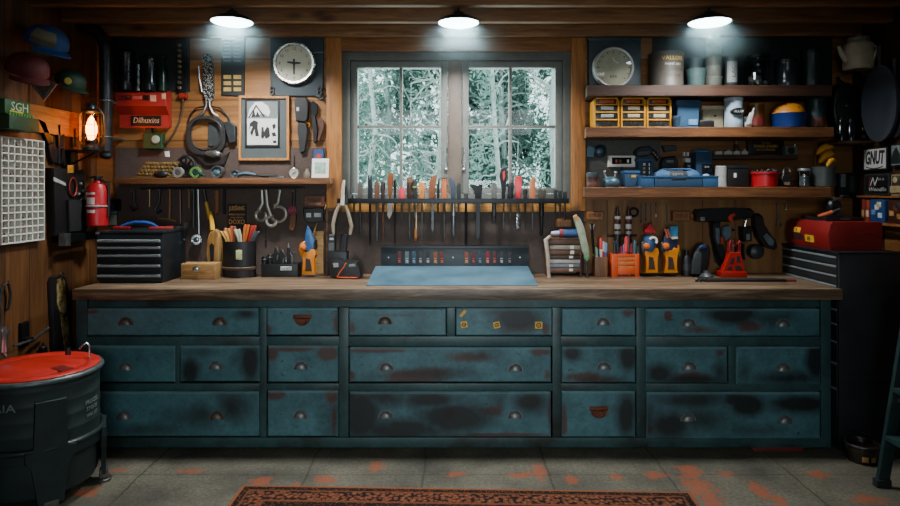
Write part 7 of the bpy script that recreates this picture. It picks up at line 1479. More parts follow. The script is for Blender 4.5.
# nail gun on the wall
t = T0('nail_gun', 'big black nail gun with grey handle panel hanging under the low shelf', 'nail gun', 730, 262, YB)
y0, y1 = YB-.085, YB-.002
sp(t, 'barrel', mat('1a1d1f', .4, .1), [(696, 214), (699, 209.5), (716, 208.5), (735, 208), (751, 208.5), (755, 212), (752, 218), (733, 219), (728, 222), (699, 222), (696.5, 219)], y0, y1, None, .008)
sp(t, 'handle', mat('181a1c', .45), [(712, 222), (721, 221.5), (721, 232), (722.5, 248), (727, 262), (723, 266), (716.5, 252), (713, 236)], y0+.015, y1-.01, None, .008); sp(t, 'panel', mat('5c6e76', .4), [(715.5, 228), (719.5, 228), (720, 243), (718, 244.5), (716, 238)], y0+.013, y0+.016, 'grey-blue panel')
sp(t, 'tip', mat('9a9690', .4, .5), rect(700.5, 705, 217, 221), y0-.003, y0+.004); sp(t, 'lever', mat('c8401e', .4), [(729, 217), (731, 214), (735, 213.5), (735.5, 215.5), (732.5, 217), (732.3, 220.5), (733.5, 222.5), (731, 222), (729, 219.5)], y0-.012, y0+.004, 'red-orange lever')
t = T0('air_fitting', 'cluster of blue-grey and red fittings hanging below the nail gun barrel', 'fitting', 728, 252, YB)
sp(t, 'valve', mat('57707c', .4), [(724, 227), (730, 225), (732, 229), (731, 238), (726, 241), (723.5, 235)], YB-.12, YB-.086, None, .005); sp(t, 'valve', mat('b8452c', .4), rect(721, 723.5, 237, 244), YB-.11, YB-.088); b = B(); b.torus((X(727, YB), YB-.10, Z(247, YB)), .022, .006, 'Y', 16, 6, 1.3, 1); part('chain', b, DSTEEL, t); b = B(); b.cyl((X(727, YB), YB-.10, Z(229, YB)), (X(727, YB), YB, Z(229, YB)), .006); part('peg', b, BLACKM, t)
t = T0('pin_hammer', 'chrome-stemmed dark driver hanging between the nail gun and heat gun', 'driver', 747, 242, YB)
ps(t, 'stem', CHROME, [(746.2, 220), (744.5, 228)], .007, YB-.05); sp(t, 'body', BLACK, [(743, 227), (752, 226), (752, 241), (744, 242)], YB-.08, YB-.003, None, .005); sp(t, 'label', mat('77868c', .4), rect(746.5, 750, 234, 240), YB-.0815, YB-.079)
t = T0('hanging_canister', 'dark round canister hanging below the chrome-stemmed driver', 'canister', 755, 262, YB); b = B(); b.lathe((X(753, YB), YB-.001, Z(251, YB)), [(.048, 0), (.05, .02), (.044, .06), (.02, .075), (0, .076)], 24, 'Y'); part('drum', b, mat('2c3336', .4), t); sp(t, 'lug', BLACK, [(743.5, 246), (745, 244), (745.4, 260), (744, 259)], YB-.05, YB-.001, None, .004)
t = T0('heat_gun', 'black curved heat gun with a grey-blue lens hanging at right of the nail gun', 'heat gun', 772, 250, YB)
sp(t, 'body', mat('171a1c', .4), [(756, 216), (760, 213.5), (763.5, 217), (763.5, 225), (768, 232), (776, 240), (778, 247), (775, 250), (766, 247), (759.5, 238), (756.5, 228)], YB-.08, YB-.002, None, .008); sp(t, 'lens', mat('5b7078', .3), [(763.5, 236), (767, 233), (775, 241), (773, 246), (769, 245)], YB-.084, YB-.079, 'grey-blue panel', .003)
# red jack stand
Y = 3.84; t = tz('jack_stand', 'bright red slotted jack stand on the worktop under the nail gun', 'jack stand', 733, Y); RJ = mat('96150f', .38, 0, .12, 8)
def hole_plate(b, outer, holes, y0, y1):
    # plate with triangular windows: build as strips round the openings
    pass
b = B(); b.sil([(722, 274.4), (722.5, 271), (727, 262), (730, 252), (741, 252), (743, 262), (744.5, 271), (745, 274.4)], Y+.012, Y+.06, .004, 1); part('stand', b, RJ, t)
for pts in ([(731.5, 258), (734.5, 257.5), (733.5, 263.5), (729.5, 264.5)], [(737, 256), (740, 256.5), (740.5, 263), (736.5, 262)], [(726.5, 270), (729, 266.5), (732, 266.5), (732.5, 270.5)], [(735.5, 270.5), (735, 266), (740, 265.5), (742.5, 270)]): sp(t, 'opening', mat('1a0c0a', .7), pts, Y+.0105, Y+.0125, 'dark opening', .0005)
b = B(); b.box(X(721, Y), X(746.5, Y), Y-.01, Y+.08, TZ, Z(271.8, Y), .004); part('base', b, RJ, t)
for u in (731, 739.5): sp(t, 'fork', mat('6a1210', .4), [(u-2, 253), (u-1.5, 243), (u+.5, 240), (u+2, 243), (u+1.8, 253)], Y+.015, Y+.055, None, .004)
b = B(); b.lathe((X(735.5, Y), Y+.035, Z(256, Y)), [(.022, 0), (.022, .05), (.03, .055), (.03, .07), (.014, .075), (.014, .10), (0, .10)], 16); part('screw_post', b, mat('4a1512', .4, .3), t)
# dark clutter behind
t = T0('leather_pouch', 'dark leather pouch hanging at the left behind the red jack stand', 'pouch', 720, 265, YB); sp(t, 'pouch', mat('1d1512', .6), [(712, 248), (719, 254), (726, 262), (722, 268), (715, 262)], YB-.009, YB-.0003, None, .002); sp(t, 'flap', mat('261b16', .6), [(712, 247), (719, 253), (718, 257), (713, 253)], YB-.011, YB-.0092, None, .0005)
# long black rail at front
Y = 3.66; t = tz('straight_edge', 'long black straight edge with red end lying before the jack stand', 'straight edge', 745, Y); z0 = TZ
b = B(); b.box(X(707, Y), X(787, Y), Y, Y+.03, TZ, TZ+.014, .003); part('bar', b, BLACK, t); b = B(); b.box(X(787.1, Y), X(797, Y), Y+.002, Y+.028, TZ, TZ+.012, .003); part('end', b, mat('6e2a22', .5), t, 'dull red end')
for u in (698, 702, 706): b = B(); b.lathe((X(u, Y), Y+.015, TZ+.012), [(.007, -.012), (.012, -.006), (.012, .006), (.007, .012)], 12, 'X'); part('knurl', b, DSTEEL, t)
b = B(); b.box(X(696, Y), X(707, Y), Y+.010, Y+.020, TZ+.006, TZ+.016, .002); part('tang', b, DSTEEL, t)
Y = 3.78; t = tz('tool_mat', 'thin dark board lying on the worktop under the red jack stand zone', 'board', 755, 3.74); b = B(); b.box(X(698, Y), X(776, Y), 3.72, 3.80, TZ, TZ+.006, .002); part('board', b, mat('2c211a', .6), t); b = B(); b.box(X(700, Y), X(774, Y), 3.722, 3.728, TZ+.006, TZ+.010, .001); part('lip', b, mat('3a2c22', .6), t)
# thin rods hanging under the low shelf
for i, (u, v, lb) in enumerate(((641, 221, 'first thin dark rod hanging under the low shelf'), (646, 219, 'second thin dark rod hanging under the low shelf'), (651, 222, 'third thin dark rod hanging under the low shelf'), (656, 215, 'fourth thin dark rod hanging under the low shelf, with a pale tip'), (667, 228, 'long thin dark rod hanging right of the group of four rods'))):
    t = T0('thin_rod', lb, 'rod', u, v, 4.03, 'thin rods hanging under the low shelf'); ps(t, 'rod', DSTEEL, [(u, 203), (u, v)], .0035, 4.03); b = B(); b.cyl((X(u, 4.03), 4.03, Z(204, 4.03)), (X(u, 4.03), YB, Z(204, 4.03)), .003); part('hanging_nail', b, STEEL, t); ps(t, 'tip', mat('b8aca0', .4) if i == 3 else BLACK, [(u, v-1), (u, v+2)], .005, 4.03)
for i, (u, v, lb) in enumerate(((778, 226, 'bent steel hook rod hanging left of the red toolbox'), (786, 210, 'short thin rod hanging right of the bent hook rod'))):
    t = T0('hook_rod', lb, 'hook', u, v, 4.02, 'hook rods by the red toolbox'); ps(t, 'rod', DSTEEL, [(u, 203), (u, v-1)], .004, 4.02); ps(t, 'hook', STEEL, [(u, v-1), (u+2, v), (u+4, v-2)] if i == 0 else [(u, v-1), (u, v)], .005, 4.02); b = B(); b.cyl((X(u, 4.02), 4.02, Z(204, 4.02)), (X(u, 4.02), YB, Z(204, 4.02)), .003); part('hanging_nail', b, STEEL, t)

# ================================================================ BLACK CHEST, RIGHT CORNER
BK2 = mat('222529', .5, .2, .3, 6)
cx0, cx1, cy0, cy1, cz1 = 2.152, 2.50, 3.45, 4.035, 1.116
t = thing('roller_cabinet', 'tall black tool cabinet with steel-edged drawers in the right corner', 'tool cabinet', ((cx0+cx1)/2, (cy0+cy1)/2, 0))
b = B(); b.box(cx0+.006, cx1, cy0, cy1, .06, cz1-.012, .004); b.box(cx0+.03, cx1-.02, cy0+.03, cy1-.03, 0, .062); part('cabinet_body', b, BK2, t)
b = B(); b.box(cx0-.004, cx1+.004, cy0-.004, cy1, cz1-.012, cz1, .003); part('top', b, mat('1f2225', .4, .2), t)
zs_ = [1.092, 1.042, .988, .932, .87, .80, .72, .62, .50, .36, .20]
for i in range(len(zs_)-1):
    b = B(); b.box(cx0, cx0+.2, cy0+.012, cy1-.012, zs_[i+1]+.003, zs_[i]-.002, .002); d = part('drawer', b, BK2, t)
    b = B(); b.prism([(cx0, zs_[i]-.002), (cx0-.0, zs_[i]-.016), (cx0+.004, zs_[i]-.016), (cx0+.004, zs_[i]+.0)], cy0+.014, cy1-.014, 'XZ', 0) if False else b.box(cx0-.004, cx0+.002, cy0+.014, cy1-.014, zs_[i]-.014, zs_[i]-.003, .001); part('handle', b, mat('7d888c', .35, .25, .15), d, 'steel drawer edge')
b = B(); b.box(cx0+.02, cx1, cy0-.006, cy0+.001, .42, .425, .001); part('seam', b, mat('2c2e31', .4), t)
# red toolbox on it
tx0, tx1, ty0, ty1 = 2.146, 2.45, 3.52, 3.96; tz0 = cz1+.0004; tz1 = 1.279
t = thing('red_toolbox', 'red metal toolbox with yellow stickers on top of the black corner cabinet', 'toolbox', ((tx0+tx1)/2, (ty0+ty1)/2, tz0)); RT = mat('741716', .38, 0, .2, 6)
b = B(); b.prism([(tx0+.012, tz0), (tx0, tz0+.03), (tx0-.006, tz0+.09), (tx0+.008, tz1-.014), (tx0+.022, tz1), (tx1-.012, tz1), (tx1, tz1-.012), (tx1, tz0+.006), (tx1-.006, tz0)], ty0, ty1, 'XZ', .005, 2); part('toolbox_body', b, RT, t)
b = B(); b.box(tx0+.02, tx1+.002, ty0-.003, ty1+.003, tz0+.026, tz0+.032, .001); part('seam', b, mat('5a1412', .4), t)
b = B(); b.sheet(lambda a, c: (tx0+.14+.14*a, ty0-.001, tz0+.075+.022*math.sin(PI*a)+.004*c), 10, 1, (0, -.006, 0)); part('handle_recess', b, mat('5a1412', .4), t)
def face_tag(nm, y0, y1, z0, z1, m, o=.0075):
    b = B(); zz0 = tz0+.03; f = lambda z: tx0-.006*(z-tz0-.03)/.06 if z < tz0+.09 else tx0-.006+.014*(z-tz0-.09)/(tz1-.014-tz0-.09)
    b.sheet(lambda a, c: (f(z0+(z1-z0)*c)-.0015, y0+(y1-y0)*a, z0+(z1-z0)*c), 2, 2, (-.0015, 0, 0)); return part(nm, b, m, t)
face_tag('sticker', 3.66, 3.75, tz0+.035, tz0+.075, mat('d8a92a', .5)); face_tag('sticker', 3.80, 3.87, tz0+.085, tz0+.115, mat('d8a92a', .5)); face_tag('label', 3.78, 3.90, tz0+.045, tz0+.075, mat('2a2220', .5))
b = B(); b.text('85', tx0-.010, 3.705, tz0+.055, .035, 'right_wall', .0005); part('lettering', b, mat('3a1a12', .5), t)
b = B(); b.text('A', tx0-.010, 3.835, tz0+.10, .028, 'right_wall', .0005); part('lettering', b, mat('3a1a12', .5), t)
# things on the red toolbox
zt = tz1+.0005
t = thing('lid_tray', 'shallow black tray lying on top of the red toolbox', 'tray', (2.30, 3.74, zt)); b = B(); b.box(2.19, 2.41, 3.62, 3.88, zt, zt+.006, .002); b.box(2.19, 2.41, 3.62, 3.626, zt+.006, zt+.02, .001); b.box(2.19, 2.41, 3.874, 3.88, zt+.006, zt+.02, .001); b.box(2.19, 2.196, 3.626, 3.874, zt+.006, zt+.02, .001); b.box(2.404, 2.41, 3.626, 3.874, zt+.006, zt+.02, .001); part('tray_body', b, BLACK, t); b = B(); b.box(2.27, 2.33, 3.612, 3.62, zt+.008, zt+.014, .002); part('grip', b, STEEL, t)
zt2 = zt+.0065
t = thing('hand_tool', 'orange-handled tool lying in the black tray on the red toolbox', 'tool', (2.26, 3.75, zt2)); b = B(); b.tube([(2.225, 3.76, zt2+.014), (2.26, 3.75, zt2+.024), (2.30, 3.74, zt2+.042)], [.012, .014, .012], 10); part('handle', b, mat('b5542a', .5), t, 'orange handle'); b = B(); b.tube([(2.30, 3.74, zt2+.042), (2.34, 3.73, zt2+.062)], [.009, .007], 8); part('shaft', b, STEEL, t)
t = thing('bench_machine', 'steel and black bench machine standing in the tray on the red toolbox', 'machine', (2.345, 3.80, zt2)); b = B(); b.box(2.30, 2.395, 3.78, 3.86, zt2, zt2+.022, .004); part('base', b, BLACK, t); b = B(); b.lathe((2.31, 3.82, zt2+.075), [(0, 0), (.03, 0), (.042, .012), (.042, .06), (.03, .075), (0, .075)], 20, 'X'); part('motor', b, mat('202326', .35, .4), t); b = B(); b.box(2.315, 2.38, 3.77, 3.78, zt2+.122, zt2+.13, .002); b.box(2.34, 2.36, 3.78, 3.83, zt2+.11, zt2+.126, .003); part('top_bar', b, CHROME, t); b = B(); b.box(2.335, 2.365, 3.80, 3.84, zt2+.02, zt2+.045, .003); part('neck', b, BLACK, t)
# ================================================================ RIGHT WALL AND FLOOR
def RY(u, x=XR): return x*F/(u-CU)
def rwbox(b, x, u0, u1, z0, z1, th, bev=.003):
    ya, yb = RY(u1, x), RY(u0, x); b.box(x, x+th, ya, yb, z0, z1, bev); return ya, yb
# coffee pot
Yp = 3.84; xp = X(858.5, Yp); zb_ = Z(70, Yp); EN = mat('b0a68e', .45, 0, .25, 12)
t = thing('coffee_pot', 'cream enamel coffee pot with a side spout high on the right wall', 'coffee pot', (xp, Yp, zb_)); r = S(14, Yp); h = Z(43, Yp)-zb_
b = B(); b.lathe((xp, Yp, zb_), [(r*.9, 0), (r*.97, .006), (r, h*.15), (r, h*.82), (r*.95, h*.93), (r*.8, h), (0, h)], 30); part('body', b, EN, t); b = B(); b.lathe((xp, Yp, zb_+h), [(r*.72, 0), (r*.72, .028), (r*.66, .034), (r*.3, .038), (.012, .04), (.016, .052), (0, .055)], 24); part('lid', b, mat('7d7564', .45), t)
b = B(); b.tube([(xp-r*.85, Yp, zb_+h*.35), (xp-r*1.2, Yp, zb_+h*.6), (xp-r*1.42, Yp, zb_+h*.88)], [.022, .016, .011], 10); part('spout', b, EN, t); b = B(); b.tube([(xp+r*.5, Yp-r*.75, zb_+h*.85), (xp+r*.55, Yp-r*1.2, zb_+h*.7), (xp+r*.5, Yp-r*.8, zb_+h*.25)], .008); part('handle', b, EN, t)
b = B(); b.box(xp-.05, XR, Yp-.05, Yp+.05, zb_-.016, zb_-.0005, .003); b.prism([(XR, zb_-.016), (XR, zb_-.09), (xp+.02, zb_-.016)], Yp-.01, Yp+.01); solo('wall_bracket', b, DARKW, 'dark wooden bracket carrying the cream coffee pot', 'bracket')
# black bag
t = T0('black_bag', 'black rounded bag hanging in the right corner below the coffee pot', 'bag', 848, 140, 3.93); Y = 3.93
b = B(); b.sil([(833, 112), (834, 96), (840, 84), (850, 82), (858, 88), (861, 102), (859, 120), (851, 133), (842, 135), (836, 126)], Y, Y+.09, .025, 3); part('bag_body', b, BLACK, t); b = B(); b.sil([(836, 104), (845, 98), (856, 103), (855, 118), (846, 127), (838, 120)], Y-.012, Y+.004, .008, 2); part('pocket', b, mat('1b1d20', .5), t); b = B(); b.ball((X(845, Y), Y-.014, Z(106, Y)), .007); part('stud', b, STEEL, t); b = B(); b.tube([(X(841, Y), Y+.04, Z(86, Y)), (X(844, Y), Y+.05, Z(76, Y)), (X(848, Y), YB, Z(74, Y)), (X(853, Y), Y+.04, Z(86, Y))], .006); part('strap', b, BLACK, t)
# two paddles
def paddle(lb, u, x, v0, v1, wy, m):
    Yc_ = RY(u, x); zt, zb2 = Z(v0, Yc_), Z(v1, Yc_); t = thing('paddle', lb, 'paddle', (x, Yc_, zb2), 'grey paddles on the right wall')
    H = (zt-zb2); pts = [(Yc_+wy*math.cos(a), zb2+H*.38+H*.38*math.sin(a)*(1 if math.sin(a) < 0 else 1.1)) for a in [2*PI*k/28 for k in range(28)]]
    b = B(); b.prism(pts, x, x+.022, 'YZ', .006, 2); part('blade', b, m, t); b = B(); b.tube([(x+.011, Yc_, zb2+H*.76), (x+.011, Yc_, zt-.05), (x+.011, Yc_, zt)], [.02, .014, .016], 10); part('shaft', b, BLACK, t); b = B(); b.cyl((x+.011, Yc_, zt-.03), (XR, Yc_, zt-.03), .006); part('peg', b, STEEL, t)
paddle('nearer broad grey paddle hanging on the right wall', 878, XR-.065, 45, 142, .155, mat('3c434c', .45, 0, .25, 6)); paddle('darker paddle hanging behind the broad grey one', 893, XR-.03, 58, 138, .15, mat('24292f', .5, 0, .3))
# black glossy tubes in corner
for i, (u, lb) in enumerate(((841.5, 'left glossy black bottle standing on the corner shelf'), (851, 'right glossy black bottle standing on the corner shelf'))):
    Y = 3.87; zc2 = Z(141, Y); t = thing('black_bottle', lb, 'bottle', (X(u, Y), Y, zc2), 'glossy black bottles on the corner shelf'); r = S(4.3, Y); b = B(); H = Z(120+i*1.5, Y)-zc2; b.lathe((X(u, Y), Y, zc2), [(r, 0), (r, H*.75), (r*.6, H*.88), (r*.55, H), (0, H)], 20); part('body', b, mat('101418', .12, 0, .2), t); b = B(); b.lathe((X(u, Y), Y, zc2+H), [(r*.62, 0), (r*.62, .016), (0, .018)], 14); part('cap', b, BLACKM, t)
b = B(); Y = 3.87; b.box(X(834.5, Y), XR, Y-.04, YB, Z(144, Y), Z(141, Y)-.0005, .003); solo('corner_shelf', b, DARKW, 'small dark corner shelf holding two black bottles', 'shelf')
t = T0('label_strip', 'dark strip of tiny pale plates on the wall left of the lettered signs', 'strip', 858, 152, YB)
x = XR; Ya = RY(862); b = B(); b.box(XR-.01, XR, Ya-.06, Ya-.005, Z(149, Ya), Z(126, Ya), .002); part('strip', b, BLACK, t)
for k in range(3): b = B(); zz = Z(130+k*7, Ya); b.box(XR-.012, XR-.0095, Ya-.05, Ya-.015, zz-.012, zz+.012, .001); part('plate', b, mat('8a7f62', .5), t)
# signs
def wallsign(name, lb, u0, u1, z0, z1, fm, pm, th=.03):
    x = XR-th; ya, yb = RY(u1, x), RY(u0, x); t = thing(name, lb, 'sign', (XR, (ya+yb)/2, z0), 'small signs on the right wall')
    b = B(); b.box(x, XR, ya, yb, z0, z1, .003); part('backing', b, fm, t); b = B(); b.box(x-.003, x-.0002, ya+.012, yb-.012, z0+.010, z1-.010, .001); part('panel', b, pm, t); return t, x-.003, (ya+yb)/2, (z0+z1)/2
za = lambda v: Z(v, 3.80)
t, x, y, z = wallsign('lettered_sign', 'white sign with bold black hand lettering on the right wall', 863, 887.5, za(170.5), za(147.5), BLACK, mat('c9cbc7', .5, 0, .08)); b = B(); b.text('GNUT', x-.0005, y, z+.004, .11, 'right_wall', .0006, width=.17, shear=.15, bold=.004); part('lettering', b, mat('17181a', .5), t); b = B(); b.sheet(lambda a, c: (x-.0008, y+.075-.15*a, z-.05-.012*math.sin(PI*a)+.006*c), 10, 1, (-.0008, 0, 0)); part('flourish', b, mat('17181a', .5), t)
t, x, y, z = wallsign('picture_sign', 'dark framed grey picture right of the white lettered sign', 890.5, 904, za(168), za(146), BLACK, mat('7d8a8c', .5, 0, .6, 25))
b = B(); b.prism([(y-.05, z-.05), (y+.05, z-.05), (y+.03, z+.02), (y, z+.045), (y-.03, z+.0)], x-.001, x-.0001, 'YZ'); part('figure', b, mat('1f2426', .5), t)
t, x, y, z = wallsign('lettered_sign', 'black sign with white script and a red stroke on the right wall', 864, 889.5, za(195), za(174), mat('2a2d2f', .5), mat('101214', .4)); b = B(); b.text('Woodfin', x-.0005, y-.01, z-.030, .035, 'right_wall', .0006, width=.15, shear=.3); part('lettering', b, mat('b9bcba', .5), t); b = B(); b.text('N', x-.0005, y+.03, z+.015, .075, 'right_wall', .0006, shear=.5); part('lettering', b, mat('b9bcba', .5), t); b = B(); b.text('/', x-.0005, y+.055, z+.015, .075, 'right_wall', .0006); part('lettering', b, mat('a8302a', .5), t); b = B(); b.text('EST 19', x-.0005, y-.045, z+.03, .018, 'right_wall', .0006); part('lettering', b, mat('9a9c9a', .5), t)
t, x, y, z = wallsign('picture_sign', 'tan framed dark picture at the right edge below the grey one', 891, 905, za(195.5), za(175), mat('8a7a58', .5), mat('3a3426', .5, 0, .5, 30)); b = B(); b.ball((x, y+.02, z+.03), .018, .15, 1, 1); part('figure', b, mat('b5a880', .5), t); b = B(); b.box(x-.001, x, y-.03, y+.06, z-.045, z-.005); part('figure', b, mat('9c8f6a', .5), t)
# ledge with tins
zl_ = za(198); b = B(); ya = 3.42; b.box(XR-.10, XR, ya, RY(857, XR-.1), zl_-.016, zl_, .003) ; 
zl2 = za(221.5)
b.bm.free(); b = B(); b.box(XR-.10, XR, ya, RY(858, XR-.1), zl2-.016, zl2, .003); solo('wall_ledge', b, BROWNW, 'brown wall ledge carrying small picture tins on the right wall', 'ledge')
b = B(); b.box(XR-.06, XR, ya, RY(856, XR-.06), zl_+.002, zl_+.014, .003); solo('wall_ledge', b, BROWNW, 'thin brown ledge just below the script sign on the right wall', 'ledge')
for i, (u0, u1, v0, c, c2, lb) in enumerate(((861.5, 864.5, 199.5, '7a2c20', 'a88a5c', 'narrow red book standing leftmost on the right wall ledge'), (865.5, 869, 200, '8a3a2a', 'b8a890', 'red-brown narrow box beside the narrow red book'), (870, 884.5, 199, '1d3f6e', 'b9c4cc', 'blue and white picture tin on the right wall ledge'), (887.5, 904, 199.5, '3a1d16', '9a6a3a', 'dark red picture tin at the right edge of the ledge'))):
    x = XR-.085; ya, yb = RY(u1, x), RY(u0, x); t = thing('picture_tin', lb, 'tin', (x+.04, (ya+yb)/2, zl2+.0004), 'tins on the right wall ledge'); z1 = za(v0)
    b = B(); b.box(x, x+.08, ya, yb, zl2+.0004, z1, .004); part('tin_body', b, mat(c, .4, 0, .3, 30), t)
    if i > 1:
        for k in range(4): b = B(); yy = ya+.02+(yb-ya-.05)*((k*.37) % 1); zz = zl2+.02+(z1-zl2-.06)*((k*.61+.1) % 1); b.box(x-.002, x+.0003, yy, yy+.035, zz, zz+.03, .001); part('picture', b, mat((c2, 'c8cdd0', '5a7ea8', 'd0b890')[k] if i == 2 else (c2, '5a3a20', 'b08850', '2a2a30')[k], .5), t)
    else: b = B(); b.box(x-.002, x+.0003, ya+.004, yb-.004, zl2+.03, zl2+.07, .001); part('label', b, mat(c2, .5), t)
# dark green pots left of signs
Y = 3.86
t = T0('metal_bracket', 'grey-green hinged metal bracket in the right corner above the toolbox', 'bracket', 845, 200, 4.0); b = B(); b.box(X(839, 4.0), X(858, 4.0), 4.0, YB, Z(198, 4.0), Z(173, 4.0), .005); part('plate', b, mat('23282a', .4, .4), t); b = B(); b.box(X(841, 3.99), X(845.5, 3.99), 3.985, 4.0, Z(187, 4), Z(174, 4), .003); part('hinge', b, mat('8c9a98', .35, .6), t); b = B(); b.box(X(840, 3.99), X(849, 3.99), 3.985, 4.0, Z(197, 4), Z(195, 4), .002); part('bar', b, CHROME, t)
b = B(); b.box(X(850, 3.99), X(854, 3.99), 3.98, 4.0, Z(192, 4), Z(176, 4), .003); part('hinge', b, mat('4a5452', .4, .5), t)
# small paint bucket on floor
Yb_ = 3.36; xb_ = X(862, Yb_); t = thing('paint_bucket', 'small dark amber paint bucket with tan labels on the floor at right', 'bucket', (xb_, Yb_, 0)); r = S(15.5, Yb_); H = Z(443, Yb_)
b = B(); b.lathe((xb_, Yb_, 0.0005), [(r*.82, 0), (r*.88, .006), (r*1.0, H*.85), (r*.97, H), (r*.9, H), (r*.86, H*.8), (0, H*.8)], 30); part('bucket_body', b, mat('2a211a', .25, 0, .4, 14), t)
b = B(); b.torus((xb_, Yb_, H), r*.98, .006, 'Z', 30, 8); part('rim', b, DSTEEL, t); b = B(); b.tube([(xb_-r*1.0, Yb_, H*.8), (xb_-r*.9, Yb_+.03, H+.03), (xb_, Yb_+.04, H+.05), (xb_+r*.9, Yb_+.03, H+.03), (xb_+r, Yb_, H*.8)], .004); part('bail', b, DSTEEL, t)
for a0 in (-2.15, -1.6): b = B(); b.sheet(lambda a, c: (xb_+(r*(.885+.12*(.2+.3*c))+.001)*math.cos(a0+.38*a), Yb_+(r*(.885+.12*(.2+.3*c))+.001)*math.sin(a0+.38*a), H*(.2+.3*c)), 5, 2, (0, -.0006, 0)); part('label', b, mat('a8804c', .5), t, 'tan label')
# green step ladder at right edge
LG = mat('1b3131', .45, .1, .3)
fx, tx_ = 2.125, 2.275
t = thing('step_ladder', 'dark green step ladder at the right edge of the photo', 'ladder', (2.34, 2.86, 0))
def rail(p, q, nm):
    b = B(); d = Vector(q)-Vector(p); b.box(-.028, .028, -.012, .012, 0, d.length, .003); b.xf(Matrix.Translation(p) @ Matrix.Rotation(math.atan2(d.x, d.z), 4, 'Y')); return part(nm, b, LG, t)
for y in (3.06, 2.66):
    lg = rail((fx, y, .012), (tx_, y, .95), 'front_rail'); b = B(); b.box(fx-.036, fx+.036, y-.02, y+.02, .0005, .04, .006); part('foot', b, RUBBER, lg)
    lg = rail((2.56, y, .012), (2.37, y, .95), 'rear_rail'); b = B(); b.box(2.53, 2.59, y-.02, y+.02, .0005, .04, .006); part('foot', b, RUBBER, lg)
    b = B(); b.box(2.19, 2.49, y-.016, y-.013, .42, .44, .001); part('spreader', b, STEEL, t)
for k in range(1, 4):
    f = k/4; x = fx+(tx_-fx)*f; z = .012+.938*f; b = B(); b.box(x-.03, x+.06, 2.673, 3.047, z-.012, z+.012, .003); part('step', b, mat('203838', .45, .1, .3), t)
b = B(); b.box(tx_-.04, 2.42, 2.63, 3.09, .95, .98, .006); part('top_step', b, LG, t)
HAZE = .42
# ================================================================ OUTSIDE, LIGHT, CAMERA
rnd = random.Random(5)
b = B(); b.box(-14, 14, YB+.13, 30, -.5, -.02); tag(link('ground', b, mat('b9c4c4', .9, 0, .2, 2)), 'pale frosted ground outside behind the window', 'ground', kind='structure')
BARK = mat('d2d8d4', .85, 0, .25, 8, .3); BARKD = mat('a9b4b0', .85, 0, .35, 8)
LEAFS = [mat('6d8e84', .8, 0, .35, 3), mat('8fada4', .8, 0, .35, 3), mat('4d6c63', .8, 0, .5, 3)]
def tree(name, label, x, y, h, r, lean, crown, leafm, bark, nb, nl, seed):
    q = random.Random(seed)
    t = thing(name, label, 'tree', (x, y, 0), 'trees outside the window')
    cl_ = lambda p: Vector((min(max(p.x, x+lean*.5-crown*.95), x+lean*.5+crown*.95), min(max(p.y, y-.85), y+.85), p.z))
    b = B(); pts = [(x+lean*k/8+q.uniform(-.04, .04), y+q.uniform(-.04, .04), -.02+(h+.02)*k/8) for k in range(9)]
    b.tube(pts, [r*(1-.08*k) for k in range(9)], 10)
    part('trunk', b, bark, t)
    b = B()
    for k in range(nb):
        f = q.uniform(.2, .98); i = min(7, int(f*8)); p = Vector(pts[i]).lerp(Vector(pts[i+1]), f*8-i)
        a = q.uniform(0, 2*PI); l = q.uniform(.6, 1.9)*crown; d = Vector((math.cos(a), math.sin(a)*.6, q.uniform(-.3, .9)))
        ps = [p]
        for s in range(5):
            d = (d+Vector((q.uniform(-.4, .4), q.uniform(-.3, .3), q.uniform(-.5, .35)))).normalized(); ps.append(cl_(ps[-1]+d*l/5))
        b.tube(ps, [r*.36, r*.3, r*.25, r*.2, r*.15, r*.08], 5)
        for s in (2, 3, 4):
            d2 = (d+Vector((q.uniform(-1, 1), q.uniform(-.5, .5), q.uniform(-1, 1)))).normalized()
            b.tube([ps[s], cl_(ps[s]+d2*l*.15)+Vector((.001, 0, .001)), cl_(ps[s]+d2*l*.35)+Vector((0, .001, -.05))], [r*.10, r*.08, r*.04], 4)
    part('branches', b, bark, t)
    b = B()
    cl = [Vector((x+lean*.5+q.uniform(-.9, .9)*crown, y+q.uniform(-.6, .6), q.uniform(.16, 1.0)*h)) for _ in range(26)]
    for k in range(nl*2):
        c = q.choice(cl); p = cl_(c+Vector((q.gauss(0, .2)*crown, q.gauss(0, .2), q.gauss(0, .2))))
        u = Vector((q.gauss(0, 1), q.gauss(0, 1), q.gauss(0, 1))).normalized(); w = u.orthogonal().normalized(); s = q.uniform(.010, .028)*(1 if y < 7 else 1.7 if y < 9 else 2.3)
        b.bm.faces.new([b.bm.verts.new(p+e) for e in (u*s*1.6, w*s*.6, -u*s*1.6, -w*s*.6)])
    o = part('foliage', b, leafm, t, smooth=None); o['kind'] = 'stuff'
specs = [(-.85, 6.6, 4.2, .035, .06, .31, 0, 44, 500), (-.15, 6.6, 4.2, .03, .06, .31, 0, 90, 900), (.5, 6.6, 4.4, .035, -.05, .27, 1, 40, 900), (1.12, 6.6, 4.4, .075, .03, .29, 1, 26, 1200),
         (-1.5, 8.4, 5, .05, .05, .5, 1, 34, 1300), (-.3, 8.4, 5, .05, .05, .49, 2, 50, 2600), (.75, 8.4, 5.2, .05, -.05, .48, 2, 50, 3600), (1.85, 8.4, 5.2, .06, -.05, .5, 2, 40, 3400),
         (-1.1, 10.6, 5.6, .07, .05, .78, 1, 40, 3600), (.6, 10.6, 5.8, .08, 0, .78, 2, 40, 9000), (2.3, 10.6, 5.6, .08, 0, .78, 2, 40, 8000)]
tl = ['slim bare tree outside left window, leaning across its left panes', 'branchy pale tree outside between the two casements', 'thin leafy tree outside right window, by its left panes', 'thick pale trunk outside the right edge of the right window']
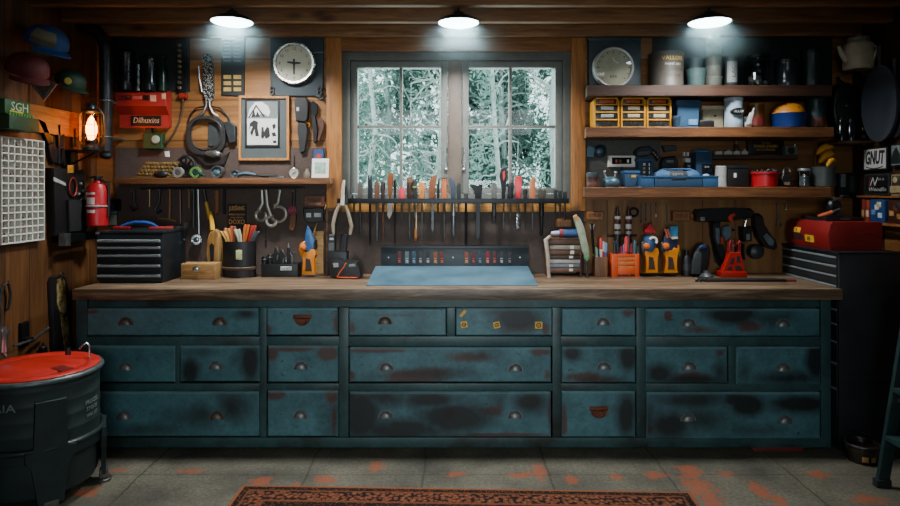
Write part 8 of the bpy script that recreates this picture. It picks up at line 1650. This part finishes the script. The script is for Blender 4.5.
for i, s in enumerate(specs):
    tree('frosted_tree', tl[i] if i < 4 else 'frosted green tree in the blurred thicket outside the window', *s[:6], LEAFS[s[6]], BARK if i < 5 else BARKD, s[7], s[8], 40+i)

w = bpy.data.worlds.new('sky'); SC.world = w; w.use_nodes = True
nt = w.node_tree; bg = nt.nodes['Background']; tc = nt.nodes.new('ShaderNodeTexCoord'); sp = nt.nodes.new('ShaderNodeSeparateXYZ'); L(nt, tc.outputs['Generated'], sp.inputs[0])
L(nt, ramp(nt, sp.outputs[2], [(0, (.70, .86, .86, 1)), (.4, (.86, .96, 1, 1))]), bg.inputs[0]); bg.inputs[1].default_value = 3.6

def light(name, typ, loc, energy, color, rot=(0, 0, 0), **k):
    d = bpy.data.lights.new(name, typ); d.energy = energy; d.color = color
    for a, v in k.items(): setattr(d, a, v)
    o = bpy.data.objects.new(name, d); COL.objects.link(o); o.location = loc; o.rotation_euler = rot; return o
cool = (.86, .97, 1)
for u, v, e in ((232, 22.5, 26), (458.5, 23.5, 30), (709.5, 23, 17)):
    Y = 3.50; light('lamp_light', 'AREA', (X(u, Y), Y, Z(v, Y)-.012), e, (.97, .97, .96), shape='DISK', size=.2, spread=math.radians(150))
light('front_fill', 'AREA', (0.05, -.6, 1.25), 15, (.84, .95, 1), rot=(math.radians(80), 0, 0), shape='RECTANGLE', size=1.6, size_y=.7, spread=math.radians(75))  # added unseen fill behind the camera, aimed at the cabinet fronts
light('high_fill', 'AREA', (0, -.8, 2.45), 19, (.9, .95, 1), rot=(math.radians(35), 0, 0), shape='RECTANGLE', size=2.4, size_y=.6)  # added unseen soft fill from high behind the camera, lifts the blacks
light('window_daylight', 'AREA', (X(457, YB), YB+.16, Z(125, YB)), 14, (.85, .97, 1), rot=(math.radians(-90), 0, 0), shape='RECTANGLE', size=1.3, size_y=.8)
light('lantern_glow', 'POINT', (X(91, 3.74), 3.74, Z(129, 3.74)), 6, (1, .42, .10), shadow_soft_size=.02)

# haze volumes added to stand in for the glow halo round each lamp
m = bpy.data.materials.new('lamp_halo'); m.use_nodes = True; nt = m.node_tree; nt.nodes.remove(nt.nodes['Principled BSDF'])
tc = N(nt, 'ShaderNodeTexCoord'); gr = N(nt, 'ShaderNodeTexGradient', gradient_type='SPHERICAL'); mp = N(nt, 'ShaderNodeMapping'); mp.inputs['Scale'].default_value = (1/.44, 1/.27, 1/.30)
L(nt, tc.outputs['Object'], mp.inputs[0]); L(nt, mp.outputs[0], gr.inputs[0])
pw = N(nt, 'ShaderNodeMath', operation='POWER'); L(nt, gr.outputs['Fac'], pw.inputs[0]); pw.inputs[1].default_value = 2.0
ml = N(nt, 'ShaderNodeMath', operation='MULTIPLY'); L(nt, pw.outputs[0], ml.inputs[0]); ml.inputs[1].default_value = HAZE
vs_ = N(nt, 'ShaderNodeVolumeScatter', Color=(.58, .93, 1, 1), Anisotropy=.1); L(nt, ml.outputs[0], vs_.inputs['Density']); L(nt, vs_.outputs[0], nt.nodes['Material Output'].inputs['Volume'])
for u, v, lb in ((232, 22.5, 'faint haze added for the glow under the lamp left of the window'), (458.5, 23.5, 'faint haze added for the glow under the lamp before the window'), (709.5, 23, 'faint haze added for the glow under the lamp over the shelves')):
    b = B(); Y = 3.50; x, z = X(u, Y), Z(v, Y); b.ball((x, Y, z), .45, 1, .62, .68, seg=20, rings=12); o = link('haze', b, m, org=Vector((x, Y, z))); tag(o, lb, 'haze', kind='stuff')
cam = bpy.data.cameras.new('camera'); co = bpy.data.objects.new('camera', cam); COL.objects.link(co); SC.camera = co
co.location = (0, 0, EH); co.rotation_euler = (PI/2, 0, 0)
cam.sensor_fit = 'HORIZONTAL'; cam.sensor_width = 36; cam.lens = 36*F/900
cam.shift_y = -(253-HV)/900; cam.clip_start = .05; cam.clip_end = 100
SC.view_settings.view_transform = 'AgX'; SC.view_settings.look = 'None'
SC.view_settings.exposure = -.05; SC.cycles.use_denoising = True
SC.cycles.max_bounces = 8; SC.cycles.transparent_max_bounces = 12; SC.cycles.sample_clamp_indirect = 6; SC.cycles.caustics_reflective = False; SC.cycles.caustics_refractive = False
